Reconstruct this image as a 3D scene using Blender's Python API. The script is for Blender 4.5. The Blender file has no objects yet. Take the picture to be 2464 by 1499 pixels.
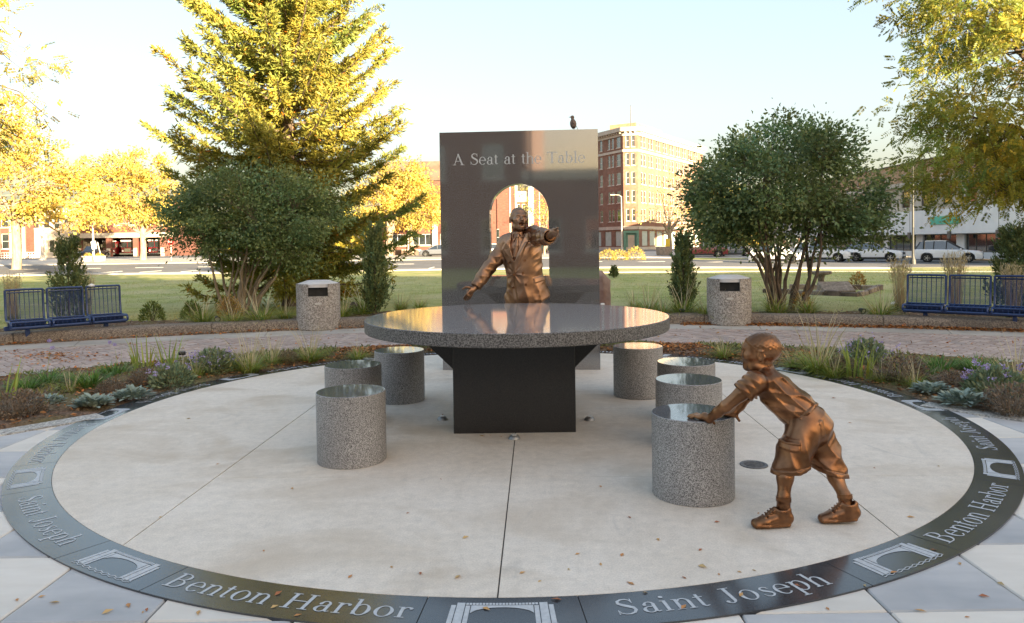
import bpy, math, random
import numpy as np
from mathutils import Vector, Matrix

SC = bpy.context.scene
COL = SC.collection
R = math.radians
PI = math.pi

# ------------------------------------------------------------------ camera, sky, sun, exposure
CAM_H = 1.45
FPX = 1770.0            # focal length in pixels of a 2464 px wide frame
ROLL = 0.78             # degrees
PITCH = 1.2             # degrees down
cam_d = bpy.data.cameras.new('camera')
cam = bpy.data.objects.new('camera', cam_d)
COL.objects.link(cam)
cam_d.sensor_width = 36.0
cam_d.lens = FPX / 2464.0 * 36.0
cam_d.clip_start = 0.05
cam_d.clip_end = 2000.0
HORIZON = 587.0
cam_d.shift_y = -((749.5 - HORIZON) - FPX * math.tan(R(PITCH))) / 2464.0
cam.matrix_world = (Matrix.Translation((0, 0, CAM_H)) @ Matrix.Rotation(R(90 - PITCH), 4, 'X')
                    @ Matrix.Rotation(R(-ROLL), 4, 'Z'))
SC.camera = cam

SUN_AZ = (0.60, -0.80)      # horizontal direction towards the sun
SUN_EL = 8.2
world = bpy.data.worlds.new('World')
SC.world = world
world.use_nodes = True
wn = world.node_tree.nodes
wl = world.node_tree.links
bg = wn['Background']
sky = wn.new('ShaderNodeTexSky')
sky.sky_type = 'NISHITA'
sky.sun_disc = False
sky.sun_elevation = R(SUN_EL)
sky.sun_rotation = math.atan2(SUN_AZ[0], SUN_AZ[1])
sky.air_density = 1.0
sky.dust_density = 6.0          # hazy autumn evening: broad bright glow on the sun's side
sky.ozone_density = 1.0
hs = wn.new('ShaderNodeHueSaturation')
hs.inputs['Saturation'].default_value = 1.5
gm = wn.new('ShaderNodeGamma')
gm.inputs['Gamma'].default_value = 0.5
wl.new(sky.outputs[0], gm.inputs['Color'])
wl.new(gm.outputs[0], hs.inputs['Color'])
tn = wn.new('ShaderNodeMix')
tn.data_type = 'RGBA'
tn.blend_type = 'MULTIPLY'
tn.inputs['Factor'].default_value = 1.0
tn.inputs['B'].default_value = (1.02, 0.978, 0.985, 1.0)      # white balance of the air light
wl.new(hs.outputs[0], tn.inputs['A'])
wl.new(tn.outputs['Result'], bg.inputs['Color'])
bg.inputs['Strength'].default_value = 0.15

sun_d = bpy.data.lights.new('sun', 'SUN')
sun = bpy.data.objects.new('sun', sun_d)
COL.objects.link(sun)
sun_d.energy = 4.8
sun_d.angle = R(0.53)
sun_d.color = (1.0, 0.80, 0.52)
_sd = Vector((SUN_AZ[0] * math.cos(R(SUN_EL)), SUN_AZ[1] * math.cos(R(SUN_EL)), math.sin(R(SUN_EL))))
sun.rotation_euler = _sd.to_track_quat('Z', 'Y').to_euler()

SC.view_settings.view_transform = 'Standard'
SC.view_settings.look = 'None'
SC.view_settings.gamma = 1.0
SC.view_settings.exposure = 2.58
SC.cycles.use_denoising = True
SC.cycles.max_bounces = 6
SC.cycles.diffuse_bounces = 3
SC.cycles.glossy_bounces = 3
SC.cycles.transmission_bounces = 4
SC.cycles.transparent_max_bounces = 8
SC.cycles.caustics_reflective = False
SC.cycles.caustics_refractive = False

# ------------------------------------------------------------------ helpers
def pix(px, py, Z):
    """a point of the survey (2464-wide frame reading) at distance Z in front of the tripod"""
    dx, dy = px - 1232.0, py - HORIZON
    c, s = math.cos(R(ROLL)), math.sin(R(ROLL))
    # undo the roll about the horizon centre
    x = c * dx - s * dy
    y = s * dx + c * dy
    return Vector((x / FPX * Z, Z, CAM_H - y / FPX * Z))

def pixg(px, py, z=0.0):
    a = pix(px, py, 1.0)
    t = (z - CAM_H) / (a.z - CAM_H)
    return Vector((a.x * t, t, z))

def new_mesh(name, verts, faces, mat=None, smooth=False):
    me = bpy.data.meshes.new(name)
    verts = np.asarray(verts, dtype=np.float32).reshape(-1, 3)
    if isinstance(faces, np.ndarray):
        k = faces.shape[1]
        n = faces.shape[0]
        me.vertices.add(len(verts))
        me.vertices.foreach_set('co', verts.ravel())
        me.loops.add(n * k)
        me.loops.foreach_set('vertex_index', faces.astype(np.int32).ravel())
        me.polygons.add(n)
        me.polygons.foreach_set('loop_start', np.arange(0, n * k, k, dtype=np.int32))
        me.polygons.foreach_set('loop_total', np.full(n, k, dtype=np.int32))
        me.update(calc_edges=True)
    else:
        me.from_pydata([tuple(map(float, v)) for v in verts], [], [tuple(f) for f in faces])
        me.update()
    if mat is not None:
        for m in (mat if isinstance(mat, (list, tuple)) else [mat]):
            me.materials.append(m)
    if smooth:
        me.polygons.foreach_set('use_smooth', np.ones(len(me.polygons), dtype=bool))
    return me

def link(name, me, parent=None, loc=None, rotz=None):
    o = bpy.data.objects.new(name, me)
    COL.objects.link(o)
    if parent is not None:
        o.parent = parent
    if loc is not None:
        o.location = loc
    if rotz is not None:
        o.rotation_euler = (0, 0, rotz)
    return o

def tag(o, label, cat, group=None):
    o['label'] = label
    o['category'] = cat
    if group:
        o['group'] = group
    return o

def thing(name, label, cat, loc=(0, 0, 0), rotz=0.0, group=None):
    o = link(name, None, None, loc, rotz)
    o.empty_display_size = 0.1
    return tag(o, label, cat, group)

def struct(o, kind='structure'):
    o['kind'] = kind
    return o

def copy_tree(o, parent=None, loc=None, rotz=None, scale=None, label=None):
    c = o.copy()
    COL.objects.link(c)
    if parent is not None:
        c.parent = parent
    if loc is not None:
        c.location = loc
    if rotz is not None:
        c.rotation_euler = (0, 0, rotz)
    if scale is not None:
        c.scale = scale if hasattr(scale, '__len__') else (scale,) * 3
    if label is not None:
        c['label'] = label
    for ch in o.children:
        copy_tree(ch, c)
    return c

class MB:
    """collects shapes into one mesh"""
    def __init__(self):
        self.v, self.f, self.m = [], [], []

    def add(self, vs, fs, mi=0, M=None):
        b = len(self.v)
        if M is not None:
            vs = [M @ Vector(v) for v in vs]
        self.v.extend([tuple(v) for v in vs])
        self.f.extend([tuple(b + i for i in f) for f in fs])
        self.m.extend([mi] * len(fs))
        return self

    def box(self, x0, x1, y0, y1, z0, z1, mi=0, M=None):
        vs = [(x0, y0, z0), (x1, y0, z0), (x1, y1, z0), (x0, y1, z0),
              (x0, y0, z1), (x1, y0, z1), (x1, y1, z1), (x0, y1, z1)]
        fs = [(0, 3, 2, 1), (4, 5, 6, 7), (0, 1, 5, 4), (1, 2, 6, 5), (2, 3, 7, 6), (3, 0, 4, 7)]
        return self.add(vs, fs, mi, M)

    def bbox(self, x0, x1, y0, y1, z0, z1, b=0.01, mi=0, M=None):
        """box with chamfered edges"""
        b = min(b, (x1 - x0) * .45, (y1 - y0) * .45, (z1 - z0) * .45)
        vs, idx = [], {}
        def V(p):
            k = tuple(round(c, 6) for c in p)
            if k not in idx:
                idx[k] = len(vs)
                vs.append(p)
            return idx[k]
        fs = []
        X, Y, Z = (x0, x1), (y0, y1), (z0, z1)
        sg = (1, -1)
        def c(i, j, k, ax):
            p = [X[i] + sg[i] * b, Y[j] + sg[j] * b, Z[k] + sg[k] * b]
            p[ax] = (X, Y, Z)[ax][(i, j, k)[ax]]
            return V(tuple(p))
        for ax in range(3):
            for s in (0, 1):
                q = []
                for (a, d) in ((0, 0), (1, 0), (1, 1), (0, 1)):
                    ijk = [0, 0, 0]
                    ijk[ax] = s
                    ijk[(ax + 1) % 3] = a
                    ijk[(ax + 2) % 3] = d
                    q.append(c(*ijk, ax))
                fs.append(tuple(q) if s == 1 else tuple(reversed(q)))
        for ax in range(3):      # edges along ax
            a1, a2 = (ax + 1) % 3, (ax + 2) % 3
            for s1 in (0, 1):
                for s2 in (0, 1):
                    e0, e1 = [0, 0, 0], [0, 0, 0]
                    e0[a1] = e1[a1] = s1
                    e0[a2] = e1[a2] = s2
                    e1[ax] = 1
                    q = (c(*e0, a1), c(*e1, a1), c(*e1, a2), c(*e0, a2))
                    fs.append(q if (s1 + s2) % 2 else tuple(reversed(q)))
        for i in (0, 1):
            for j in (0, 1):
                for k in (0, 1):
                    q = (c(i, j, k, 0), c(i, j, k, 1), c(i, j, k, 2))
                    fs.append(q if (i + j + k) % 2 else tuple(reversed(q)))
        return self.add(vs, fs, mi, M)

    def lathe(self, prof, n=32, mi=0, M=None, cap0=True, cap1=True, a0=0.0):
        """prof: (r, z) from bottom to top"""
        vs, fs = [], []
        for (r, z) in prof:
            for i in range(n):
                a = a0 + 2 * PI * i / n
                vs.append((r * math.cos(a), r * math.sin(a), z))
        for j in range(len(prof) - 1):
            for i in range(n):
                i2 = (i + 1) % n
                fs.append((j * n + i, j * n + i2, (j + 1) * n + i2, (j + 1) * n + i))
        if cap0 and prof[0][0] > 1e-5:
            fs.append(tuple(reversed(range(n))))
        if cap1 and prof[-1][0] > 1e-5:
            fs.append(tuple(range((len(prof) - 1) * n, len(prof) * n)))
        return self.add(vs, fs, mi, M)

    def tube(self, pts, rad, n=8, mi=0, M=None, cap=True):
        pts = [Vector(p) for p in pts]
        if not hasattr(rad, '__len__'):
            rad = [rad] * len(pts)
        vs, fs = [], []
        up = None
        for k, p in enumerate(pts):
            t = (pts[min(k + 1, len(pts) - 1)] - pts[max(k - 1, 0)])
            if t.length < 1e-9:
                t = Vector((0, 0, 1))
            t.normalize()
            if up is None:
                up = Vector((1, 0, 0)) if abs(t.x) < .8 else Vector((0, 1, 0))
            a = (up - t * up.dot(t)).normalized()
            b = t.cross(a)
            up = a
            for i in range(n):
                th = 2 * PI * i / n
                vs.append(p + (a * math.cos(th) + b * math.sin(th)) * rad[k])
        for k in range(len(pts) - 1):
            for i in range(n):
                i2 = (i + 1) % n
                fs.append((k * n + i, k * n + i2, (k + 1) * n + i2, (k + 1) * n + i))
        if cap:
            fs.append(tuple(reversed(range(n))))
            fs.append(tuple(range((len(pts) - 1) * n, len(pts) * n)))
        return self.add(vs, fs, mi, M)

    def prism(self, poly, z0, z1, mi=0, M=None, mtop=None):
        n = len(poly)
        vs = [(x, y, z0) for x, y in poly] + [(x, y, z1) for x, y in poly]
        fs = [(i, (i + 1) % n, n + (i + 1) % n, n + i) for i in range(n)]
        self.add(vs, fs, mi, M)
        self.add(vs, [tuple(reversed(range(n)))], mi, M)
        self.add(vs, [tuple(range(n, 2 * n))], mi if mtop is None else mtop, M)
        return self

    def quad(self, a, b, c, d, mi=0, M=None):
        return self.add([a, b, c, d], [(0, 1, 2, 3)], mi, M)

    def mesh(self, name, mat, smooth=False, angle=None):
        me = new_mesh(name, self.v, self.f, mat)
        if isinstance(mat, (list, tuple)) and len(mat) > 1:
            me.polygons.foreach_set('material_index', np.array(self.m, dtype=np.int32))
        if smooth:
            me.polygons.foreach_set('use_smooth', np.ones(len(me.polygons), dtype=bool))
            if angle is not None:
                me.set_sharp_from_angle(angle=R(angle))
        return me

    def build(self, name, mat, parent=None, smooth=False, angle=None, loc=None, rotz=None):
        return link(name, self.mesh(name, mat, smooth, angle), parent, loc, rotz)

# ------------------------------------------------------------------ materials
MATS = {}
def col4(c):
    return (c[0], c[1], c[2], 1.0)

def mat(name, c1, c2=None, scale=8.0, rough=0.6, metal=0.0, bump=0.0, bscale=None, c3=None, scale3=1.0,
        amt3=0.5, spec=0.5, detail=4.0, coat=0.0, translucent=0.0, tint=False, stops=(0.35, 0.65), vor=False,
        aniso=None, ior=None, rough2=None, sheen=0.0):
    """procedural surface: two-tone noise in object space, an optional broad blotch colour, fine relief"""
    if name in MATS:
        return MATS[name]
    m = bpy.data.materials.new(name)
    MATS[name] = m
    m.use_nodes = True
    nt = m.node_tree
    N, L = nt.nodes, nt.links
    b = N['Principled BSDF']
    b.inputs['Roughness'].default_value = rough
    b.inputs['Metallic'].default_value = metal
    b.inputs['Specular IOR Level'].default_value = spec
    if ior:
        b.inputs['IOR'].default_value = ior
    if coat:
        b.inputs['Coat Weight'].default_value = coat
        b.inputs['Coat Roughness'].default_value = 0.05
    tc = N.new('ShaderNodeTexCoord')
    vec = tc.outputs['Object']
    if aniso:
        mp = N.new('ShaderNodeMapping')
        mp.inputs['Scale'].default_value = aniso
        L.new(vec, mp.inputs['Vector'])
        vec = mp.outputs[0]
    colour = None
    if c2 is None:
        rgb = N.new('ShaderNodeRGB')
        rgb.outputs[0].default_value = col4(c1)
        colour = rgb.outputs[0]
    else:
        if vor:
            tx = N.new('ShaderNodeTexVoronoi')
            tx.inputs['Scale'].default_value = scale
            fac = tx.outputs['Color']
            sep = N.new('ShaderNodeSeparateColor')
            L.new(vec, tx.inputs['Vector'])
            L.new(fac, sep.inputs[0])
            fac = sep.outputs[0]
        else:
            tx = N.new('ShaderNodeTexNoise')
            tx.inputs['Scale'].default_value = scale
            tx.inputs['Detail'].default_value = detail
            L.new(vec, tx.inputs['Vector'])
            fac = tx.outputs['Fac']
        rp = N.new('ShaderNodeValToRGB')
        rp.color_ramp.elements[0].position = stops[0]
        rp.color_ramp.elements[1].position = stops[1]
        rp.color_ramp.elements[0].color = col4(c1)
        rp.color_ramp.elements[1].color = col4(c2)
        L.new(fac, rp.inputs['Fac'])
        colour = rp.outputs['Color']
        if rough2 is not None:
            mr = N.new('ShaderNodeMapRange')
            mr.inputs['To Min'].default_value = rough
            mr.inputs['To Max'].default_value = rough2
            L.new(fac, mr.inputs['Value'])
            L.new(mr.outputs[0], b.inputs['Roughness'])
    if c3 is not None:
        t3 = N.new('ShaderNodeTexNoise')
        t3.inputs['Scale'].default_value = scale3
        t3.inputs['Detail'].default_value = 5.0
        L.new(tc.outputs['Object'], t3.inputs['Vector'])
        r3 = N.new('ShaderNodeValToRGB')
        r3.color_ramp.elements[0].position = 0.42
        r3.color_ramp.elements[1].position = 0.68
        r3.color_ramp.elements[0].color = (0, 0, 0, 1)
        r3.color_ramp.elements[1].color = (amt3, amt3, amt3, 1)
        L.new(t3.outputs['Fac'], r3.inputs['Fac'])
        mx = N.new('ShaderNodeMix')
        mx.data_type = 'RGBA'
        L.new(r3.outputs['Color'], mx.inputs['Factor'])
        L.new(colour, mx.inputs['A'])
        mx.inputs['B'].default_value = col4(c3)
        colour = mx.outputs['Result']
    if tint:      # per-leaf / per-piece variation stored with the mesh
        at = N.new('ShaderNodeAttribute')
        at.attribute_name = 'tint'
        mx = N.new('ShaderNodeMix')
        mx.data_type = 'RGBA'
        mx.blend_type = 'MULTIPLY'
        mx.inputs['Factor'].default_value = 1.0
        L.new(colour, mx.inputs['A'])
        L.new(at.outputs['Color'], mx.inputs['B'])
        colour = mx.outputs['Result']
    L.new(colour, b.inputs['Base Color'])
    if bump:
        nb = N.new('ShaderNodeTexNoise')
        nb.inputs['Scale'].default_value = bscale or scale * 2
        nb.inputs['Detail'].default_value = 5.0
        L.new(vec, nb.inputs['Vector'])
        bp = N.new('ShaderNodeBump')
        bp.inputs['Strength'].default_value = min(1.0, bump * 2)
        bp.inputs['Distance'].default_value = 0.02 * bump
        L.new(nb.outputs['Fac'], bp.inputs['Height'])
        L.new(bp.outputs[0], b.inputs['Normal'])
    if translucent:
        tr = N.new('ShaderNodeBsdfTranslucent')
        L.new(colour, tr.inputs['Color'])
        ms = N.new('ShaderNodeMixShader')
        ms.inputs[0].default_value = translucent
        out = N['Material Output']
        L.new(b.outputs[0], ms.inputs[1])
        L.new(tr.outputs[0], ms.inputs[2])
        L.new(ms.outputs[0], out.inputs['Surface'])
    return m

def set_tint(me, cols):
    """cols: (nfaces, 3) colour factor for each face"""
    ca = me.color_attributes.new('tint', 'FLOAT_COLOR', 'CORNER')
    tot = np.empty(len(me.polygons), dtype=np.int32)
    me.polygons.foreach_get('loop_total', tot)
    c = np.repeat(np.concatenate([cols, np.ones((len(cols), 1))], axis=1), tot, axis=0).astype(np.float32)
    ca.data.foreach_set('color', c.ravel())

def terrain(x, y):
    """height of the park lawn and the streets around it"""
    if y < 13.2:
        return 0.08
    if y < 50:
        z = 0.08 - 0.40 * (y - 13.2) / 36.8
    elif y < 110:
        z = -0.32 + 0.42 * (y - 50) / 60.0
    else:
        z = 0.10
    # the ground falls a little towards the shops
    e = max(0.0, min(1.0, (x - 4) / 26.0)) * max(0.0, min(1.0, (y - 22) / 25.0)) * max(0.0, min(1.0, (105 - y) / 30.0))
    return z - 0.34 * e * e * (3 - 2 * e)
# ------------------------------------------------------------------ ground and plaza
CX, CY = -0.012, 6.375          # centre of the round plaza
R_IN, R_OUT = 3.405, 3.66  # granite ring
PC = (0.0, 1.15)            # centre of the inner edge of the curved brick walk
R_ED0, R_ED1 = 9.22, 9.40   # pale edging
PK = (0.0, -3.9)            # centre of the kerb's flatter curve
R_BR = 16.30                # outer edge of bricks
R_ST = 17.00                # outer edge of concrete strip
R_KB = 17.38                # back of kerb

M_lawn = mat('lawn', (0.26, 0.30, 0.07), (0.44, 0.42, 0.15), scale=1.6, rough=0.9, bump=0.8, bscale=60,
             c3=(0.50, 0.43, 0.23), scale3=0.33, amt3=0.75, spec=0.2, detail=8)
def concrete_material():
    """broom-finished pale concrete: broad tone, mottling, fine grit, brown stains and grey scuffs"""
    m = bpy.data.materials.new('plaza_concrete')
    m.use_nodes = True
    N, L = m.node_tree.nodes, m.node_tree.links
    b = N['Principled BSDF']
    b.inputs['Roughness'].default_value = .72
    b.inputs['Specular IOR Level'].default_value = .35
    tc = N.new('ShaderNodeTexCoord')
    def noise(scale, detail=6, rough=.6, sc=None, dist=0.0):
        t = N.new('ShaderNodeTexNoise')
        t.inputs['Scale'].default_value = scale
        t.inputs['Detail'].default_value = detail
        t.inputs['Roughness'].default_value = rough
        t.inputs['Distortion'].default_value = dist
        if sc:
            mp = N.new('ShaderNodeMapping')
            mp.inputs['Scale'].default_value = sc
            L.new(tc.outputs['Object'], mp.inputs['Vector'])
            L.new(mp.outputs[0], t.inputs['Vector'])
        else:
            L.new(tc.outputs['Object'], t.inputs['Vector'])
        return t.outputs['Fac']
    def ramp(f, p0, p1, c0, c1):
        r = N.new('ShaderNodeValToRGB')
        r.color_ramp.elements[0].position, r.color_ramp.elements[1].position = p0, p1
        r.color_ramp.elements[0].color, r.color_ramp.elements[1].color = col4(c0), col4(c1)
        L.new(f, r.inputs['Fac'])
        return r.outputs['Color']
    def mix(a, b_, fac, mode='MIX'):
        x = N.new('ShaderNodeMix')
        x.data_type = 'RGBA'
        x.blend_type = mode
        if isinstance(fac, float):
            x.inputs['Factor'].default_value = fac
        else:
            L.new(fac, x.inputs['Factor'])
        L.new(a, x.inputs['A'])
        if isinstance(b_, tuple):
            x.inputs['B'].default_value = col4(b_)
        else:
            L.new(b_, x.inputs['B'])
        return x.outputs['Result']
    c = ramp(noise(.9, 8, .65), .32, .7, (.68, .595, .49), (.80, .72, .62))
    c = mix(c, ramp(noise(14, 8, .75), .3, .7, (.86, .86, .86), (1.08, 1.08, 1.08)), 1.0, 'MULTIPLY')
    c = mix(c, ramp(noise(120, 3, .7), .32, .68, (.86, .85, .84), (1.10, 1.10, 1.10)), 1.0, 'MULTIPLY')
    c = mix(c, (.52, .42, .31), ramp(noise(.75, 6, .6, (1, 1.6, 1), .6), .50, .68, (0, 0, 0), (.8, .8, .8)))
    c = mix(c, (.34, .32, .295), ramp(noise(2.6, 9, .75, (1, .5, 1), 1.2), .57, .74, (0, 0, 0), (.45, .45, .45)))
    c = mix(c, (.30, .28, .25), ramp(noise(9, 10, .85), .70, .80, (0, 0, 0), (.5, .5, .5)))
    L.new(c, b.inputs['Base Color'])
    bp = N.new('ShaderNodeBump')
    bp.inputs['Strength'].default_value = .5
    bp.inputs['Distance'].default_value = .004
    L.new(noise(150, 6, .7), bp.inputs['Height'])
    L.new(bp.outputs[0], b.inputs['Normal'])
    return m
M_conc = concrete_material()
M_conc2 = mat('strip_concrete', (0.42, 0.385, 0.335), (0.54, 0.495, 0.435), scale=2.5, rough=0.85, bump=0.3, bscale=90,
              c3=(0.25, 0.22, 0.19), scale3=1.1, amt3=0.6, detail=8)
M_tile_w = mat('tile_white', (0.74, 0.675, 0.59), (0.81, 0.75, 0.665), scale=2.2, rough=0.8, bump=0.25, bscale=160, detail=8,
               c3=(0.5, 0.48, 0.43), scale3=1.4, amt3=0.4, aniso=(1, 5, 1))
M_tile_g = mat('tile_grey', (0.51, 0.50, 0.49), (0.59, 0.575, 0.56), scale=2.2, rough=0.75, bump=0.25, bscale=160, detail=8,
               c3=(0.26, 0.28, 0.30), scale3=1.4, amt3=0.5, aniso=(1, 5, 1))
M_joint = mat('joint', (0.05, 0.045, 0.04), (0.1, 0.085, 0.07), scale=30, rough=0.9)
M_gran_ring = mat('ring_granite', (0.022, 0.024, 0.028), (0.075, 0.08, 0.088), scale=420, rough=0.10, spec=0.75, detail=2,
                  c3=(0.10, 0.10, 0.095), scale3=3.0, amt3=0.35, rough2=0.2, stops=(0.3, 0.75))
M_letter = mat('engraved_letter', (0.44, 0.455, 0.465), (0.54, 0.555, 0.565), scale=60, rough=0.55)
M_agg = mat('pale_aggregate', (0.30, 0.28, 0.25), (0.66, 0.63, 0.57), scale=70, rough=0.9, bump=0.9, bscale=70, vor=True, stops=(0.1, 0.9))
M_aggd = mat('kerb_aggregate', (0.12, 0.095, 0.075), (0.36, 0.29, 0.22), scale=75, rough=0.9, bump=0.9, bscale=70, vor=True, stops=(0.1, 0.9),
             c3=(0.13, 0.11, 0.09), scale3=1.5, amt3=0.4)
M_mulch = mat('mulch', (0.10, 0.065, 0.045), (0.26, 0.17, 0.115), scale=38, rough=0.95, bump=1.0, bscale=55, detail=6,
              c3=(0.16, 0.15, 0.06), scale3=1.6, amt3=0.75, spec=0.15)

# one sheet of ground out to the horizon, polar about the walk's centre
def build_ground():
    rr = [0.0, 4, 8, 12, 17.06, 17.08, 17.3, 17.7, 18.2, 19, 20, 21.3, 22.7, 24.5, 26.5, 28.5, 31, 34, 38, 42, 47, 52, 58, 65, 75, 90, 110, 140,
          200, 320, 600, 1500]
    n = 160
    vs, fs = [], []
    for i, r in enumerate(rr):
        for j in range(n):
            a = 2 * PI * j / n
            x, y = PK[0] + r * math.cos(a), PK[1] + r * math.sin(a)
            if r < 17.07:
                z = -0.06
            else:
                z = terrain(x, y) if y > 0 else 0.06
                if r > 18.5:
                    z += 0.018 * math.sin(x * .9 + y * .35) * math.sin(y * .7 - x * .2)
            vs.append((x, y, z))
    for i in range(len(rr) - 1):
        for j in range(n):
            k = (j + 1) % n
            fs.append((i * n + j, i * n + n + j, i * n + n + k, i * n + k))
    me = new_mesh('ground', vs, fs, M_lawn, smooth=True)
    struct(link('ground', me))
build_ground()

def arc_sheet(c, r0, r1, a0, a1, z0, z1, n=64, prof=None):
    """solid arc band; prof: (r, z) list of its section, inner to outer across the top"""
    mb = MB()
    if prof is None:
        prof = [(r0, z0), (r0, z1), (r1, z1), (r1, z0)]
    vs, fs = [], []
    k = len(prof)
    for i in range(n + 1):
        a = a0 + (a1 - a0) * i / n
        for (r, z) in prof:
            vs.append((c[0] + r * math.cos(a), c[1] + r * math.sin(a), z))
    for i in range(n):
        for j in range(k):
            j2 = (j + 1) % k
            fs.append((i * k + j, i * k + j2, i * k + k + j2, i * k + k + j))
    fs.append(tuple(range(k)))
    fs.append(tuple(reversed(range(n * k, n * k + k))))
    mb.add(vs, fs)
    return mb

def clip_poly(poly, a, b, c):
    """keep a*x + b*y <= c"""
    out = []
    for i in range(len(poly)):
        p, q = poly[i], poly[(i + 1) % len(poly)]
        dp, dq = a * p[0] + b * p[1] - c, a * q[0] + b * q[1] - c
        if dp <= 0:
            out.append(p)
        if (dp < 0 < dq) or (dq < 0 < dp):
            t = dp / (dp - dq)
            out.append((p[0] + t * (q[0] - p[0]), p[1] + t * (q[1] - p[1])))
    return out

# paved court: base sheet and the checkerboard of square slabs round the ring
base = MB()
base.prism([(PC[0] + 9.4 * math.cos(2 * PI * i / 96), PC[1] + 9.4 * math.sin(2 * PI * i / 96)) for i in range(96)], -0.055, -0.02)
court = struct(base.build('paved_court', M_joint))
TX, TY = 0.58, 0.615
rng = random.Random(4)
tile_me = {}
for kind, m in (('w', M_tile_w), ('g', M_tile_g)):
    tile_me[kind] = MB().bbox(-TX / 2 + .004, TX / 2 - .004, -TY / 2 + .004, TY / 2 - .004, -0.05, 0.0, b=0.006).mesh('tile', m)
for i in range(-12, 13):
    for j in range(-8, 9):
        x, y = i * TX, 3.45 - TY / 2 + j * TY
        if y < 0.3 or abs(x) > 6.6 or y > 6.6:
            continue
        d = math.hypot(x - CX, y - CY)
        if d + 0.42 < R_OUT:
            continue
        if abs(x) > 3.6 and y > 6.45 - (abs(x) - 3.62) * 1.167 + 0.5:
            continue
        kind = 'w' if (i + j) % 2 == 0 else 'g'
        o = link('tile', tile_me[kind], court, (x, y, rng.uniform(-.001, .001)))

# plaza disc cut by straight joints
disc = struct(link('plaza_floor', None))
circ = [(CX + (R_IN - .003) * math.cos(2 * PI * i / 240), CY + (R_IN - .003) * math.sin(2 * PI * i / 240)) for i in range(240)]
xs = [-9, -1.82, 0.035, 1.95, 9]
ys = [-9, 4.53, 6.4, 8.3, 19]
for i in range(4):
    for j in range(4):
        gx, gy = 0.0035, 0.0012
        p = clip_poly(circ, -1, 0, -(xs[i] + gx))
        p = clip_poly(p, 1, 0, xs[i + 1] - gx) if p else p
        p = clip_poly(p, 0, -1, -(ys[j] + gy)) if p else p
        p = clip_poly(p, 0, 1, ys[j + 1] - gy) if p else p
        if len(p) > 2:
            MB().prism(p, -0.03, 0.008).build('concrete_slab', M_conc, disc)
MB().prism([(CX + (R_OUT - .02) * math.cos(2 * PI * i / 96), CY + (R_OUT - .02) * math.sin(2 * PI * i / 96)) for i in range(96)],
           -0.04, 0.003).build('joint_bed', M_joint, disc)

_a = R(-1.9)
disc.rotation_euler = (0, 0, _a)
disc.location = (CX - (CX * math.cos(_a) - CY * math.sin(_a)), CY - (CX * math.sin(_a) + CY * math.cos(_a)), 0)

# ------------------------------------------------------------------ serif lettering
class Glyphs:
    """roman capitals and lower case drawn as strokes, cap height 0.66"""
    def __init__(self):
        self.q = []
        self.adv = 0

    def st(self, *pts):           # polyline stroke: (x, y, width)
        n = len(pts)
        L, Rr = [], []
        for k in range(n):
            x, y, w = pts[k]
            x0, y0, _ = pts[max(k - 1, 0)]
            x1, y1, _ = pts[min(k + 1, n - 1)]
            dx, dy = x1 - x0, y1 - y0
            l = math.hypot(dx, dy) or 1
            nx, ny = -dy / l, dx / l
            L.append((x + nx * w / 2, y + ny * w / 2))
            Rr.append((x - nx * w / 2, y - ny * w / 2))
        self.q.append((L, Rr))

    def arc(self, cx, cy, rx, ry, a0, a1, t0=.03, t1=.085, n=18):
        L, Rr = [], []
        for k in range(n + 1):
            a = R(a0 + (a1 - a0) * k / n)
            t = t0 + (t1 - t0) * abs(math.cos(a)) ** 1.4
            L.append((cx + (rx - t / 2) * math.cos(a), cy + (ry - t0 / 2) * math.sin(a)))
            Rr.append((cx + (rx + t / 2) * math.cos(a), cy + (ry + t0 / 2) * math.sin(a)))
        self.q.append((L, Rr))

    def stem(self, x, y0, y1, w=.09):
        self.st((x, y0, w), (x, y1, w))

    def ser(self, x0, x1, y, up=True, w=.026):
        self.st((x0, y + (w / 2 if up else -w / 2), w), (x1, y + (w / 2 if up else -w / 2), w))

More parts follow.
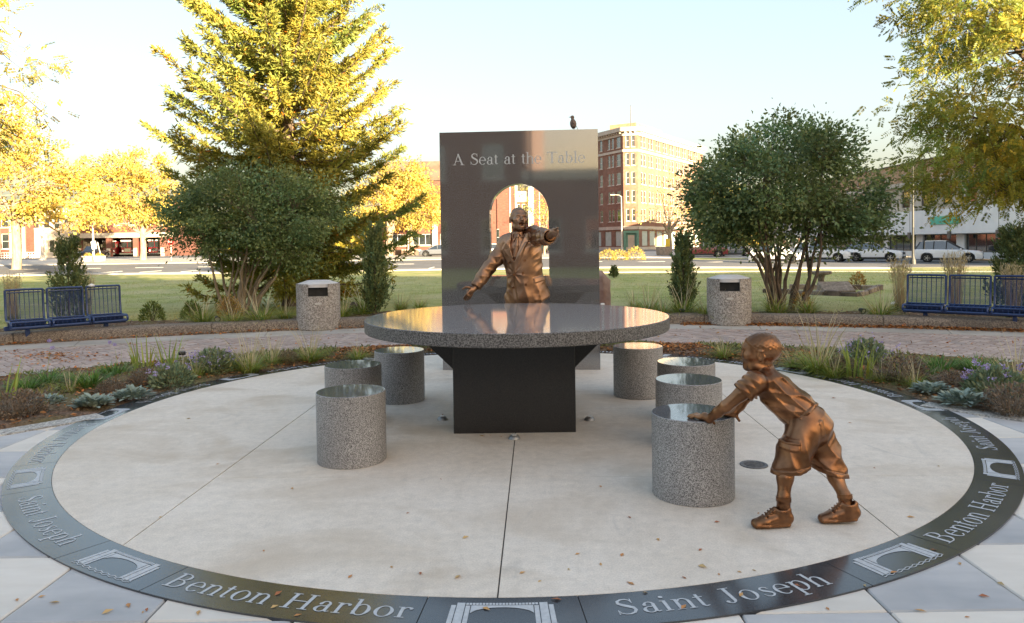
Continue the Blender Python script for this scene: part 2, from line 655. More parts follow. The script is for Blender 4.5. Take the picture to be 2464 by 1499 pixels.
def glyph(ch):
    g = Glyphs()
    X = .45
    C = .66
    if ch == 'A':
        g.st((.13, 0, .035), (.36, C, .04)); g.st((.34, C, .075), (.60, 0, .10)); g.st((.2, .23, .03), (.5, .23, .03))
        g.ser(.02, .22, 0); g.ser(.47, .72, 0); g.adv = .74
    elif ch == 'B':
        g.stem(.15, 0, C); g.ser(.03, .2, 0); g.ser(.03, .2, C, False)
        g.arc(.27, .50, .17, .145, -90, 90); g.arc(.28, .19, .21, .175, -90, 90)
        g.st((.15, .645, .03), (.28, .645, .03)); g.st((.15, .36, .028), (.3, .36, .028)); g.st((.15, .015, .03), (.29, .015, .03)); g.adv = .63
    elif ch == 'H':
        for x in (.15, .57):
            g.stem(x, 0, C); g.ser(x - .12, x + .12, 0); g.ser(x - .12, x + .12, C, False)
        g.st((.15, .34, .032), (.57, .34, .032)); g.adv = .73
    elif ch == 'J':
        g.stem(.25, .12, C); g.ser(.12, .38, C, False); g.arc(.15, .12, .10, .13, -150, 0, .03, .085)
        g.arc(.07, .07, .022, .022, 0, 360, .04, .044, 10); g.adv = .41
    elif ch == 'S':
        pts = [(.43, .50, .02), (.40, .60, .03), (.32, .65, .04), (.21, .64, .05), (.13, .57, .07), (.13, .48, .085), (.20, .41, .095),
               (.32, .34, .10), (.42, .27, .095), (.45, .17, .08), (.40, .07, .065), (.30, .015, .045), (.19, .015, .035), (.10, .07, .03), (.07, .17, .02)]
        g.st(*pts); g.st((.43, .46, .018), (.43, .66, .026)); g.st((.06, 0.0, .026), (.06, .20, .018)); g.adv = .53
    elif ch == 'T':
        g.stem(.31, 0, C); g.ser(.18, .44, 0); g.st((.03, C - .02, .04), (.59, C - .02, .04))
        g.st((.03, C, .03), (.02, .50, .014)); g.st((.59, C, .03), (.60, .50, .014)); g.adv = .61
    elif ch == 'a':
        g.stem(.32, .05, .34, .08); g.arc(.23, .33, .10, .115, -5, 165, .034, .07); g.arc(.125, .335, .02, .03, 0, 360, .035, .05, 10)
        g.arc(.20, .125, .12, .12, 60, 330, .03, .085); g.st((.22, .235, .03), (.33, .27, .03))
        g.st((.31, .06, .05), (.36, .02, .04), (.43, .05, .02)); g.adv = .44
    elif ch == 'b':
        g.stem(.11, .02, .68, .08); g.ser(.01, .13, .68, False); g.arc(.25, .225, .16, .23, -165, 160, .03, .09); g.adv = .49
    elif ch == 'e':
        g.arc(.22, .225, .17, .225, 0, 320, .03, .085); g.st((.10, .25, .028), (.385, .25, .028)); g.adv = .43
    elif ch == 'h':
        g.stem(.11, 0, .68, .08); g.ser(.01, .13, .68, False); g.ser(.02, .20, 0); g.ser(.30, .48, 0)
        g.arc(.26, .30, .13, .145, 0, 160, .036, .08); g.stem(.39, 0, .31, .08); g.adv = .49
    elif ch == 'i':
        g.stem(.13, 0, X, .08); g.ser(.03, .15, X, False); g.ser(.04, .22, 0); g.arc(.13, .61, .026, .026, 0, 360, .05, .054, 10); g.adv = .26
    elif ch == 'l':
        g.stem(.13, 0, .68, .08); g.ser(.03, .15, .68, False); g.ser(.03, .23, 0); g.adv = .26
    elif ch == 'n':
        g.stem(.11, 0, X, .08); g.ser(.01, .13, X, False); g.ser(.02, .20, 0); g.ser(.30, .48, 0)
        g.arc(.26, .30, .13, .145, 0, 160, .036, .08); g.stem(.39, 0, .31, .08); g.adv = .49
    elif ch == 'o':
        g.arc(.24, .225, .175, .225, 0, 360, .03, .088, 26); g.adv = .48
    elif ch == 'p':
        g.stem(.11, -.21, X, .08); g.ser(.01, .13, X, False); g.ser(.01, .22, -.21); g.arc(.25, .225, .16, .225, -160, 165, .03, .09); g.adv = .49
    elif ch == 'r':
        g.stem(.12, 0, X, .08); g.ser(.02, .14, X, False); g.ser(.02, .23, 0); g.arc(.25, .32, .11, .11, 60, 170, .035, .05)
        g.arc(.31, .39, .022, .028, 0, 360, .04, .046, 10); g.adv = .36
    elif ch == 's':
        g.st((.29, .33, .018), (.27, .40, .03), (.21, .435, .034), (.14, .42, .045), (.10, .36, .06), (.13, .29, .072), (.21, .23, .076),
             (.29, .17, .07), (.31, .10, .06), (.26, .035, .045), (.18, .012, .034), (.10, .04, .03), (.065, .13, .018)); g.adv = .37
    elif ch == 't':
        g.stem(.13, .06, .56, .075); g.st((.02, .435, .03), (.25, .435, .03)); g.st((.13, .08, .07), (.17, .02, .045), (.26, .05, .02)); g.adv = .28
    else:
        g.adv = .30
    return g

def text_mesh(mb, s, size, place, gap=0.0):
    """place(x, y, k) maps text plane to 3D; the text is centred on x = 0"""
    gl = [glyph(c) for c in s]
    total = sum(g.adv + gap for g in gl) * size
    x = -total / 2
    for g in gl:
        for k, (L, Rr) in enumerate(g.q):
            vs = [place(x + p[0] * size, p[1] * size, k, x + g.adv * size / 2) for p in L] + \
                 [place(x + p[0] * size, p[1] * size, k, x + g.adv * size / 2) for p in Rr]
            n = len(L)
            mb.add(vs, [(n + i, n + i + 1, i + 1, i) for i in range(n - 1)])
        x += (g.adv + gap) * size

# ------------------------------------------------------------------ granite ring with letters and arch emblems
ring = struct(link('granite_ring', None))
ARCH = R(5.15)
def ring_pt(ang, rad):
    return (CX + rad * math.cos(ang), CY + rad * math.sin(ang))

def emblem(mb, ang0):
    """arched bridge over waves, top towards the plaza centre"""
    def P(x, y, z):
        rad = R_OUT - .025 - y
        a = ang0 + x / 3.49
        p = ring_pt(a, rad)
        return (p[0], p[1], 0.0095 + z)
    def rect(x0, x1, y0, y1, z=0.0):
        mb.add([P(x0, y0, z), P(x1, y0, z), P(x1, y1, z), P(x0, y1, z)], [(0, 1, 2, 3)])
    for s in (-1, 1):
        rect(*sorted((s * .205, s * .186)), .02, .165)
        rect(*sorted((s * .182, s * .150)), .02, .185)
        rect(*sorted((s * .146, s * .128)), .02, .162)
    for k in range(22):
        x = -.146 + k * .0133
        rect(x, x + .0105, .168, .184)
    n = 14
    for k in range(n):
        x0, x1 = -.124 + .248 * k / n, -.124 + .248 * (k + 1) / n
        ya, yb = [.092 + .056 * math.sqrt(max(0, 1 - (x / .126) ** 2)) for x in (x0, x1)]
        mb.add([P(x0, ya, .0002), P(x1, yb, .0002), P(x1, .164, .0002), P(x0, .164, .0002)], [(0, 1, 2, 3)])
    for row in range(2):
        for k in range(44):
            x0, x1 = -.21 + .42 * k / 44, -.21 + .42 * (k + 1) / 44
            y0, y1 = [.004 + .011 * row + .004 * math.sin(x * 130 + row * 1.5) for x in (x0, x1)]
            mb.add([P(x0, y0, .0003), P(x1, y1, .0003), P(x1, y1 + .0042, .0003), P(x0, y0 + .0042, .0003)], [(0, 1, 2, 3)])

for k in range(24):
    mid = -PI / 2 - R(.75) + R(15) * k
    half = ARCH if k % 2 == 0 else R(15) - ARCH
    gap = 0.0022 / 3.4
    seg = 6 if k % 2 == 0 else 14
    poly = [ring_pt(mid - half + gap + (2 * half - 2 * gap) * i / seg, R_OUT) for i in range(seg + 1)] + \
           [ring_pt(mid + half - gap - (2 * half - 2 * gap) * i / seg, R_IN) for i in range(seg + 1)]
    pn = MB().prism(poly, -0.03, 0.008).build('ring_panel', M_gran_ring, ring)
    mb = MB()
    if k % 2 == 0:
        emblem(mb, mid)
        mb.build('arch_emblem', M_letter, pn)
    else:
        word = 'Saint Joseph' if (k // 2) % 2 == 0 else 'Benton Harbor'
        def place(x, y, kk, xm):
            a0 = mid + xm / 3.46
            dx = x - xm
            rad = R_OUT - .078 - y
            p = ring_pt(a0, rad)
            return (p[0] - math.sin(a0) * dx, p[1] + math.cos(a0) * dx, 0.0095 + .0001 * kk)
        text_mesh(mb, word, 0.182, place, 0.018)
        mb.build('lettering', M_letter, pn)

# ------------------------------------------------------------------ planting bed, edgings, brick walk, kerb
def bed_curve(theta):
    """distance from the plaza centre to the inner edge of the walk edging"""
    dx, dy = math.cos(theta), math.sin(theta)
    ex, ey = CX - PC[0], CY - PC[1]
    b = ex * dx + ey * dy
    c = ex * ex + ey * ey - R_ED0 ** 2
    return -b + math.sqrt(b * b - c)

def bed_point(s, t):
    ti = R(1 + 178 * s)
    to = R(-35 + 250 * s)
    a = Vector(ring_pt(ti, R_OUT + .004))
    b = Vector(ring_pt(to, bed_curve(to)))
    return a.lerp(b, t)

def build_bed():
    rg = np.random.default_rng(5)
    ns, nt_ = 220, 46
    vs = []
    for i in range(ns + 1):
        for j in range(nt_ + 1):
            t = j / nt_
            p = bed_point(i / ns, t)
            e = min(t, 1 - t) * 2
            h = 0.0 if (j in (0, nt_) or i in (0, ns)) else 0.012 + 0.05 * min(1, e * 2.5) + rg.normal(0, .012)
            vs.append((p.x, p.y, h))
    fs = [(i * (nt_ + 1) + j, i * (nt_ + 1) + j + 1, (i + 1) * (nt_ + 1) + j + 1, (i + 1) * (nt_ + 1) + j) for i in range(ns) for j in range(nt_)]
    me = new_mesh('planting_bed', vs, [tuple(reversed(f)) for f in fs], M_mulch, smooth=True)
    struct(link('planting_bed', me))
build_bed()

ed = struct(arc_sheet(PC, R_ED0, R_ED1, R(3), R(177), -0.05, 0.022, 120).build('path_edging', M_agg))
for s in (0, 1):
    a, b = bed_point(s, 0.0), bed_point(s, 1.0)
    d = (b - a).normalized()
    nrm = Vector((-d.y, d.x)) * (-1 if s == 0 else 1)
    poly = [tuple(a), tuple(b), tuple(b + nrm * .2), tuple(a + nrm * .2)]
    if s == 1:
        poly.reverse()
    MB().prism(poly, -0.05, 0.012).build('bed_edging', M_agg, ed)

# herringbone brick walk
def brick_material():
    m = mat('path_brick', (0.38, 0.285, 0.245), (0.48, 0.38, 0.33), scale=9, rough=0.85, bump=0.4, bscale=60,
            c3=(0.40, 0.35, 0.32), scale3=2.5, amt3=0.6, tint=False)
    N, L = m.node_tree.nodes, m.node_tree.links
    b = N['Principled BSDF']
    src = b.inputs['Base Color'].links[0].from_socket
    oi = N.new('ShaderNodeObjectInfo')
    mr = N.new('ShaderNodeMapRange')
    mr.inputs['To Min'].default_value = 0.82
    mr.inputs['To Max'].default_value = 1.12
    L.new(oi.outputs['Random'], mr.inputs['Value'])
    mx = N.new('ShaderNodeMix')
    mx.data_type = 'RGBA'
    mx.blend_type = 'MULTIPLY'
    mx.inputs['Factor'].default_value = 1.0
    L.new(src, mx.inputs['A'])
    L.new(mr.outputs[0], mx.inputs['B'])
    L.new(mx.outputs['Result'], b.inputs['Base Color'])
    return m
M_brick = brick_material()
M_brick_t = mat('path_brick_far', (0.38, 0.285, 0.245), (0.48, 0.38, 0.33), scale=9, rough=0.85, bump=0.4, bscale=60,
                c3=(0.40, 0.35, 0.32), scale3=2.5, amt3=0.6, tint=True)

def build_walk():
    wb = MB()
    poly = [(PC[0] + R_ED1 * math.cos(R(3 + 174 * i / 60)), PC[1] + R_ED1 * math.sin(R(3 + 174 * i / 60))) for i in range(61)]
    out = [(PK[0] + R_BR * math.cos(R(20 + 140 * i / 60)), PK[1] + R_BR * math.sin(R(20 + 140 * i / 60))) for i in range(61)]
    wb.add([(x, y, -.010) for x, y in poly + out], [(i, 61 + i, 62 + i, i + 1) for i in range(60)])
    walk = struct(wb.build('brick_walk', M_joint))
    W = 0.105
    c45 = math.cos(PI / 4)
    cells = []
    for m_ in range(-90, 90):
        for k in range(-150, 260):
            for v in (0, 1):
                gx, gy = k + 2 * m_, k - 2 * m_ + v
                cx, cy = (gx + (1 if v == 0 else .5)) * W, (gy + (.5 if v == 0 else 1)) * W
                x, y = (cx - cy) * c45, (cx + cy) * c45 + 0.0
                r = math.hypot(x - PC[0], y - PC[1])
                if y < 3.0 or r < R_ED1 + .05 or math.hypot(x - PK[0], y - PK[1]) > R_BR + .03:
                    continue
                if abs(x) > 0.86 * y + .6:
                    continue
                cells.append((y * 1.0 + abs(x) * .15, x, y, (PI / 4) + (PI / 2 if v else 0)))
    cells.sort()
    me = MB().bbox(-W + .006, W - .006, -W / 2 + .006, W / 2 - .006, -.045, 0.0, b=.007).mesh('brick', M_brick)
    rg = random.Random(8)
    # nearest 300 inside the view are bricks of their own
    vis = [c for c in cells if abs(c[1]) < 0.68 * c[2]]
    own = set(id(c) for c in vis[:300])
    rest = MB()
    tints = []
    for c in cells:
        _, x, y, a = c
        z = 0.006 + rg.uniform(-.0025, .0025)
        if id(c) in own:
            link('brick', me, walk, (x, y, z), a)
        else:
            M = Matrix.Translation((x, y, z)) @ Matrix.Rotation(a, 4, 'Z')
            h, w = W - .006, W / 2 - .006
            rest.add([(-h, -w, -.03), (h, -w, -.03), (h, w, -.03), (-h, w, -.03), (-h, -w, 0), (h, -w, 0), (h, w, 0), (-h, w, 0)],
                     [(4, 5, 6, 7), (0, 1, 5, 4), (1, 2, 6, 5), (2, 3, 7, 6), (3, 0, 4, 7)], 0, M)
            f = rg.uniform(.82, 1.12)
            tints += [(f, f, f)] * 5
    o = rest.build('brickwork', M_brick_t, walk)
    set_tint(o.data, np.array(tints))
    o['kind'] = 'stuff'
build_walk()

strip = struct(link('concrete_walk', None))
kerb = struct(link('kerb', None))
nseg = 13
for i in range(nseg):
    a0, a1 = R(28) + R(124) * i / nseg, R(28) + R(124) * (i + 1) / nseg
    g = .004 / 12.5
    arc_sheet(PK, R_BR, R_ST, a0 + g, a1 - g, -0.05, 0.008, 14).build('walk_slab', M_conc2, strip)
    k0 = a0 + R(3)
    k1 = a1 + R(3)
    prof = [(R_ST, -.05), (R_ST + .004, .10), (R_ST + .02, .15), (R_ST + .06, .175), (R_KB - .03, .18), (R_KB, .16), (R_KB, -.05)]
    arc_sheet(PK, 0, 0, k0 + g, k1 - g, 0, 0, 14, prof=prof).build('kerb_stone', M_aggd, kerb, smooth=True, angle=50)

# strip of soil behind the kerb
def build_back_bed():
    rg = np.random.default_rng(15)
    na, nr = 200, 14
    vs = []
    for i in range(na + 1):
        a = R(32 + 116 * i / na)
        edge = 1.35 + .35 * math.sin(i * .23) + .2 * math.sin(i * .61 + 1)
        for j in range(nr + 1):
            r = R_KB - .02 + edge * j / nr
            x, y = PK[0] + r * math.cos(a), PK[1] + r * math.sin(a)
            z = terrain(x, y) + .04 * (1 if j < nr else -1.2) + (rg.normal(0, .012) if 0 < j < nr else 0)
            vs.append((x, y, z))
    fs = [(i * (nr + 1) + j, i * (nr + 1) + j + 1, (i + 1) * (nr + 1) + j + 1, (i + 1) * (nr + 1) + j) for i in range(na) for j in range(nr)]
    struct(link('back_bed', new_mesh('back_bed', vs, [tuple(reversed(f)) for f in fs], M_mulch, smooth=True)))
build_back_bed()
# ------------------------------------------------------------------ memorial: slab, table, stools, floor lights
def granite(name, dark, light, rough, scale=330, spec=0.5, c3=None, amt3=.3, stops=(.36, .64), bump=0.0):
    return mat(name, dark, light, scale=scale, rough=rough, spec=spec, detail=3, stops=stops, c3=c3, scale3=2.2, amt3=amt3, bump=bump, bscale=400)
M_stool = granite('stool_side', (0.075, 0.07, 0.068), (0.50, 0.485, 0.465), 0.5, scale=185, stops=(.37, .62), c3=(.16, .15, .145), amt3=.4)
M_pol = granite('polished_top', (0.06, 0.062, 0.064), (0.20, 0.20, 0.205), 0.05, scale=200, spec=1.0)
M_tabtop = granite('table_polished', (0.13, 0.132, 0.135), (0.42, 0.42, 0.425), 0.07, scale=120, spec=1.0)
M_tabside = granite('table_side', (0.045, 0.042, 0.040), (0.23, 0.22, 0.21), 0.55, scale=110, stops=(.40, .64))
M_black = granite('black_granite', (0.010, 0.010, 0.011), (0.035, 0.033, 0.032), 0.35, scale=300)
M_slab = granite('slab_polished', (0.020, 0.020, 0.021), (0.31, 0.30, 0.295), 0.045, scale=150, spec=1.0, stops=(.43, .66))
for _m in (M_slab, M_pol, M_tabtop):
    _m.node_tree.nodes['Principled BSDF'].inputs['IOR'].default_value = 2.1 if _m is M_slab else 1.75
M_bird = mat('bird_feather', (0.10, 0.07, 0.055), (0.24, 0.17, 0.13), scale=40, rough=0.8)
M_steel = mat('stainless', (0.32, 0.32, 0.31), (0.42, 0.42, 0.41), scale=30, rough=0.5, metal=1.0)
M_lens = mat('lamp_lens', (0.55, 0.55, 0.52), rough=0.35)
M_drain = mat('drain_iron', (0.10, 0.10, 0.10), (0.2, 0.19, 0.18), scale=60, rough=0.6, metal=0.4)

# slab: right edge a little nearer
SL = pix(1066, 893, 8.45); SL.z = 0
SR = pix(1446, 893, 8.33); SR.z = 0
slab_w = (SR - SL).length
ang = math.atan2(SR.y - SL.y, SR.x - SL.x)
slab = thing('granite_slab', 'tall polished dark granite slab with arched opening and engraved title', 'memorial', ((SL + SR) / 2), ang)
SH = 2.735
ST = 0.21
aw0, aw1, az0, az1 = -0.338, 0.335, 1.085, 2.135
aw0, aw1 = aw0 - .0, aw1 - .0
def build_slab():
    mb = MB()
    w = slab_w / 2
    rr = (aw1 - aw0) / 2
    cxm = (aw0 + aw1) / 2
    zc = az1 - rr
    n = 24
    arch = [(cxm + rr * math.cos(PI * k / n), zc + rr * math.sin(PI * k / n)) for k in range(n + 1)]      # right to left
    outl = [(w, z) for z in (zc,)]
    for y, flip in ((0.0, False), (ST, True)):
        def F(*p):
            vs = [(x, y, z) for x, z in p]
            f = tuple(range(len(p)))
            mb.add(vs, [tuple(reversed(f)) if flip else f])
        F((-w, 0), (w, 0), (w, az0), (-w, az0))
        F((-w, az0), (aw0, az0), (aw0, zc), (-w, zc))
        F((aw1, az0), (w, az0), (w, zc), (aw1, zc))
        for k in range(n):           # fan from arch to the slab top and sides
            def outp(p):
                dx, dz = p[0] - cxm, p[1] - zc
                t = 1e9
                if abs(dx) > 1e-6:
                    t = min(t, ((w - cxm) if dx > 0 else (-w - cxm)) / dx)
                if dz > 1e-6:
                    t = min(t, (SH - zc) / dz)
                return (cxm + dx * t, zc + dz * t)
            a, b = arch[k], arch[k + 1]
            oa, ob = outp(a), outp(b)
            pts = [a, oa]
            for corner in ((w, SH), (-w, SH)):
                if (abs(oa[0] - ob[0]) > 1e-5 and abs(oa[1] - ob[1]) > 1e-5) and min(oa[0], ob[0]) - 1e-6 <= corner[0] <= max(oa[0], ob[0]) + 1e-6:
                    pts.append(corner)
            pts += [ob, b]
            F(*pts)
    # outer sides and reveals
    def side(p, q):
        mb.add([(p[0], 0, p[1]), (q[0], 0, q[1]), (q[0], ST, q[1]), (p[0], ST, p[1])], [(3, 2, 1, 0)])
    side((-w, 0), (w, 0)); side((w, 0), (w, SH)); side((w, SH), (-w, SH)); side((-w, SH), (-w, 0))
    loop = [(aw0, az0), (aw0, zc)] + list(reversed(arch))[1:-1] + [(aw1, zc), (aw1, az0)]
    for k in range(len(loop)):
        side(loop[k], loop[(k + 1) % len(loop)])
    return mb.build('slab_body', M_slab, slab)
build_slab()
def slab_text():
    mb = MB()
    text_mesh(mb, 'A Seat at the Table', 0.193, lambda x, y, k, xm: (x, -0.0012 - .00008 * k, y), 0.004)
    # the text plane faces -y
    o = mb.build('title_lettering', M_letter, slab)
    o.location = (0.0, 0, 2.36)
slab_text()

# bird on the slab
bp = pix(1381, 309, 8.42)
bird = thing('bird', 'small brown bird perched on the top edge of the granite slab', 'bird', (bp.x, bp.y, SH))
def bird_mesh():
    mb = MB()
    mb.lathe([(0.0, .018), (.018, .022), (.032, .045), (.038, .075), (.034, .10), (.022, .122), (.016, .132), (.021, .145), (.022, .156), (.015, .168), (0.0, .173)],
             16, M=Matrix.Rotation(R(-6), 4, 'Y'))
    mb.lathe([(.007, 0), (.0, .028)], 6, M=Matrix.Translation((-.034, 0, .153)) @ Matrix.Rotation(R(-95), 4, 'Y'))
    mb.add([(.02, -.012, .07), (.02, .012, .07), (.045, .012, .0), (.045, -.012, .0), (.05, 0, .004)], [(0, 1, 2, 3), (0, 3, 4), (1, 4, 2), (0, 4, 1)])
    for s in (-1, 1):
        mb.tube([(0, s * .012, .03), (.0, s * .013, .0)], .003, 5)
    mb.build('bird_body', M_bird, bird, smooth=True, angle=50)
bird_mesh()

# round table
TCX, TCY, TR, TZ0, TZ1 = 0.032, 5.85, 1.192, 0.787, 0.881
table = thing('granite_table', 'large round polished granite table on a broad black pedestal', 'table', (TCX, TCY, 0))
tb = MB()
n = 128
ringp = lambda r: [(r * math.cos(2 * PI * i / n), r * math.sin(2 * PI * i / n)) for i in range(n)]
prof = [(TR - .006, TZ0), (TR, TZ0 + .006), (TR, TZ1 - .005), (TR - .005, TZ1)]
tb.lathe(prof, n, mi=1, cap1=False)
tb.add([(x, y, TZ1) for x, y in ringp(TR - .005)], [tuple(range(n))], 0)
tb.build('tabletop', [M_tabtop, M_tabside], table, smooth=True, angle=25)
px0, px1 = pix(1091.5, 1045, 5.585).x - TCX, pix(1387.5, 1045, 5.585).x - TCX
py0 = 5.585 - TCY
MB().bbox(px0, px1, py0, -py0, 0.0, TZ0 - .001, b=.006).build('pedestal', M_black, table)
for s in (-1, 1):
    x0 = px0 if s < 0 else px1
    mb = MB()
    pts = [(x0 - s * .01, -.0), (x0 + s * .17, -.0), (x0 - s * .01, -.2)]
    vs = [(p[0], yy, TZ0 - .0015 + p[1]) for yy in (-.045, .045) for p in ((x0 - s * .01, 0), (x0 + s * .33, 0), (x0 + s * .33, -.012), (x0 - s * .01, -.345))]
    fs = [(0, 1, 2, 3), (7, 6, 5, 4), (0, 4, 5, 1), (1, 5, 6, 2), (2, 6, 7, 3), (3, 7, 4, 0)]
    mb.add(vs, fs)
    mb.build('bracket', M_black, table)

# stools
SR_, SHT = 0.2305, 0.467
def stool_mesh():
    mb = MB()
    n = 64
    mb.lathe([(SR_ - .003, 0), (SR_, .004), (SR_, SHT - .004), (SR_ - .004, SHT)], n, 0, cap1=False)
    return mb.mesh('stool_body', M_stool, smooth=True, angle=25)
st_me = stool_mesh()
top_me = MB().add([((SR_ - .004) * math.cos(2 * PI * i / 64), (SR_ - .004) * math.sin(2 * PI * i / 64), SHT) for i in range(64)], [tuple(range(64))]).mesh('polished_top', M_pol)
def stool_at(px, wpx):
    Z = 2 * SR_ * FPX / wpx
    return Vector(((px - 1232) / FPX * Z, Z, 0))
STOOLS = [((1.02, 4.185), 'cylindrical granite stool that the bronze boy is pushing with both hands'),
          ((1.24, 5.20), 'cylindrical granite stool next to the one the bronze boy pushes'),
          ((1.405, 5.97), 'cylindrical granite stool half hidden behind its neighbours on the boy statue side'),
          ((1.175, 6.92), 'cylindrical granite stool near the right foot of the granite slab'),
          ((-1.10, 4.95), 'cylindrical granite stool standing alone in front of the row opposite the boy statue'),
          ((-1.325, 6.06), 'cylindrical granite stool mostly hidden behind the front one opposite the boy statue'),
          ((-1.065, 6.86), 'cylindrical granite stool near the left foot of the granite slab')]
STOOL_OBJ = []
for (x, y), lab in STOOLS:
    t = thing('granite_stool', lab, 'stool', (x, y, 0.008), x * 1.3, 'stools round the granite table')
    link('stool_body', st_me, t)
    link('polished_top', top_me, t)
    STOOL_OBJ.append(t)

# floor lights and drain
def puck(px, py, lab, r=.045):
    p = pixg(px, py, 0.01)
    t = thing('floor_light', lab, 'light', (p.x, p.y, .008), 0, 'floor lights round the table pedestal')
    MB().lathe([(r, 0), (r * .95, .008), (r * .7, .024), (r * .55, .028)], 24).build('housing', M_steel, t, smooth=True, angle=40)
    MB().lathe([(r * .54, .026), (r * .45, .034), (0, .036)], 20).build('lens', M_lens, t, smooth=True, angle=40)
puck(1064, 1011, 'small round steel floor light left of the black table pedestal')
puck(1420, 1012, 'small round steel floor light right of the black table pedestal')
puck(1238, 1057, 'small round steel floor light at the centre joint before the pedestal')
p = pixg(1818, 1122, .008)
dr = thing('drain_cover', 'round dark metal drain cover in the concrete behind the boy statue', 'drain cover', (p.x, p.y, .008))
MB().lathe([(.088, 0), (.086, .006), (.068, .006), (.066, .003), (0, .003)], 32).build('cover_plate', M_drain, dr, smooth=True, angle=30)
mb = MB()
for k in range(-3, 4):
    w = math.sqrt(max(.0, .06 ** 2 - (k * .017) ** 2))
    mb.box(-w, w, k * .017 - .004, k * .017 + .004, .003, .006)
mb.build('grating', M_drain, dr)
# ------------------------------------------------------------------ bronze statues, modelled as distance fields
class Field:
    def __init__(self, lo, hi, h):
        self.lo = np.array(lo, float)
        self.h = h
        n = np.ceil((np.array(hi) - self.lo) / h).astype(int) + 1
        self.n = n
        self.F = np.full(n, 0.6, dtype=np.float32)
        self.ax = [(self.lo[i] + h * np.arange(n[i])).astype(np.float32) for i in range(3)]

    def reg(self, lo, hi):
        a = np.clip(np.floor((np.array(lo) - self.lo) / self.h).astype(int), 0, self.n)
        b = np.clip(np.ceil((np.array(hi) - self.lo) / self.h).astype(int) + 1, 0, self.n)
        sl = tuple(slice(a[i], b[i]) for i in range(3))
        X = self.ax[0][sl[0]][:, None, None]
        Y = self.ax[1][sl[1]][None, :, None]
        Z = self.ax[2][sl[2]][None, None, :]
        return sl, X, Y, Z

    def mix(self, sl, d, k, op):
        f = self.F[sl]
        if f.size == 0:
            return
        if op == 'add':
            if k > 0:
                hh = np.maximum(k - np.abs(f - d), 0) / k
                self.F[sl] = np.minimum(f, d) - hh * hh * k * 0.25
            else:
                self.F[sl] = np.minimum(f, d)
        elif op == 'cut':
            d = -d
            if k > 0:
                hh = np.maximum(k - np.abs(f - d), 0) / k
                self.F[sl] = np.maximum(f, d) + hh * hh * k * 0.25
            else:
                self.F[sl] = np.maximum(f, d)

    def cone(self, a, b, ra, rb, k=.01, op='add'):
        a, b = np.array(a, float), np.array(b, float)
        m = max(ra, rb) + k + .02
        sl, X, Y, Z = self.reg(np.minimum(a, b) - m, np.maximum(a, b) + m)
        ab = b - a
        L2 = max(float(ab @ ab), 1e-9)
        t = np.clip(((X - a[0]) * ab[0] + (Y - a[1]) * ab[1] + (Z - a[2]) * ab[2]) / L2, 0, 1)
        d = np.sqrt((X - a[0] - t * ab[0]) ** 2 + (Y - a[1] - t * ab[1]) ** 2 + (Z - a[2] - t * ab[2]) ** 2) - (ra + t * (rb - ra))
        self.mix(sl, d, k, op)

    def chain(self, pts, rad, k=.012):
        for i in range(len(pts) - 1):
            self.cone(pts[i], pts[i + 1], rad[i], rad[i + 1], k)

    def ell(self, c, r, axes=None, k=.01, op='add'):
        c = np.array(c, float)
        r = np.array(r, float)
        m = r.max() + k + .02
        sl, X, Y, Z = self.reg(c - m, c + m)
        A = np.eye(3) if axes is None else np.array(axes, float)
        q = [(X - c[0]) * A[i][0] + (Y - c[1]) * A[i][1] + (Z - c[2]) * A[i][2] for i in range(3)]
        k0 = np.sqrt(sum((q[i] / r[i]) ** 2 for i in range(3)))
        k1 = np.sqrt(sum((q[i] / r[i] ** 2) ** 2 for i in range(3))) + 1e-6
        self.mix(sl, k0 * (k0 - 1) / k1, k, op)

    def loft(self, secs, side, k=.03):
        """secs: (centre, half width along side, half depth across); the axis follows the centres"""
        s = np.array(side, float)
        s /= np.linalg.norm(s)
        for i in range(len(secs) - 1):
            (c0, w0, d0), (c1, w1, d1) = secs[i], secs[i + 1]
            c0, c1 = np.array(c0, float), np.array(c1, float)
            m = max(w0, w1, d0, d1) + k + .03
            sl, X, Y, Z = self.reg(np.minimum(c0, c1) - m, np.maximum(c0, c1) + m)
            ab = c1 - c0
            L2 = max(float(ab @ ab), 1e-9)
            t = np.clip(((X - c0[0]) * ab[0] + (Y - c0[1]) * ab[1] + (Z - c0[2]) * ab[2]) / L2, 0, 1)
            wx, wy, wz = X - c0[0] - t * ab[0], Y - c0[1] - t * ab[1], Z - c0[2] - t * ab[2]
            du = wx * s[0] + wy * s[1] + wz * s[2]
            dr2 = np.maximum(wx * wx + wy * wy + wz * wz - du * du, 0)
            w = w0 + t * (w1 - w0)
            d = d0 + t * (d1 - d0)
            q = np.sqrt((du / w) ** 2 + dr2 / (d * d))
            self.mix(sl, (q - 1) * np.minimum(w, d), k, 'add')

    def plane_cut(self, p, nrm, k=0.0):
        """remove what lies on the normal's side"""
        nrm = np.array(nrm, float) / np.linalg.norm(nrm)
        X, Y, Z = self.ax[0][:, None, None], self.ax[1][None, :, None], self.ax[2][None, None, :]
        d = (X - p[0]) * nrm[0] + (Y - p[1]) * nrm[1] + (Z - p[2]) * nrm[2]
        self.F = np.maximum(self.F, d.astype(np.float32))

    def offset(self, fn, lo=None, hi=None):
        sl, X, Y, Z = self.reg(self.lo if lo is None else lo, (self.lo + self.h * self.n) if hi is None else hi)
        self.F[sl] += fn(X, Y, Z).astype(np.float32)

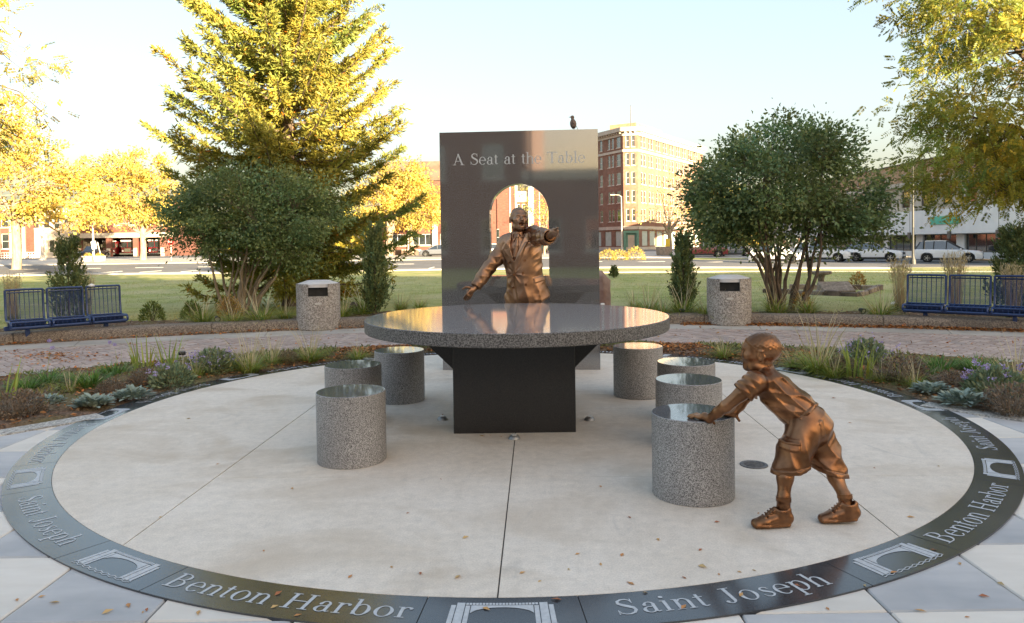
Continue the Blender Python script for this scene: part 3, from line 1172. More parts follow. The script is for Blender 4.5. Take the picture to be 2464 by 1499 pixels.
    def mesh(self, name, material, origin=(0, 0, 0)):
        F = self.F
        neg = F < 0
        a = neg[:-1, :-1, :-1]
        s = np.zeros(a.shape, np.uint8)
        corners = [(i, j, k) for i in (0, 1) for j in (0, 1) for k in (0, 1)]
        nx, ny, nz = F.shape
        for (i, j, k) in corners:
            s += neg[i:nx - 1 + i, j:ny - 1 + j, k:nz - 1 + k]
        act = np.nonzero((s > 0) & (s < 8))
        idx = np.full(a.shape, -1, np.int32)
        n = len(act[0])
        idx[act] = np.arange(n)
        val = {c: F[act[0] + c[0], act[1] + c[1], act[2] + c[2]] for c in corners}
        acc = np.zeros((n, 3), np.float32)
        cnt = np.zeros(n, np.float32)
        for c in corners:
            for ax in range(3):
                if c[ax] == 0:
                    e = list(c)
                    e[ax] = 1
                    e = tuple(e)
                    v0, v1 = val[c], val[e]
                    cr = (v0 < 0) != (v1 < 0)
                    t = np.where(cr, v0 / np.where(cr, v0 - v1, 1), 0)
                    p = np.tile(np.array(c, np.float32), (n, 1))
                    p[:, ax] += t
                    acc += p * cr[:, None]
                    cnt += cr
        V = (np.stack(act, 1) + acc / cnt[:, None]) * self.h + self.lo - np.array(origin)
        quads = []
        for ax in range(3):
            sl0 = [slice(1, nx - 1), slice(1, ny - 1), slice(1, nz - 1)]
            sl1 = list(sl0)
            sl0[ax] = slice(0, F.shape[ax] - 1)
            sl1[ax] = slice(1, F.shape[ax])
            n0, n1 = neg[tuple(sl0)], neg[tuple(sl1)]
            for flip, m in ((False, n0 & ~n1), (True, ~n0 & n1)):
                i = list(np.nonzero(m))
                for q in range(3):
                    if q != ax:
                        i[q] = i[q] + 1
                b, c = (ax + 1) % 3, (ax + 2) % 3
                def cell(db, dc):
                    j = list(i)
                    j[b] = j[b] - db
                    j[c] = j[c] - dc
                    return idx[tuple(j)]
                q4 = [cell(1, 1), cell(0, 1), cell(0, 0), cell(1, 0)]
                if flip:
                    q4.reverse()
                quads.append(np.stack(q4, 1))
        Q = np.concatenate(quads)
        Q = Q[(Q >= 0).all(axis=1)]
        return new_mesh(name, V, Q, material, smooth=True)

def rim(f, p, n, rad, amp=.0045, w=.010):
    """turned-up seam just inside a hem plane"""
    n = np.array(n, float) / np.linalg.norm(n)
    p = np.array(p, float)
    sl, X, Y, Z = f.reg(p - rad, p + rad)
    q = (X - p[0]) * n[0] + (Y - p[1]) * n[1] + (Z - p[2]) * n[2] + w
    band = sstep(np.abs(q) - w, .004)
    groove = sstep(np.abs(q + w * 1.35) - .002, .004)
    f.F[sl] += (-amp * band + amp * .7 * groove).astype(np.float32)

def poly_sd(px, pz, poly):
    """signed distance to a polygon (negative inside), 2D arrays"""
    inside = np.zeros(np.broadcast(px, pz).shape, bool)
    d2 = np.full(inside.shape, 1e9)
    n = len(poly)
    for i in range(n):
        (x0, y0), (x1, y1) = poly[i], poly[(i + 1) % n]
        ex, ey = x1 - x0, y1 - y0
        t = np.clip(((px - x0) * ex + (pz - y0) * ey) / (ex * ex + ey * ey + 1e-12), 0, 1)
        d2 = np.minimum(d2, (px - x0 - t * ex) ** 2 + (pz - y0 - t * ey) ** 2)
        if abs(ey) > 1e-9:
            c = ((y0 > pz) != (y1 > pz)) & (px < ex * (pz - y0) / ey + x0)
            inside ^= c
    return np.where(inside, -1, 1) * np.sqrt(d2)

def sstep(d, w):
    """1 inside (d<0), soft over w"""
    t = np.clip(0.5 - d / w, 0, 1)
    return t * t * (3 - 2 * t)

def ridge(x):
    """cloth crease: narrow crest, broad valley, 0..1"""
    return (1 - np.abs(np.sin(x))) ** 1.3

def frame_of(yaw, pitch, roll=0.0):
    """head frame: side, forward, up; yaw turns forward from -y towards +x"""
    f = np.array([math.sin(yaw) * math.cos(pitch), -math.cos(yaw) * math.cos(pitch), math.sin(pitch)])
    s = np.array([math.cos(yaw), math.sin(yaw), 0.0])
    u = np.cross(s, f)
    u = -u if u[2] < 0 else u
    c, q = math.cos(roll), math.sin(roll)
    return c * s + q * u, f, c * u - q * s

M_bronze = mat('bronze', (0.20, 0.095, 0.044), (0.40, 0.20, 0.098), scale=4.0, rough=0.27, metal=0.92, bump=0.10, bscale=150,
               c3=(0.12, 0.055, 0.03), scale3=9.0, amt3=0.75, rough2=0.42, detail=6)
M_bronze_d = mat('bronze_dark', (0.22, 0.125, 0.078), (0.38, 0.225, 0.14), scale=4.0, rough=0.32, metal=0.92, bump=0.10, bscale=140,
                 c3=(0.13, 0.07, 0.045), scale3=7.0, amt3=0.6, rough2=0.45, detail=6)
M_bronze_m = mat('bronze_suit', (0.25, 0.14, 0.083), (0.45, 0.265, 0.16), scale=4.0, rough=0.26, metal=0.92, bump=0.10, bscale=140,
                 c3=(0.15, 0.075, 0.04), scale3=6.0, amt3=0.6, rough2=0.42, detail=6)

# ---------------- the man
MY = 7.36
def m_(u, v, dy=0.0):
    return np.array(pix((1100 + u / 5.353) * .9856, (480 + v / 5.353) * .9856, MY + dy))
man_o = np.array([0.115, MY, 0.0])
man = thing('bronze_man_statue', 'bronze statue of a man in a double breasted suit with arms spread', 'statue', tuple(man_o))

def head_field(f, c, ax, s=1.0, mouth=True, child=False):
    S, Fw, U = ax
    A = [S, Fw, U]
    def P(x, y, z):
        return c + (S * x + Fw * y + U * z) * s
    def E(p, r, k=.01, op='add'):
        f.ell(P(*p), np.array(r) * s, A, k * s, op)
    def Cn(p, q, ra, rb, k=.01, op='add'):
        f.cone(P(*p), P(*q), ra * s, rb * s, k * s, op)
    if child:
        E((0, -.016, .03), (.079, .101, .084), 0)
        E((0, .026, -.036), (.063, .064, .072), .035)
        E((0, .045, .02), (.060, .045, .05), .03)
    else:
        E((0, -.012, .032), (.079, .100, .086), 0)
        E((0, .020, -.045), (.062, .077, .082), .03)
    E((0, .062 if child else .070, -.094 if child else -.103), (.030, .024, .020), .03)
    for q in (-1, 1):
        E((q * .045, .058, -.022), (.028, .026, .024), .03)
        E((q * .051, .01, -.085), (.018, .04, .022), .03)
    Cn((-.040, .081, .022), (.040, .081, .022), .010 if child else .011, .010 if child else .011, .022)
    for q in (-1, 1):
        E((q * .032, .098, .003), (.019, .018, .012), .010, 'cut')
        E((q * .032, .081, .000), (.0145, .012, .009), .002)
    if child:
        Cn((0, .082, .008), (0, .094, -.024), .007, .0105, .016)
    else:
        Cn((0, .090, .012), (0, .112, -.026), .008, .0135, .014)
    ny = .086 if child else .098
    for q in (-1, 1):
        E((q * .013, ny, -.030), (.009, .012, .008), .010)
    if mouth:
        Cn((-.020, .090, -.049), (.020, .090, -.049), .0105, .0105, .012)
        Cn((-.016, .088, -.086), (.016, .088, -.086), .0095, .0095, .012)
        E((0, .100, -.067), (.024, .040, .0165), .005, 'cut')
        Cn((-.028, .090, -.044), (.028, .090, -.044), .0055, .0055, .004)
    else:
        Cn((-.014, .079, -.052), (.014, .079, -.052), .0085, .0085, .010)
        Cn((-.012, .077, -.067), (.012, .077, -.067), .009, .009, .010)
        E((0, .092, -.0595), (.022, .012, .0025), .002, 'cut')
    ex = .081 if not child else .078
    for q in (-1, 1):
        E((q * ex, -.012, -.012), (.010, .020, .034), .006)
        E((q * (ex + .011), -.010, -.010), (.008, .011, .020), .005, 'cut')
        E((q * (ex + .001), -.002, -.004), (.006, .005, .010), .003)

def finger(f, pts, r0, r1, k=.005):
    n = len(pts)
    for i in range(n - 1):
        ra, rb = r0 + (r1 - r0) * i / (n - 1), r0 + (r1 - r0) * (i + 1) / (n - 1)
        f.cone(pts[i], pts[i + 1], ra, rb, k)

def build_man():
    # body: head, neck, hands and the hidden trunk as one surface
    f = Field((-0.58, MY - .86, .02), (0.62, MY + .20, 1.86), .0056)
    hc = m_(893, 296, -.03)
    ax = frame_of(R(17), R(9), R(-3))
    head_field(f, hc, ax, 1.0)
    # hairline: the close-cropped hair stands a little proud and grained
    S, Fw, U = ax
    def hair(X, Y, Z):
        x, y, z = [(X - hc[0]) * A[0] + (Y - hc[1]) * A[1] + (Z - hc[2]) * A[2] for A in (S, Fw, U)]
        line = .070 - 1.05 * np.maximum(y - .035, 0) * 1.2 - .15 * np.maximum(-y, 0) - .09 * (y < -.02)
        m = sstep(-(z - np.where(y > .04, .058 + .3 * (y - .04), -.012)), .008)
        return -.0035 * m + .0012 * m * np.sin(x * 620) * np.sin(y * 540 + z * 300) * np.sin(z * 610)
    f.offset(hair, hc - .14, hc + .15)
    nb = m_(885, 520, .0)
    f.cone(hc + U * -.07 + Fw * -.018, nb, .056, .062, .02)
    f.loft([(m_(890, 560), .10, .06), (m_(910, 680), .16, .09), (m_(960, 1000), .13, .09), (m_(975, 1250), .14, .09)], (1, 0, 0), .03)
    # right arm of the statue (to the left of the table view), palm turned up
    f.chain([m_(720, 610), m_(490, 930, -.06), m_(318, 1192, -.15)], [.05, .04, .030])
    w = m_(316, 1196, -.15)
    f.chain([w, m_(285, 1215, -.165), m_(245, 1240, -.18)], [.027, .030, .026], .012)
    f.ell(m_(268, 1232, -.175), (.032, .024, .030), None, .012)
    finger(f, [m_(250, 1228, -.195), m_(214, 1275, -.215), m_(186, 1312, -.205), m_(178, 1340, -.19)], .0105, .0082)
    finger(f, [m_(262, 1248, -.185), m_(228, 1296, -.20), m_(202, 1330, -.185), m_(196, 1354, -.17)], .0108, .0084)
    finger(f, [m_(276, 1262, -.17), m_(248, 1306, -.18), m_(228, 1336, -.165), m_(222, 1354, -.15)], .0102, .008)
    finger(f, [m_(290, 1268, -.155), m_(270, 1306, -.16), m_(256, 1328, -.15), m_(252, 1342, -.14)], .0092, .0072)
    finger(f, [m_(290, 1206, -.165), m_(244, 1186, -.20), m_(200, 1182, -.215), m_(160, 1208, -.22)], .0145, .0095)
    # left arm, reaching out and pointing
    f.chain([m_(1095, 490, -.03), m_(1205, 512, -.27), m_(1306, 512, -.49)], [.05, .042, .032])
    h0 = m_(1310, 506, -.50)
    h1 = m_(1352, 462, -.585)
    f.chain([h0, m_(1335, 482, -.55), h1], [.030, .034, .036], .012)
    k0 = m_(1368, 432, -.60)
    finger(f, [k0, m_(1384, 420, -.645), m_(1394, 412, -.69), m_(1402, 408, -.725)], .0115, .0085)
    finger(f, [m_(1382, 452, -.60), m_(1404, 448, -.635), m_(1396, 470, -.635), m_(1372, 474, -.61)], .0115, .010)
    finger(f, [m_(1382, 474, -.595), m_(1402, 472, -.625), m_(1392, 492, -.625), m_(1366, 494, -.60)], .0110, .0098)
    finger(f, [m_(1374, 494, -.585), m_(1392, 494, -.61), m_(1382, 508, -.61), m_(1360, 508, -.59)], .0100, .009)
    finger(f, [m_(1336, 446, -.56), m_(1350, 424, -.60), m_(1372, 424, -.625), m_(1392, 440, -.64)], .0125, .0095)
    link('body', f.mesh('body', M_bronze_d, man_o), man)

    # shirt and tie
    f = Field((-0.12, MY - .2, 1.10), (0.32, MY + .16, 1.60), .0056)
    f.loft([(m_(890, 575), .13, .075), (m_(905, 660), .165, .108), (m_(930, 800), .17, .122), (m_(955, 980), .16, .118)], (1, 0, 0), .03)
    f.cone(m_(880, 490, -.01), m_(885, 545, -.01), .070, .078, .02)
    f.cone(m_(872, 425, -.01), m_(880, 500, -.01), .062, .058, 0, 'cut')
    for (a, b, c) in (((810, 490), (868, 500), (822, 582)), ((972, 482), (904, 496), (948, 528))):
        f.chain([m_(*a, -.075), m_(*c, -.105)], [.007, .005], .004)
        f.chain([m_(*b, -.085), m_(*c, -.105)], [.007, .005], .004)
    link('shirt', f.mesh('shirt', M_bronze_d, man_o), man)
    f = Field((-0.05, MY - .22, 1.22), (0.14, MY - .02, 1.58), .005)
    f.loft([(m_(884, 498, -.098), .015, .011), (m_(884, 522, -.104), .013, .010), (m_(880, 532, -.106), .011, .008), (m_(868, 640, -.121), .020, .008), (m_(848, 790, -.131), .027, .008)], (1, 0, 0), .008)
    link('tie', f.mesh('tie', M_bronze_d, man_o), man)

    # jacket
    f = Field((-0.52, MY - .62, .84), (0.62, MY + .22, 1.66), .0058)
    f.loft([(m_(885, 540, .01), .085, .068), (m_(893, 585), .165, .098), (m_(912, 650), .198, .125), (m_(930, 770), .194, .138), (m_(955, 900), .178, .133),
            (m_(970, 1010), .168, .128), (m_(990, 1150), .184, .138), (m_(1008, 1300), .216, .152), (m_(1012, 1420), .226, .157)], (1, 0, 0), .035)
    f.plane_cut(m_(1200, 1352, -.1), (.32, .0, -1.0))
    # shoulders and sleeves
    f.ell(m_(742, 600), (.085, .088, .075), None, .05)
    f.chain([m_(728, 625), m_(610, 800, -.02), m_(505, 930, -.055), m_(420, 1050, -.10), m_(330, 1178, -.145)], [.080, .071, .069, .064, .056], .03)
    f.ell(m_(1085, 478, -.01), (.085, .088, .075), None, .05)
    f.chain([m_(1090, 492, -.03), m_(1165, 512, -.16), m_(1225, 520, -.29), m_(1300, 520, -.46)], [.084, .076, .072, .067], .03)
    # relief of the front: lapels, overlap, pockets, V opening
    def uv(poly):
        return [tuple(m_(u, v, -.12)[[0, 2]]) for u, v in poly]
    lap_l = uv([(800, 478), (765, 520), (700, 640), (668, 700), (700, 790), (770, 920), (828, 1010), (838, 840), (790, 700), (780, 600), (806, 505)])
    lap_r = uv([(985, 462), (1030, 470), (1050, 540), (1000, 610), (960, 690), (905, 860), (838, 1012), (832, 850), (880, 700), (940, 570), (972, 490)])
    vee = uv([(806, 470), (800, 560), (800, 640), (832, 840), (900, 660), (952, 540), (978, 470), (890, 440)])
    panel = uv([(838, 840), (980, 600), (1400, 500), (1400, 1500), (930, 1500), (886, 1380), (862, 1250), (838, 1120), (822, 1020)])
    flap = uv([(1085, 1068), (1240, 1030), (1256, 1085), (1102, 1130)])
    breast = uv([(958, 668), (1062, 608), (1066, 622), (962, 684)])
    bx, bz = m_(832, 1012, -.14)[[0, 2]]
    def relief(X, Y, Z):
        x, z = X[:, :, 0], Z[:, 0, :]
        x, z = X[:, 0, :], Z[0, :, :]
        xx, zz = np.broadcast_arrays(x, z)
        H = np.zeros(xx.shape)
        H += .013 * sstep(poly_sd(xx, zz, panel), .008)
        H += .013 * sstep(poly_sd(xx, zz, lap_l), .006)
        H += .013 * sstep(poly_sd(xx, zz, lap_r), .006)
        H += .007 * sstep(poly_sd(xx, zz, flap), .007)
        H -= .006 * sstep(poly_sd(xx, zz, breast), .006)
        H -= .075 * sstep(poly_sd(xx, zz, vee), .010)
        # drag folds out of the button, drape folds in the skirt
        r = np.sqrt((xx - bx) ** 2 + (zz - bz) ** 2)
        a = np.arctan2(zz - bz, xx - bx)
        H += .010 * np.exp(-((r - .06) / .055) ** 2) * (ridge(a * 3.5 + .6) - .4)
        low = np.clip((bz - zz) / .2, 0, 1)
        H += .008 * low * (ridge((xx + .25 * (zz - bz)) * 24 + 1.0) - .4) * sstep(-(xx - bx) - .02, .06)
        H += .005 * low * (ridge((xx - .5 * (zz - bz)) * 17) - .4)
        up = np.clip((zz - bz) / .12, 0, 1) * sstep(-(xx - bx) - .03, .05)
        H += .005 * up * (ridge((zz - .9 * xx) * 30 + .5) - .4) * np.exp(-((xx - .27) / .09) ** 2)
        H += .004 * (ridge((zz + 1.2 * xx) * 34) - .4) * np.exp(-((xx + .05) / .06) ** 2)
        front = sstep((Y - (MY - .045)), .05)
        body = sstep(np.abs(X - .13) - .24, .03)
        return -(H[:, None, :] * front * body)
    f.offset(relief)
    # sleeve wrinkles
    def wr_l(X, Y, Z):
        a, b = m_(728, 625), m_(330, 1178, -.145)
        d = (b - a) / np.linalg.norm(b - a)
        t = (X - a[0]) * d[0] + (Y - a[1]) * d[1] + (Z - a[2]) * d[2]
        w = np.exp(-((t - .25) / .16) ** 2) + .35
        q = t * 24 + (Z - a[2]) * 26 - (X - a[0]) * 4 + Y * 9
        return -.0085 * w * (ridge(q * 1.25 + .5 * np.sin(t * 30)) - .35) * sstep(X + .115, .05) - .005 * (ridge(t * 13 - (Z - a[2]) * 34) - .35) * sstep(X + .13, .05)
    f.offset(wr_l)
    def wr_r(X, Y, Z):
        a, b = m_(1090, 492, -.03), m_(1300, 520, -.46)
        d = (b - a) / np.linalg.norm(b - a)
        t = (X - a[0]) * d[0] + (Y - a[1]) * d[1] + (Z - a[2]) * d[2]
        return -.0075 * (ridge(t * 27 + (Z - a[2]) * 26 + .4 * np.sin(Z * 40)) - .35) * sstep(-(t - .04), .06) * sstep(-(X - .22), .05)
    f.offset(wr_r)
    # cuffs
    f.cone(m_(300, 1222, -.16), m_(350, 1150, -.138), .043, .043, 0, 'cut')
    f.cone(m_(1318, 520, -.52), m_(1285, 520, -.42), .053, .053, 0, 'cut')
    d = m_(330, 1178, -.145) - m_(420, 1050, -.10)
    d /= np.linalg.norm(d)
    def endcut(p, n, rad):
        sl, X, Y, Z = f.reg(p - rad, p + rad)
        q = (X - p[0]) * n[0] + (Y - p[1]) * n[1] + (Z - p[2]) * n[2]
        f.F[sl] = np.maximum(f.F[sl], q.astype(np.float32))
    endcut(m_(327, 1182, -.146), d, .085)
    d2 = m_(1300, 520, -.46) - m_(1225, 520, -.29)
    d2 /= np.linalg.norm(d2)
    endcut(m_(1302, 520, -.465), d2, .095)
    jk = link('jacket', f.mesh('jacket', M_bronze_m, man_o), man)
    # shirt cuff of the pointing arm
    mb = MB()
    a, b = m_(1290, 518, -.44) - man_o, m_(1312, 513, -.495) - man_o
    mb.tube([a, b], [.046, .045], 24)
    mb.build('shirt_cuff', M_bronze, man, smooth=True, angle=40)
    # buttons
    for (u, v, dy) in ((972, 832, -.154), (948, 1000, -.158), (986, 1150, -.168), (762, 868, -.142), (832, 1018, -.166), (824, 1190, -.150)):
        p = m_(u, v, dy) - man_o
        M = Matrix.Translation(p) @ Matrix.Rotation(R(90), 4, 'X')
        MB().lathe([(.0125, -.012), (.0135, .003), (.011, .006), (.009, .003), (0, .003)], 16, M=M).build('button', M_bronze, jk, smooth=True, angle=40)

    # trousers and shoes
    f = Field((-0.2, MY - .30, .0), (0.44, MY + .24, 1.08), .0075)
    f.loft([(m_(975, 1130), .165, .11), (m_(965, 1300), .185, .125), (m_(955, 1420), .180, .12)], (1, 0, 0), .03)
    lk = np.array([-0.005, MY - .06, .50]); rk = np.array([.225, MY + .02, .50])
    f.chain([m_(890, 1400, -.01), lk, np.array([-.03, MY - .02, .07])], [.098, .078, .070], .03)
    f.chain([m_(1040, 1400, .01), rk, np.array([.245, MY + .08, .07])], [.098, .078, .070], .03)
    def fold(X, Y, Z):
        return .004 * np.sin(X * 60 + Z * 24) * sstep(Z - 1.05, .2)
    f.offset(fold)
    f.plane_cut((0, 0, .045), (0, 0, -1))
    link('trousers', f.mesh('trousers', M_bronze_m, man_o), man)
    for (x, y, a) in ((-.03, MY - .02, -.25), (.245, MY + .08, .25)):
        f = Field((x - .13, y - .26, 0.004), (x + .13, y + .14, .15), .0075)
        d = np.array([math.sin(a), -math.cos(a), 0])
        o = np.array([x, y, 0])
        f.chain([o - d * .05 + (0, 0, .045), o + d * .08 + (0, 0, .045), o + d * .17 + (0, 0, .036)], [.046, .046, .040], .02)
        f.cone(o + (0, 0, .05), o + (0, 0, .11), .046, .05, .02)
        f.plane_cut((0, 0, .0085), (0, 0, -1))
        link('shoe', f.mesh('shoe', M_bronze, man_o), man)
build_man()

# ---------------- the boy
def b_(u, v, Y):
    return np.array(pix((1580 + u / 2.828) * .9856, (790 + v / 2.828) * .9856, Y))
boy_o = np.array([1.52, 3.80, 0.0])
boy = thing('bronze_boy_statue', 'bronze statue of a small boy in shorts leaning forward to push a stool', 'statue', tuple(boy_o))
SIDE = np.array([-.30, -.954, 0.0])      # towards the boy's left, the near side

def build_boy():
    H = .0046
    f = Field((0.94, 3.56, .0), (1.90, 4.24, 1.0), H)
    hc = b_(782, 200, 3.965)
    fw = np.array([-.93, .355, .06]); fw /= np.linalg.norm(fw)
    s = np.cross(fw, (0, 0, 1)); s /= np.linalg.norm(s)
    u = np.cross(s, fw)
    roll = R(2)
    ax = (s, fw, u)
    head_field(f, hc, ax, .935, mouth=False, child=True)
    def hair(X, Y, Z):
        x, y, z = [(X - hc[0]) * A[0] + (Y - hc[1]) * A[1] + (Z - hc[2]) * A[2] for A in ax]
        lim = np.where(y > .02, .020 + .75 * (y - .02), np.where(y > -.03, .012, -.05 + .0 * y))
        m = sstep(-(z - lim), .006)
        n1 = np.sin(x * 210 + 4 * np.sin(z * 60)) * np.sin(y * 190 + 3 * np.sin(x * 70)) * np.sin(z * 200 + 2.0 * np.sin(y * 50))
        n2 = np.sin(x * 420 + y * 130) * np.sin(y * 400 - z * 150) * np.sin(z * 430 + x * 140)
        return -.0042 * m - .0022 * m * n1 - .0013 * m * n2
    f.offset(hair, hc - .13, hc + .13)
    nb = b_(815, 345, 3.955)
    f.cone(hc - u * .055 - fw * .025, nb, .045, .050, .018)
    hip, mid, chest = b_(1120, 690, 3.87), b_(960, 520, 3.92), b_(860, 430, 3.94)
    f.loft([(b_(830, 380, 3.945), .085, .05), (chest, .098, .066), (mid, .095, .080), (hip, .098, .085)], SIDE, .03)
    # near arm
    el = b_(552, 575, 3.865)
    wr = b_(437, 664, 3.955)
    f.chain([b_(745, 415, 3.835), b_(655, 490, 3.845), el, b_(495, 618, 3.91), wr], [.045, .036, .031, .028, .022], .012)
    zt = SHT + .008
    def onstool(x, y, dz):
        return np.array([x, y, zt + dz])
    wx, wy = wr[0], wr[1]
    f.chain([wr, onstool(wx - .018, wy + .022, .024)], [.0235, .024], .010)
    pc = onstool(wx - .036, wy + .045, .017)
    f.ell(pc, (.032, .030, .016), None, .010)
    for k, (dx, dy, l) in enumerate(((-.066, .028, 1), (-.074, .056, 1), (-.062, .084, 1), (-.040, .102, .85))):
        tip = onstool(wx + dx - .02, wy + dy + .03, .009)
        bs = onstool(wx - .045 + k * .007, wy + .030 + k * .012, .018)
        md = (tip + bs) / 2 + np.array([0, 0, .008])
        finger(f, [bs, md, tip], .0088, .0068, .004)
    finger(f, [onstool(wx - .02, wy + .02, .016), onstool(wx + .008, wy + .012, .010), onstool(wx + .030, wy + .008, -.012)], .0098, .0075, .005)
    # far arm
    wr2 = b_(606, 622, 4.055)
    f.chain([b_(725, 430, 4.065), b_(690, 500, 4.07), b_(645, 568, 4.065), wr2], [.043, .036, .031, .0235], .012)
    x2, y2 = wr2[0], wr2[1]
    f.chain([wr2, onstool(x2 - .014, y2 + .006, .020)], [.0235, .022], .010)
    f.ell(onstool(x2 - .035, y2 + .010, .015), (.032, .028, .015), None, .010)
    for k, (dx, dy) in enumerate(((-.092, -.016), (-.100, .006), (-.096, .028), (-.080, .048))):
        bs = onstool(x2 - .050, y2 - .008 + k * .012, .016)
        tip = onstool(x2 + dx, y2 + dy, .009)
        finger(f, [bs, (bs + tip) / 2 + np.array([0, 0, .007]), tip], .0086, .0066, .004)
    finger(f, [onstool(x2 - .012, y2 - .004, .014), onstool(x2 + .010, y2 - .018, .008), onstool(x2 + .022, y2 - .028, -.014)], .0098, .0075, .005)
    # legs
    f.chain([b_(1075, 760, 3.83), b_(985, 985, 3.765), b_(966, 1075, 3.725), b_(957, 1215, 3.695), b_(957, 1310, 3.69)], [.07, .041, .039, .029, .029], .02)
    f.chain([b_(1180, 760, 3.92), b_(1283, 1000, 3.855), b_(1318, 1075, 3.81), b_(1382, 1205, 3.745), b_(1392, 1290, 3.732)], [.065, .036, .037, .029, .029], .02)
    link('body', f.mesh('body', M_bronze, boy_o), boy)

    # t-shirt
    f = Field((1.10, 3.70, .40), (1.74, 4.20, .86), H)
    f.loft([(b_(815, 352, 3.952), .072, .052), (b_(838, 392, 3.945), .112, .068), (chest, .112, .077), (b_(910, 475, 3.93), .108, .086), (mid, .106, .092), (b_(1040, 592, 3.895), .108, .095),
            (b_(1108, 660, 3.875), .112, .100)], SIDE, .03)
    f.ell(b_(748, 408, 3.85), (.056, .056, .056), None, .03)
    f.chain([b_(748, 412, 3.835), b_(662, 486, 3.842)], [.060, .060], .02)
    f.ell(b_(735, 410, 4.05), (.054, .054, .054), None, .03)
    f.chain([b_(730, 420, 4.06), b_(692, 492, 4.068)], [.057, .056], .02)
    # drag folds along the back and flank
    a0, a1 = b_(800, 420, 3.85), b_(1120, 640, 3.80)
    dd = (a1 - a0) / np.linalg.norm(a1 - a0)
    pp = np.array([-dd[2], 0, dd[0]])
    def fold(X, Y, Z):
        t = (X - a0[0]) * dd[0] + (Z - a0[2]) * dd[2]
        q = (X - a0[0]) * pp[0] + (Z - a0[2]) * pp[2]
        env = np.clip(t / .08, 0, 1) * np.clip((.46 - t) / .12, 0, 1)
        return -env * (.0105 * (ridge(q * 58 + t * 6 + .9 * np.sin(t * 9)) - .35) + .0075 * (ridge(q * 36 - t * 19 + 1.3) - .35) + .004 * (ridge((t + .5 * q) * 34) - .35))
    f.offset(fold)
    f.offset(lambda X, Y, Z: .0028 * np.sin((X + Z) * 120 + Y * 40) * sstep((X - 1.27), .05))
    # neck hole, sleeve ends, hem
    f.cone(b_(806, 322, 3.956), b_(812, 338, 3.954), .060, .062, .006)
    f.cone(b_(800, 292, 3.957), b_(822, 372, 3.952), .053, .047, .002, 'cut')
    def endcut(p, n, rad):
        n = n / np.linalg.norm(n)
        sl, X, Y, Z = f.reg(p - rad, p + rad)
        q = (X - p[0]) * n[0] + (Y - p[1]) * n[1] + (Z - p[2]) * n[2]
        f.F[sl] = np.maximum(f.F[sl], q.astype(np.float32))
    endcut(b_(668, 481, 3.842), b_(640, 508, 3.842) - b_(720, 432, 3.84), .085)
    endcut(b_(694, 488, 4.068), b_(690, 505, 4.068) - b_(730, 420, 4.06), .075)
    f.cone(b_(640, 505, 3.842), b_(690, 462, 3.842), .047, .045, 0, 'cut')
    hemn = b_(1110, 665, 3.87) - b_(1040, 595, 3.895)
    rim(f, b_(1098, 652, 3.87), hemn, .17, .005, .009)
    f.plane_cut(b_(1098, 652, 3.87), hemn)
    ts = link('t_shirt', f.mesh('t_shirt', M_bronze, boy_o), boy)
    d = b_(640, 508, 3.842) - b_(720, 432, 3.84)
    d = d / np.linalg.norm(d)
    c = b_(671, 478, 3.842)
    mb = MB()
    mb.tube([c - d * .016 - boy_o, c - d * .012 - boy_o, c + d * .004 - boy_o, c + d * .007 - boy_o], [.056, .0615, .0615, .056], 28, cap=False)
    mb.build('sleeve_hem', M_bronze, ts, smooth=True)

    # cargo shorts
    f = Field((1.28, 3.60, .16), (1.80, 4.08, .62), H)
    f.loft([(b_(1068, 618, 3.885), .098, .086), (b_(1100, 668, 3.875), .108, .096), (b_(1140, 730, 3.87), .110, .102)], SIDE, .03)
    f.ell(b_(1192, 700, 3.87), (.062, .098, .066), None, .04)
    f.chain([b_(1095, 760, 3.82), b_(1035, 890, 3.785), b_(998, 1010, 3.765), b_(985, 1070, 3.762)], [.092, .084, .080, .082], .03)
    f.chain([b_(1180, 770, 3.925), b_(1235, 900, 3.885), b_(1272, 1010, 3.855), b_(1290, 1075, 3.845)], [.088, .080, .076, .078], .03)
    def sf(X, Y, Z):
        q = X * .92 + Z * .38
        r = -X * .38 + Z * .92
        low = np.clip((.50 - Z) / .12, 0, 1)
        return -low * .0085 * (ridge(q * 36 + .8 * np.sin(r * 18) + Y * 9) - .35) - .0060 * (ridge(r * 40 + .9 * np.sin(q * 13) + 1.2) - .35) * np.clip(np.sin(q * 15 + 1) + .2, 0, 1)
    f.offset(sf)
    pk = [tuple(b_(uu, vv, 3.72)[[0, 2]]) for uu, vv in ((922, 822), (1064, 828), (1058, 893), (905, 872))]
    pk2 = [tuple(b_(uu, vv, 3.72)[[0, 2]]) for uu, vv in ((925, 805), (1068, 812), (1066, 842), (922, 835))]
    def pocket(X, Y, Z):
        x, z = np.broadcast_arrays(X[:, 0, :], Z[0, :, :])
        Hh = .008 * sstep(poly_sd(x, z, pk), .006) + .006 * sstep(poly_sd(x, z, pk2), .005)
        return -(Hh[:, None, :] * sstep(Y - 3.80, .03))
    f.offset(pocket)
    sm = [tuple(b_(uu, vv, 3.72)[[0, 2]]) for uu, vv in ((1000, 690), (1006, 690), (985, 815), (979, 815))]
    bpk = [tuple(b_(uu, vv, 3.72)[[0, 2]]) for uu, vv in ((1222, 690), (1250, 690), (1268, 795), (1232, 795))]
    def seams(X, Y, Z):
        x, z = np.broadcast_arrays(X[:, 0, :], Z[0, :, :])
        Hh = -.006 * sstep(poly_sd(x, z, sm), .006) + .005 * sstep(poly_sd(x, z, bpk), .006)
        return -(Hh[:, None, :] * sstep(Y - 3.86, .03))
    f.offset(seams)
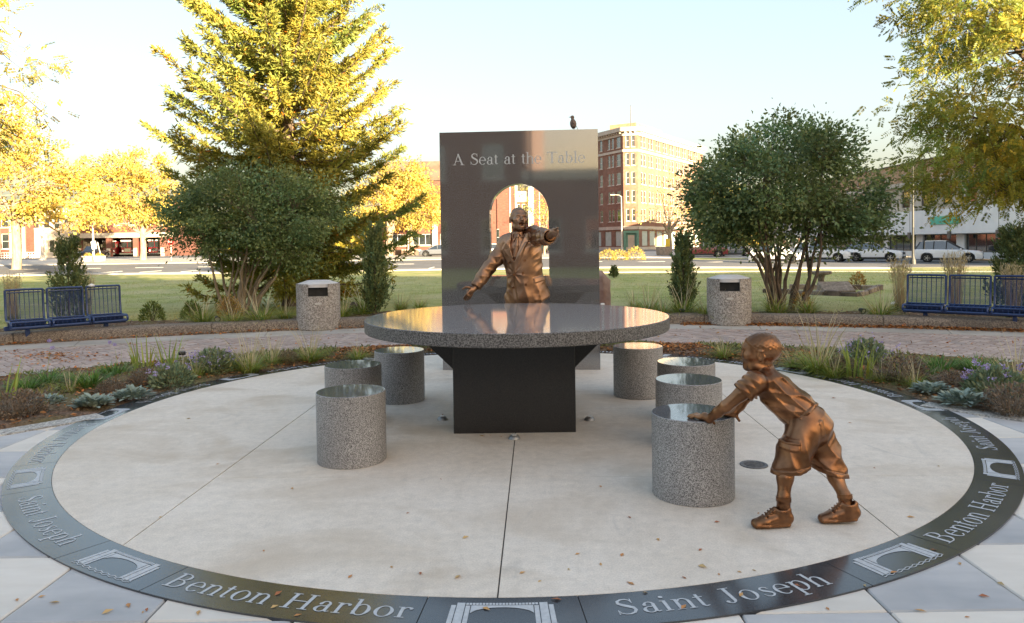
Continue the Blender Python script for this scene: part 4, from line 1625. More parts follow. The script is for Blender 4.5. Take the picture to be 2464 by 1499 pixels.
    def endcut2(p, n, rad):
        n = n / np.linalg.norm(n)
        sl, X, Y, Z = f.reg(p - rad, p + rad)
        q = (X - p[0]) * n[0] + (Y - p[1]) * n[1] + (Z - p[2]) * n[2]
        f.F[sl] = np.maximum(f.F[sl], q.astype(np.float32))
    rim(f, b_(995, 1026, 3.765), (.10, 0, -1.0), .115, .0045, .011)
    rim(f, b_(1275, 1038, 3.855), (-.26, 0, -1.0), .115, .0045, .011)
    endcut2(b_(995, 1026, 3.765), np.array([.10, 0, -1.0]), .115)
    endcut2(b_(1275, 1038, 3.855), np.array([-.26, 0, -1.0]), .125)
    f.cone(b_(992, 1050, 3.762), b_(1003, 985, 3.765), .068, .060, 0, 'cut')
    f.cone(b_(1285, 1070, 3.848), b_(1268, 985, 3.858), .064, .056, 0, 'cut')
    link('shorts', f.mesh('shorts', M_bronze, boy_o), boy)

    # socks
    for (pa, pb, r0) in (((957, 1205, 3.697), (957, 1325, 3.69), .0345), ((1380, 1186, 3.75), (1393, 1300, 3.732), .0345)):
        A, B = b_(*pa) - boy_o, b_(*pb) - boy_o
        mb = MB()
        t = lambda k: A + (B - A) * k
        mb.tube([t(0), t(.02), t(.28), t(.31), t(.5), t(1)], [.031, r0 + .003, r0 + .003, r0, r0 - .001, r0 + .004], 24)
        mb.build('sock', M_bronze, boy, smooth=True, angle=50)

    # shoes
    for (pt, ph, lift) in (((745, 1372, 3.668), (1003, 1388, 3.68), 0.0), ((1210, 1356, 3.725), (1468, 1350, 3.712), .012)):
        T, Hh = b_(*pt), b_(*ph)
        T[2] = .008
        Hh[2] = .008
        f = Field((min(T[0], Hh[0]) - .06, min(T[1], Hh[1]) - .08, 0.002), (max(T[0], Hh[0]) + .06, max(T[1], Hh[1]) + .08, .17), .0036)
        d = (Hh - T) / np.linalg.norm(Hh - T)
        L = np.linalg.norm(Hh - T)
        up = np.array([0, 0, 1.0])
        sd = np.cross(d, up)
        def Q(t, h, s_=0.0):
            return T + d * L * t + up * (h + lift * max(0, t)) + sd * s_
        # sole
        f.loft([(Q(.05, .012), .033, .012), (Q(.35, .012), .037, .012), (Q(.93, .012), .031, .012)], sd, .006)
        # upper
        f.loft([(Q(.06, .024), .029, .019), (Q(.30, .031), .034, .024), (Q(.55, .039), .031, .028), (Q(.78, .042), .029, .032), (Q(.94, .042), .028, .030)], sd, .014)
        f.cone(Q(.74, .052), Q(.76, .076), .036, .037, .014)
        f.cone(Q(.92, .056), Q(.95, .086), .021, .016, .016)
        f.cone(Q(.44, .064), Q(.60, .086), .015, .017, .012)
        f.cone(Q(.76, .078), Q(.77, .13), .028, .032, .006, 'cut')
        for k in range(4):      # laces
            f.cone(Q(.30 + .07 * k, .056 + .0098 * k, -.020), Q(.30 + .07 * k, .056 + .0098 * k, .020), .0052, .0052, .002)
        # seam between upper and sole
        for sg in (-1, 1):
            f.cone(Q(.0, .0245, sg * .040), Q(1.0, .0245, sg * .038), .005, .005, .001, 'cut')
        f.cone(Q(.60, .03, -.05), Q(.64, .085, -.045), .006, .006, .002, 'cut')
        f.plane_cut((0, 0, .009), (0, 0, -1))
        link('shoe', f.mesh('shoe', M_bronze, boy_o), boy)
build_boy()
# ------------------------------------------------------------------ walls with real openings
M_red = mat('brick_red', (0.19, 0.09, 0.065), (0.27, 0.135, 0.10), scale=3.0, rough=0.9, c3=(0.17, 0.07, 0.05), scale3=.5, amt3=.5, bump=.3, bscale=30, aniso=(1, 1, 4))
M_redbg = mat('brick_wall_red', (0.13, 0.05, 0.036), (0.19, 0.08, 0.058), scale=2.2, rough=0.9, c3=(0.11, 0.045, 0.034), scale3=.4, amt3=.5, bump=.3, bscale=20, aniso=(1, 1, 4))
M_hotel = mat('brick_hotel', (0.21, 0.115, 0.08), (0.29, 0.17, 0.12), scale=2.0, rough=0.9, c3=(0.15, 0.075, 0.05), scale3=.3, amt3=.5)
M_tanb = mat('brick_tan', (0.40, 0.25, 0.15), (0.50, 0.33, 0.21), scale=2.0, rough=0.9, c3=(0.34, 0.22, 0.14), scale3=.3, amt3=.5)
M_brownb = mat('brick_brown', (0.11, 0.075, 0.055), (0.16, 0.11, 0.085), scale=1.5, rough=0.9)
M_lime = mat('limestone', (0.50, 0.45, 0.37), (0.60, 0.55, 0.47), scale=2.0, rough=0.85, c3=(0.42, 0.37, 0.30), scale3=.6, amt3=.5)
M_cream = mat('cream_stone', (0.46, 0.40, 0.32), (0.56, 0.50, 0.41), scale=1.5, rough=0.85, c3=(0.4, 0.34, 0.27), scale3=.5, amt3=.5)
M_whitep = mat('white_panel', (0.72, 0.72, 0.71), (0.78, 0.78, 0.77), scale=1.2, rough=0.6)
M_glass = mat('window_glass', (0.02, 0.028, 0.03), (0.035, 0.045, 0.048), scale=1.0, rough=0.04, spec=1.0, ior=1.9)
M_frame = mat('window_frame', (0.10, 0.09, 0.08), (0.14, 0.125, 0.11), scale=5, rough=0.6)
M_framew = mat('window_frame_white', (0.62, 0.60, 0.56), (0.68, 0.66, 0.62), scale=5, rough=0.6)
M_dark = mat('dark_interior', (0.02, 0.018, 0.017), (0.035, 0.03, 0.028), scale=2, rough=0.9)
M_teal = mat('teal_paint', (0.10, 0.24, 0.18), (0.13, 0.29, 0.22), scale=4, rough=0.5)
M_mint = mat('mint_panel', (0.42, 0.50, 0.45), (0.50, 0.57, 0.52), scale=2, rough=0.6)
M_roof = mat('roof_felt', (0.06, 0.055, 0.05), (0.09, 0.085, 0.08), scale=3, rough=0.9)

def facade_mb(mb, M, w, h, ops, depth=.2, mi=0, z0=0.0):
    """wall face with holes; local x along the wall, y into the wall, z up"""
    xs = sorted(set([0.0, w] + [v for o in ops for v in (o[0], o[1])]))
    zs = sorted(set([z0, h] + [v for o in ops for v in (o[2], o[3])]))
    def hole(x, z):
        return any(o[0] < x < o[1] and o[2] < z < o[3] for o in ops)
    for j in range(len(zs) - 1):
        i = 0
        while i < len(xs) - 1:
            zc = (zs[j] + zs[j + 1]) / 2
            if hole((xs[i] + xs[i + 1]) / 2, zc):
                i += 1
                continue
            k = i
            while k + 1 < len(xs) - 1 and not hole((xs[k + 1] + xs[k + 2]) / 2, zc):
                k += 1
            mb.quad((xs[i], 0, zs[j]), (xs[k + 1], 0, zs[j]), (xs[k + 1], 0, zs[j + 1]), (xs[i], 0, zs[j + 1]), mi, M)
            i = k + 1
    for (x0, x1, a, b) in [o[:4] for o in ops]:
        mb.quad((x0, 0, a), (x0, 0, b), (x0, depth, b), (x0, depth, a), mi, M)
        mb.quad((x1, 0, b), (x1, 0, a), (x1, depth, a), (x1, depth, b), mi, M)
        mb.quad((x0, 0, a), (x0, depth, a), (x1, depth, a), (x1, 0, a), mi, M)
        mb.quad((x0, 0, b), (x1, 0, b), (x1, depth, b), (x0, depth, b), mi, M)

WIN = {}
def window_meshes(w, h, rails, bars, fm, sill, fr=.07, depth=.14):
    key = (round(w, 3), round(h, 3), rails, bars, fm.name, bool(sill), depth)
    if key not in WIN:
        mb = MB()
        y0, y1 = depth - .06, depth
        mb.box(0, fr, y0, y1, 0, h); mb.box(w - fr, w, y0, y1, 0, h)
        mb.box(fr, w - fr, y0, y1, 0, fr); mb.box(fr, w - fr, y0, y1, h - fr, h)
        for k in range(rails):
            z = h * (k + 1) / (rails + 1)
            mb.box(fr, w - fr, y0 + .005, y1 - .005, z - fr * .4, z + fr * .4)
        for k in range(bars):
            x = w * (k + 1) / (bars + 1)
            mb.box(x - fr * .4, x + fr * .4, y0 - .003, y1 - .003, fr, h - fr)
        me_s = MB().box(-.08, w + .08, -.07, depth - .02, -.14, -.002).mesh('sill', sill) if sill else None
        g = MB().quad((fr * .5, depth - .025, fr * .5), (w - fr * .5, depth - .025, fr * .5), (w - fr * .5, depth - .025, h - fr * .5), (fr * .5, depth - .025, h - fr * .5))
        WIN[key] = (mb.mesh('window', fm), g.mesh('pane', M_glass), me_s)
    return WIN[key]

def add_windows(bld, M, ops, fm=None, sill=None, rails=1, bars=0, depth=.14, name='window'):
    for o in ops:
        mw, mp, ms = window_meshes(o[1] - o[0], o[3] - o[2], rails, bars, fm or M_frame, sill, depth=depth)
        wdw = link(name, mw, bld)
        wdw.matrix_basis = M @ Matrix.Translation((o[0], 0, o[2]))
        link('pane', mp, wdw)
        if ms:
            link('sill', ms, wdw)

def row(x0, x1, n, w, z0, h):
    """n openings of width w spread between x0 and x1"""
    st = (x1 - x0) / n
    return [(x0 + st * (i + .5) - w / 2, x0 + st * (i + .5) + w / 2, z0, z0 + h) for i in range(n)]

def wallM(x, y, ang, z=0.0):
    return Matrix.Translation((x, y, z)) @ Matrix.Rotation(ang, 4, 'Z')

# long brick block on the far side of the square's other street: it shades the plaza and shows in the polished slab
def rear_block(name, lab, x0, x1, y, h, n):
    b = thing(name, lab, 'building', (x1, y, 0), PI)
    w = x1 - x0
    mb = MB()
    ops = row(0, w, n, 1.5, 1.0, 1.9) + (row(0, w, n, 1.3, 5.2, 2.0) if h > 8 else [])
    I = Matrix.Identity(4)
    facade_mb(mb, I, w, h, ops)
    mb.quad((0, 0, 0), (0, 0, h), (0, 14, h), (0, 14, 0)); mb.quad((w, 0, 0), (w, 14, 0), (w, 14, h), (w, 0, h))
    mb.quad((0, 14, 0), (0, 14, h), (w, 14, h), (w, 14, 0)); mb.quad((0, .02, h), (w, .02, h), (w, 14, h), (0, 14, h))
    mb.build('wall', M_red, b)
    MB().box(-.1, w + .1, -.18, .3, h - .45, h + .12).build('cornice', M_lime, b)
    add_windows(b, I, ops, M_framew, M_lime)
rear_block('brick_shop_row', 'long two storey brick shop row across the street behind the plaza', -62, -3.8, -25, 11.2, 17)
rear_block('low_brick_shop', 'low one storey brick shop between two taller brick rows', -3.75, 4.6, -25, 5.5, 3)
rear_block('tall_brick_row', 'longer two storey brick row beside the low shop behind the plaza', 4.65, 95, -25, 11.2, 27)

# ------------------------------------------------------------------ streets
M_asph = mat('asphalt', (0.13, 0.125, 0.12), (0.19, 0.185, 0.18), scale=3, rough=0.9, c3=(0.11, 0.105, 0.10), scale3=.3, amt3=.5)
M_walkc = mat('sidewalk', (0.42, 0.39, 0.34), (0.52, 0.48, 0.42), scale=1.5, rough=0.9, c3=(0.36, 0.33, 0.29), scale3=.4, amt3=.4)
M_paint = mat('road_paint', (0.62, 0.60, 0.55), (0.72, 0.70, 0.66), scale=9, rough=0.8)
def sheet(name, x0, x1, ys, dz, m, nx=2, thick=.12):
    """band following the terrain between the ys, with a kerb-high edge"""
    mb = MB()
    for k in range(len(ys) - 1):
        ya, yb = ys[k], ys[k + 1]
        nx_ = 40
        for i in range(nx_):
            xa, xb = x0 + (x1 - x0) * i / nx_, x0 + (x1 - x0) * (i + 1) / nx_
            mb.quad(*[(a, b, terrain(a, b) + dz) for a, b in ((xa, ya), (xb, ya), (xb, yb), (xa, yb))])
            if k == 0:
                mb.quad((xa, ya, terrain(xa, ya) + dz - thick), (xb, ya, terrain(xb, ya) + dz - thick), (xb, ya, terrain(xb, ya) + dz), (xa, ya, terrain(xa, ya) + dz))
    return struct(mb.build(name, m))
sheet('street', -140, 140, [52.5, 55, 57.5, 60, 62.5, 65, 67.5, 70, 72.5, 75, 77], .03, M_asph)
sheet('near_pavement', -140, 26, [50.6, 52.4], .09, M_walkc)
sheet('far_pavement', -140, 140, [77.1, 82, 90, 96, 104], .09, M_walkc)
sheet('forecourt', -140, 140, [104.1, 108, 111, 140, 180], .07, M_asph)
sheet('park_path', 3.0, 60, [40.6, 42.6], .03, M_walkc)
lane = struct(link('road_markings', None))
for k in range(-14, 12):
    MB().box(k * 5.5, k * 5.5 + 2.4, 64.4, 64.55, terrain(k * 5.5 + 1.2, 64.4) + .03, terrain(k * 5.5 + 1.2, 64.4) + .045).build('lane_dash', M_paint, lane)
for k in range(-12, 2):
    MB().box(k * 3.0 - .06, k * 3.0 + .06, 53.4, 56.5, terrain(0, 55) + .04, terrain(0, 55) + .06).build('bay_line', M_paint, lane)

# ------------------------------------------------------------------ fire hall with three open bays
def fire_hall():
    Z = 130.0
    xl, xr = pix(186, 600, Z).x, pix(420, 600, Z).x
    w = xr - xl
    g = terrain(0, Z)
    b = thing('fire_hall', 'brick fire hall with three open truck bays behind golden trees', 'building', (xl, Z, g), 0)
    def px(a):
        return pix(a, 600, Z).x - xl
    bays = [(px(197), px(256), 0.0, 3.35), (px(268.5), px(321), 0.0, 3.35), (px(332), px(386), 0.0, 3.35)]
    wins = row(.8, w - .8, 6, 1.4, 5.6, 1.7)
    mb = MB()
    I = Matrix.Identity(4)
    facade_mb(mb, I, w, 9.6, bays + wins, depth=.5)
    mb.quad((0, 0, 0), (0, 0, 9.6), (0, 16, 9.6), (0, 16, 0)); mb.quad((w, 0, 0), (w, 16, 0), (w, 16, 9.6), (w, 0, 9.6))
    mb.quad((0, .02, 9.6), (w, .02, 9.6), (w, 16, 9.6), (0, 16, 9.6)); mb.quad((0, 16, 0), (0, 16, 9.6), (w, 16, 9.6), (w, 16, 0))
    mb.build('wall', M_redbg, b)
    MB().box(.05, w - .05, -.12, -.003, 3.42, 4.25).build('lintel_band', M_cream, b)
    MB().box(-.1, w + .1, -.2, .3, 9.3, 9.75).build('cornice', M_cream, b)
    add_windows(b, I, wins, M_framew, M_cream)
    for x in (px(191), px(262), px(326.5), px(392)):
        MB().box(x - .32, x + .32, -.1, -.003, 0, 1.55).build('stone_plinth', M_cream, b)
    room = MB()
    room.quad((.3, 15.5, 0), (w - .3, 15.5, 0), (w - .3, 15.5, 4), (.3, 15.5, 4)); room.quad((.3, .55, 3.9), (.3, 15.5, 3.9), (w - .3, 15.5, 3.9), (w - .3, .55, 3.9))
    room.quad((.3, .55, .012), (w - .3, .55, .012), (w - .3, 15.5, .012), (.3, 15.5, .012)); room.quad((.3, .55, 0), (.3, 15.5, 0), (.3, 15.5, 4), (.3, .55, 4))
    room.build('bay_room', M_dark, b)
    return xl, Z, g, px
FH = fire_hall()

def entrance_block():
    Z = 129.0
    xl, xr = pix(68, 600, Z).x, pix(184, 600, Z).x
    w, g = xr - xl, terrain(0, Z)
    b = thing('entrance_block', 'cream stone entrance block with glass doors beside the fire hall', 'building', (xl, Z, g), 0)
    def px(a):
        return pix(a, 600, Z).x - xl
    I = Matrix.Identity(4)
    doors = [(px(96), px(108), .9, 3.2), (px(118), px(131), .9, 3.2), (px(137), px(149), .9, 3.2)]
    wins = row(.6, w - .6, 4, 1.1, 5.2, 1.8)
    mb = MB()
    facade_mb(mb, I, w, 8.6, doors + wins, depth=.4)
    mb.quad((0, 0, 0), (0, 0, 8.6), (0, 12, 8.6), (0, 12, 0)); mb.quad((w, 0, 0), (w, 12, 0), (w, 12, 8.6), (w, 0, 8.6)); mb.quad((0, .02, 8.6), (w, .02, 8.6), (w, 12, 8.6), (0, 12, 8.6))
    mb.build('wall', M_cream, b)
    add_windows(b, I, wins, M_framew, M_lime)
    add_windows(b, I, doors, M_framew, None, rails=0, depth=.25, name='door')
    for k in range(5):
        MB().box(px(90), px(154), -2.0 + .35 * k, -.003, .18 * k, .18 * (k + 1)).build('step', M_lime, b)
    # brick wing further along
    Z2 = 127.0
    xa, xb = pix(-160, 600, Z2).x, pix(66, 600, Z2).x
    w2 = xb - xa
    b2 = thing('brick_wing', 'red brick wing with tall windows and stone piers next to the cream entrance', 'building', (xa, Z2, g), 0)
    wins = row(.5, w2 - .5, 7, 1.25, 1.7, 2.6) + row(.5, w2 - .5, 7, 1.25, 5.4, 2.0)
    mb = MB()
    facade_mb(mb, I, w2, 8.8, wins)
    mb.quad((w2, 0, 0), (w2, 12, 0), (w2, 12, 8.8), (w2, 0, 8.8)); mb.quad((0, .02, 8.8), (w2, .02, 8.8), (w2, 12, 8.8), (0, 12, 8.8)); mb.quad((0, 0, 0), (0, 0, 8.8), (0, 12, 8.8), (0, 12, 0))
    mb.build('wall', M_redbg, b2)
    add_windows(b2, I, wins, M_framew, M_cream)
    for k in range(8):
        x = .5 + (w2 - 1) * k / 7
        MB().box(x - .25, x + .25, -.14, -.003, 0, 8.2).build('pier', M_cream, b2)
    MB().box(-.1, w2 + .1, -.25, .2, 8.2, 8.9).build('cornice', M_cream, b2)
    # white ramp railing in front
    rail = thing('ramp_railing', 'white metal ramp railing in front of the red brick wing', 'railing', (xa + 6, Z2 - 5, g))
    wr = pix(84, 600, Z2 - 5).x - xa - 6
    n = 36
    for z in (.25, .6, 1.05):
        MB().box(0, wr, -.03, .03, z - .03, z + .03).build('rail', M_whitep, rail)
    for k in range(n):
        MB().box(wr * k / (n - 1) - .03, wr * k / (n - 1) + .03, -.028, .028, -.12, 1.05).build('baluster', M_whitep, rail)
entrance_block()

# ------------------------------------------------------------------ brown hall behind the slab
def brown_hall():
    Z = 108.0
    xl, xr = pix(920, 600, Z).x, pix(1345, 600, Z).x
    w, g = xr - xl, terrain(0, Z)
    b = thing('brick_hall', 'big flat roofed red brick hall with cream panels seen behind the granite slab', 'building', (xl, Z, g), 0)
    def px(a):
        return pix(a, 600, Z).x - xl
    I = Matrix.Identity(4)
    wins = [(px(a), px(a2), 1.35, 3.0) for a, a2 in ((944, 984), (994, 1040), (1060, 1104), (1114, 1158))]
    wins2 = [(px(1246), px(1254), 5.0, 7.2), (px(1258), px(1271), 5.0, 7.2), (px(1246), px(1272), 9.0, 11.4), (px(1195), px(1203), 1.1, 3.6), (px(1300), px(1312), .2, 3.0), (px(1316), px(1330), .2, 3.0)]
    H = 13.4
    mb = MB()
    facade_mb(mb, I, w, H, wins + wins2, depth=.4)
    mb.quad((0, 0, 0), (0, 0, H), (0, 20, H), (0, 20, 0)); mb.quad((w, 0, 0), (w, 20, 0), (w, 20, H), (w, 0, H)); mb.quad((0, .02, H), (w, .02, H), (w, 20, H), (0, 20, H))
    mb.build('wall', M_redbg, b)
    MB().box(-.15, w + .15, -.3, .4, H - 2.6, H + .2).build('roof_fascia', M_brownb, b)
    add_windows(b, I, wins, M_framew, M_cream, rails=0, bars=2)
    add_windows(b, I, wins2, M_framew, None)
    for a in (938, 989, 1048, 1109):
        MB().box(px(a) - .38, px(a) + .38, -.35, -.003, 0, 4.4).build('pilaster', M_lime, b)
    for a, a2, z0, z1, m, y in ((1241, 1285, 7.5, 9.0, M_cream, -.1), (1241, 1245, 0, H - 2.6, M_cream, -.14), (1273, 1286, .0, H - 2.6, M_lime, -.45), (1228, 1231, 0, H - 2.6, M_framew, -.12)):
        MB().box(px(a), px(a2), y, -.003, z0, z1).build('stone_panel', m, b)
    # low garden wall along the pavement
    gw = thing('garden_wall', 'low brown brick wall along the pavement under the golden trees', 'wall', (pix(905, 600, 101).x, 101, terrain(0, 101)))
    L = pix(1012, 600, 101).x - pix(905, 600, 101).x
    MB().box(0, L, 0, .4, -.1, .75).build('brickwork', M_brownb, gw)
    MB().box(-.05, L + .05, -.05, .45, .752, .85).build('coping', M_lime, gw)
brown_hall()

# ------------------------------------------------------------------ corner hotel
def hotel():
    A = Vector((pix(1503, 600, 125).x, 125.4, 0))      # left end of the corner bay
    B = Vector((pix(1537, 600, 125).x, 125.0, 0))      # right end of the corner bay
    dirR = Vector((17.5, 27, 0)).normalized()
    dirL = Vector((-3.5, 7, 0)).normalized()
    g = terrain(0, 125)
    b = thing('corner_hotel', 'six storey brick corner hotel with pale cornice and green corner door', 'building', (0, 0, g))
    H, F = 20.6, 3.15
    LL, LR = 13.0, 34.0
    aL = math.atan2(-dirL.y, -dirL.x)
    C = A + dirL * LL
    ML = wallM(C.x, C.y, aL)
    MR = wallM(B.x, B.y, math.atan2(dirR.y, dirR.x))
    wc = (B - A).length
    MC = wallM(A.x, A.y, math.atan2(B.y - A.y, B.x - A.x))
    def floors(w, groups, skip_low=True):
        ops = []
        for fl in range(1, 6):
            z = 4.3 + (fl - 1) * F + .8
            for (x0, n, ww, gap) in groups:
                for k in range(n):
                    ops.append((x0 + k * (ww + gap), x0 + k * (ww + gap) + ww, z - .1, z + 1.95))
        return ops
    opsL = floors(LL, [(LL - 2.0, 1, 1.25, .3), (LL - 4.6, 2, .75, .35), (LL - 7.2, 1, .9, .3), (LL - 9.6, 2, .75, .35), (LL - 12, 1, .9, .3)])
    grp = [(1.4 + 3.4 * k, 2, .85, .45) for k in range(9)]
    opsR = floors(LR, grp)
    opsC = floors(wc, [(.45, 2, (wc - 1.3) / 2, .4)])
    shL = [(LL - 2.6 - 3.2 * k, LL - .6 - 3.2 * k, .75, 3.3) for k in range(4)]
    shR = [(1.6 + 3.4 * k, 4.2 + 3.4 * k, .75, 3.3) for k in range(9)]
    mb = MB()
    facade_mb(mb, ML, LL, H, opsL + shL, depth=.3)
    facade_mb(mb, MR, LR, H, opsR + shR, depth=.3)
    door = (wc / 2 - .85, wc / 2 + .85, .0, 2.9)
    facade_mb(mb, MC, wc, H, opsC + [door], depth=.3)
    E = B + dirR * LR
    mb.add([(A.x, A.y, H), (B.x, B.y, H), (E.x, E.y, H), (C.x, C.y, H)], [(0, 1, 2, 3)])
    mb.add([(E.x, E.y, 0), (C.x, C.y, 0), (C.x, C.y, H), (E.x, E.y, H)], [(0, 1, 2, 3)])
    mb.build('wall', M_hotel, b)
    for M, ops in ((ML, opsL), (MR, opsR), (MC, opsC)):
        add_windows(b, M, ops, M_framew, M_lime)
    for M, ops in ((ML, shL), (MR, shR)):
        for o in ops:
            s = MB().box(o[0] + .02, o[1] - .02, .12, .2, o[2], o[3], M=M).build('shopfront', M_mint, b)
    # string courses and cornice follow all three faces
    def band(name, z0, z1, out, m, extra=0.0):
        for M, w in ((ML, LL), (MR, LR), (MC, wc)):
            MB().box(-extra, w + extra, -out, -.004, z0, z1, M=M).build(name, m, b)
    band('base_course', 0, .55, .12, M_lime)
    band('shop_band', 3.55, 4.1, .15, M_lime)
    band('string_course', 4.3 + 4 * F - .15, 4.3 + 4 * F + .25, .12, M_lime)
    band('string_course', 4.3 + 5 * F - .25, 4.3 + 5 * F + .05, .12, M_lime)
    band('frieze', H - 1.15, H - .55, .2, M_lime, .05)
    band('cornice', H - .45, H + .25, .75, M_lime, .3)
    for M, w in ((ML, LL), (MR, LR), (MC, wc)):
        n = int(w / .75)
        db = MB().box(-.16, .16, -.55, -.21, -.27, -.0).mesh('bracket', M_lime)
        for k in range(n):
            o = link('bracket', db, b)
            o.matrix_basis = M @ Matrix.Translation((w * (k + .5) / n, 0, H - .47))
    # corner doorway
    MB().box(door[0] - .45, door[0] - .02, -.25, .1, 0, 3.35, M=MC).box(door[1] + .02, door[1] + .45, -.25, .1, 0, 3.35, M=MC).box(door[0] - .02, door[1] + .02, -.25, .1, 2.92, 3.35, M=MC).build('door_surround', M_teal, b)
    dd = MB().box(door[0] + .02, door[1] - .02, .12, .2, 0, 2.88, M=MC).build('door', M_teal, b)
    MB().box(door[0] + .3, door[1] - .3, .10, .119, .5, 2.6, M=MC).build('pane', M_cream, dd)
    ph = wallM(B.x + 2, B.y + 6, math.atan2(dirR.y, dirR.x))
    MB().box(-3, 9, 0, 5, H, H + 1.6, M=ph).build('penthouse', M_tanb, b)
    fp = pix(1520, 320, 126)
    pole = thing('flagpole', 'thin bare flagpole on the roof of the corner hotel', 'flagpole', (fp.x, 127, g + H))
    MB().tube([(0, 0, -.3), (0, 0, 4.2)], [.09, .05], 8).build('pole', M_frame, pole)
    MB().lathe([(.0, 4.15), (.09, 4.25), (0, 4.35)], 10).build('finial', M_frame, pole)
hotel()

# ------------------------------------------------------------------ white fronted shops on the right
def shops():
    g = -.35
    X = 40.0
    y0, y1 = 48.0, 112.0
    w = y1 - y0
    M = Matrix.Rotation(-PI / 2, 4, 'Z')
    b = thing('shop_block', 'pale shop block with white fascia, cream upper floor and tan brick top', 'building', (X, y1, g), 0)
    H = 9.3
    shop = []
    k = .8
    while k < w - 6:
        shop.append((k, k + 5.4, .55, 2.15))
        k += 6.6
    ups = row(0, w, 18, 1.5, 4.9, 1.7) 
    mb, mt, mu = MB(), MB(), MB()
    facade_mb(mb, M, w, 2.2, shop, depth=.3)
    facade_mb(mu, M, w, 7.0, ups, depth=.25, z0=4.45)
    tops = row(0, w, 20, .9, 7.75, .62)
    facade_mb(mt, M, w, H, tops, depth=.2, z0=7.4)
    # end wall and roof
    mt.add([(0, -w, 7.4), (14, -w, 7.4), (14, -w, H), (0, -w, H)], [(0, 1, 2, 3)])
    mu.add([(0, -w, 0), (14, -w, 0), (14, -w, 7.4), (0, -w, 7.4)], [(0, 1, 2, 3)])
    mt.add([(0.02, -w, H), (14, -w, H), (14, 0, H), (0.02, 0, H)], [(0, 1, 2, 3)])
    mb.build('shop_wall', M_whitep, b)
    mu.build('upper_wall', M_cream, b)
    mt.build('attic_wall', M_tanb, b)
    MB().box(0, w, -.9, .0, 2.2, 4.45, M=M).build('fascia', M_whitep, b)
    for q in range(10):
        MB().box(6.6 * q + .1, 6.6 * q + .16, -.906, -.9005, 2.22, 4.43, M=M).build('fascia_joint', M_frame, b)
    MB().box(-.2, w + .2, -.45, -.003, 7.0, 7.42, M=M).build('cornice', M_lime, b)
    MB().box(-.1, w + .1, -.12, .2, H, H + .14, M=M).build('parapet_cap', M_brownb, b)
    add_windows(b, M, shop, M_frame, None, rails=0, bars=3, depth=.22, name='shop_window')
    add_windows(b, M, ups, M_frame, M_lime)
    add_windows(b, M, tops, M_framew, None, rails=0)
    for o in shop:
        MB().box(o[1] + .35, o[1] + .75, -1.05, -.905, 1.75, 2.4, M=M).build('wall_lamp', M_frame, b)
    # green sign on the fascia
    sg = thing('shop_sign', 'small turquoise shop sign on the white fascia behind locust leaves', 'sign', (X - .96, 66.4, g + 3.05))
    MB().bbox(-.04, .04, -2.2, 2.2, 0, .75, b=.015).build('sign_panel', M_teal2, sg)
M_teal2 = mat('turquoise_sign', (0.05, 0.42, 0.30), (0.08, 0.50, 0.36), scale=3, rough=0.5)
shops()
# ------------------------------------------------------------------ vegetation
M_bark = mat('bark', (0.085, 0.06, 0.042), (0.19, 0.14, 0.10), scale=14, rough=0.95, bump=0.8, bscale=40, aniso=(1, 1, .3))
M_bark_l = mat('bark_light', (0.22, 0.17, 0.12), (0.36, 0.29, 0.21), scale=8, rough=0.95, bump=0.6, bscale=25, aniso=(1, 1, .3))
def leafmat(name, a, b, tr=.25, rough=.5, scale=3.0, spec=.3):
    return mat(name, a, b, scale=scale, rough=rough, translucent=tr, tint=True, spec=spec)
M_lilac = leafmat('lilac_leaf', (0.17, 0.24, 0.09), (0.25, 0.315, 0.13), .38, .42, spec=.5)
M_spruce = leafmat('spruce_needle', (0.25, 0.245, 0.045), (0.34, 0.315, 0.06), .2, .55)
M_yellow = leafmat('autumn_leaf', (0.50, 0.38, 0.075), (0.60, 0.48, 0.13), .35, .6, .6)
M_locust = leafmat('locust_leaf', (0.26, 0.30, 0.06), (0.46, 0.41, 0.075), .5, .5, .8)
M_locust_y = leafmat('locust_leaf_gold', (0.42, 0.32, 0.05), (0.30, 0.28, 0.07), .35, .5, .8)
M_juniper = leafmat('juniper_scale', (0.12, 0.165, 0.06), (0.18, 0.22, 0.085), .15, .6)
M_yew = leafmat('yew_needle', (0.14, 0.20, 0.04), (0.20, 0.25, 0.06), .1, .6)
M_gold = leafmat('gold_shrub', (0.42, 0.24, 0.06), (0.50, 0.33, 0.10), .2, .6)
M_grass = leafmat('ornamental_grass', (0.24, 0.30, 0.055), (0.36, 0.40, 0.09), .35, .5)
M_plume = leafmat('grass_plume', (0.52, 0.43, 0.24), (0.62, 0.53, 0.33), .25, .7)
M_lirio = leafmat('dark_grass', (0.10, 0.21, 0.035), (0.17, 0.29, 0.06), .3, .45)
M_lamb = leafmat('woolly_leaf', (0.25, 0.31, 0.25), (0.35, 0.41, 0.33), .1, .85)
M_catm = leafmat('catmint_leaf', (0.24, 0.30, 0.16), (0.33, 0.38, 0.22), .2, .7)
M_purp = leafmat('purple_flower', (0.42, 0.34, 0.62), (0.55, 0.45, 0.72), .2, .7)
M_dry = leafmat('dry_stem', (0.22, 0.165, 0.115), (0.33, 0.26, 0.19), .1, .8)
M_litter = leafmat('fallen_leaf', (0.34, 0.13, 0.045), (0.48, 0.23, 0.08), .1, .8, 20)
M_cover = leafmat('ground_cover_leaf', (0.17, 0.20, 0.06), (0.28, 0.28, 0.11), .2, .7)
M_lawnb = leafmat('lawn_blade', (0.30, 0.34, 0.08), (0.46, 0.44, 0.16), .25, .6, .4)
M_reed = leafmat('reed_stalk', (0.48, 0.36, 0.19), (0.60, 0.48, 0.28), .2, .7)

def unit(a):
    return a / np.maximum(np.linalg.norm(a, axis=1, keepdims=True), 1e-9)

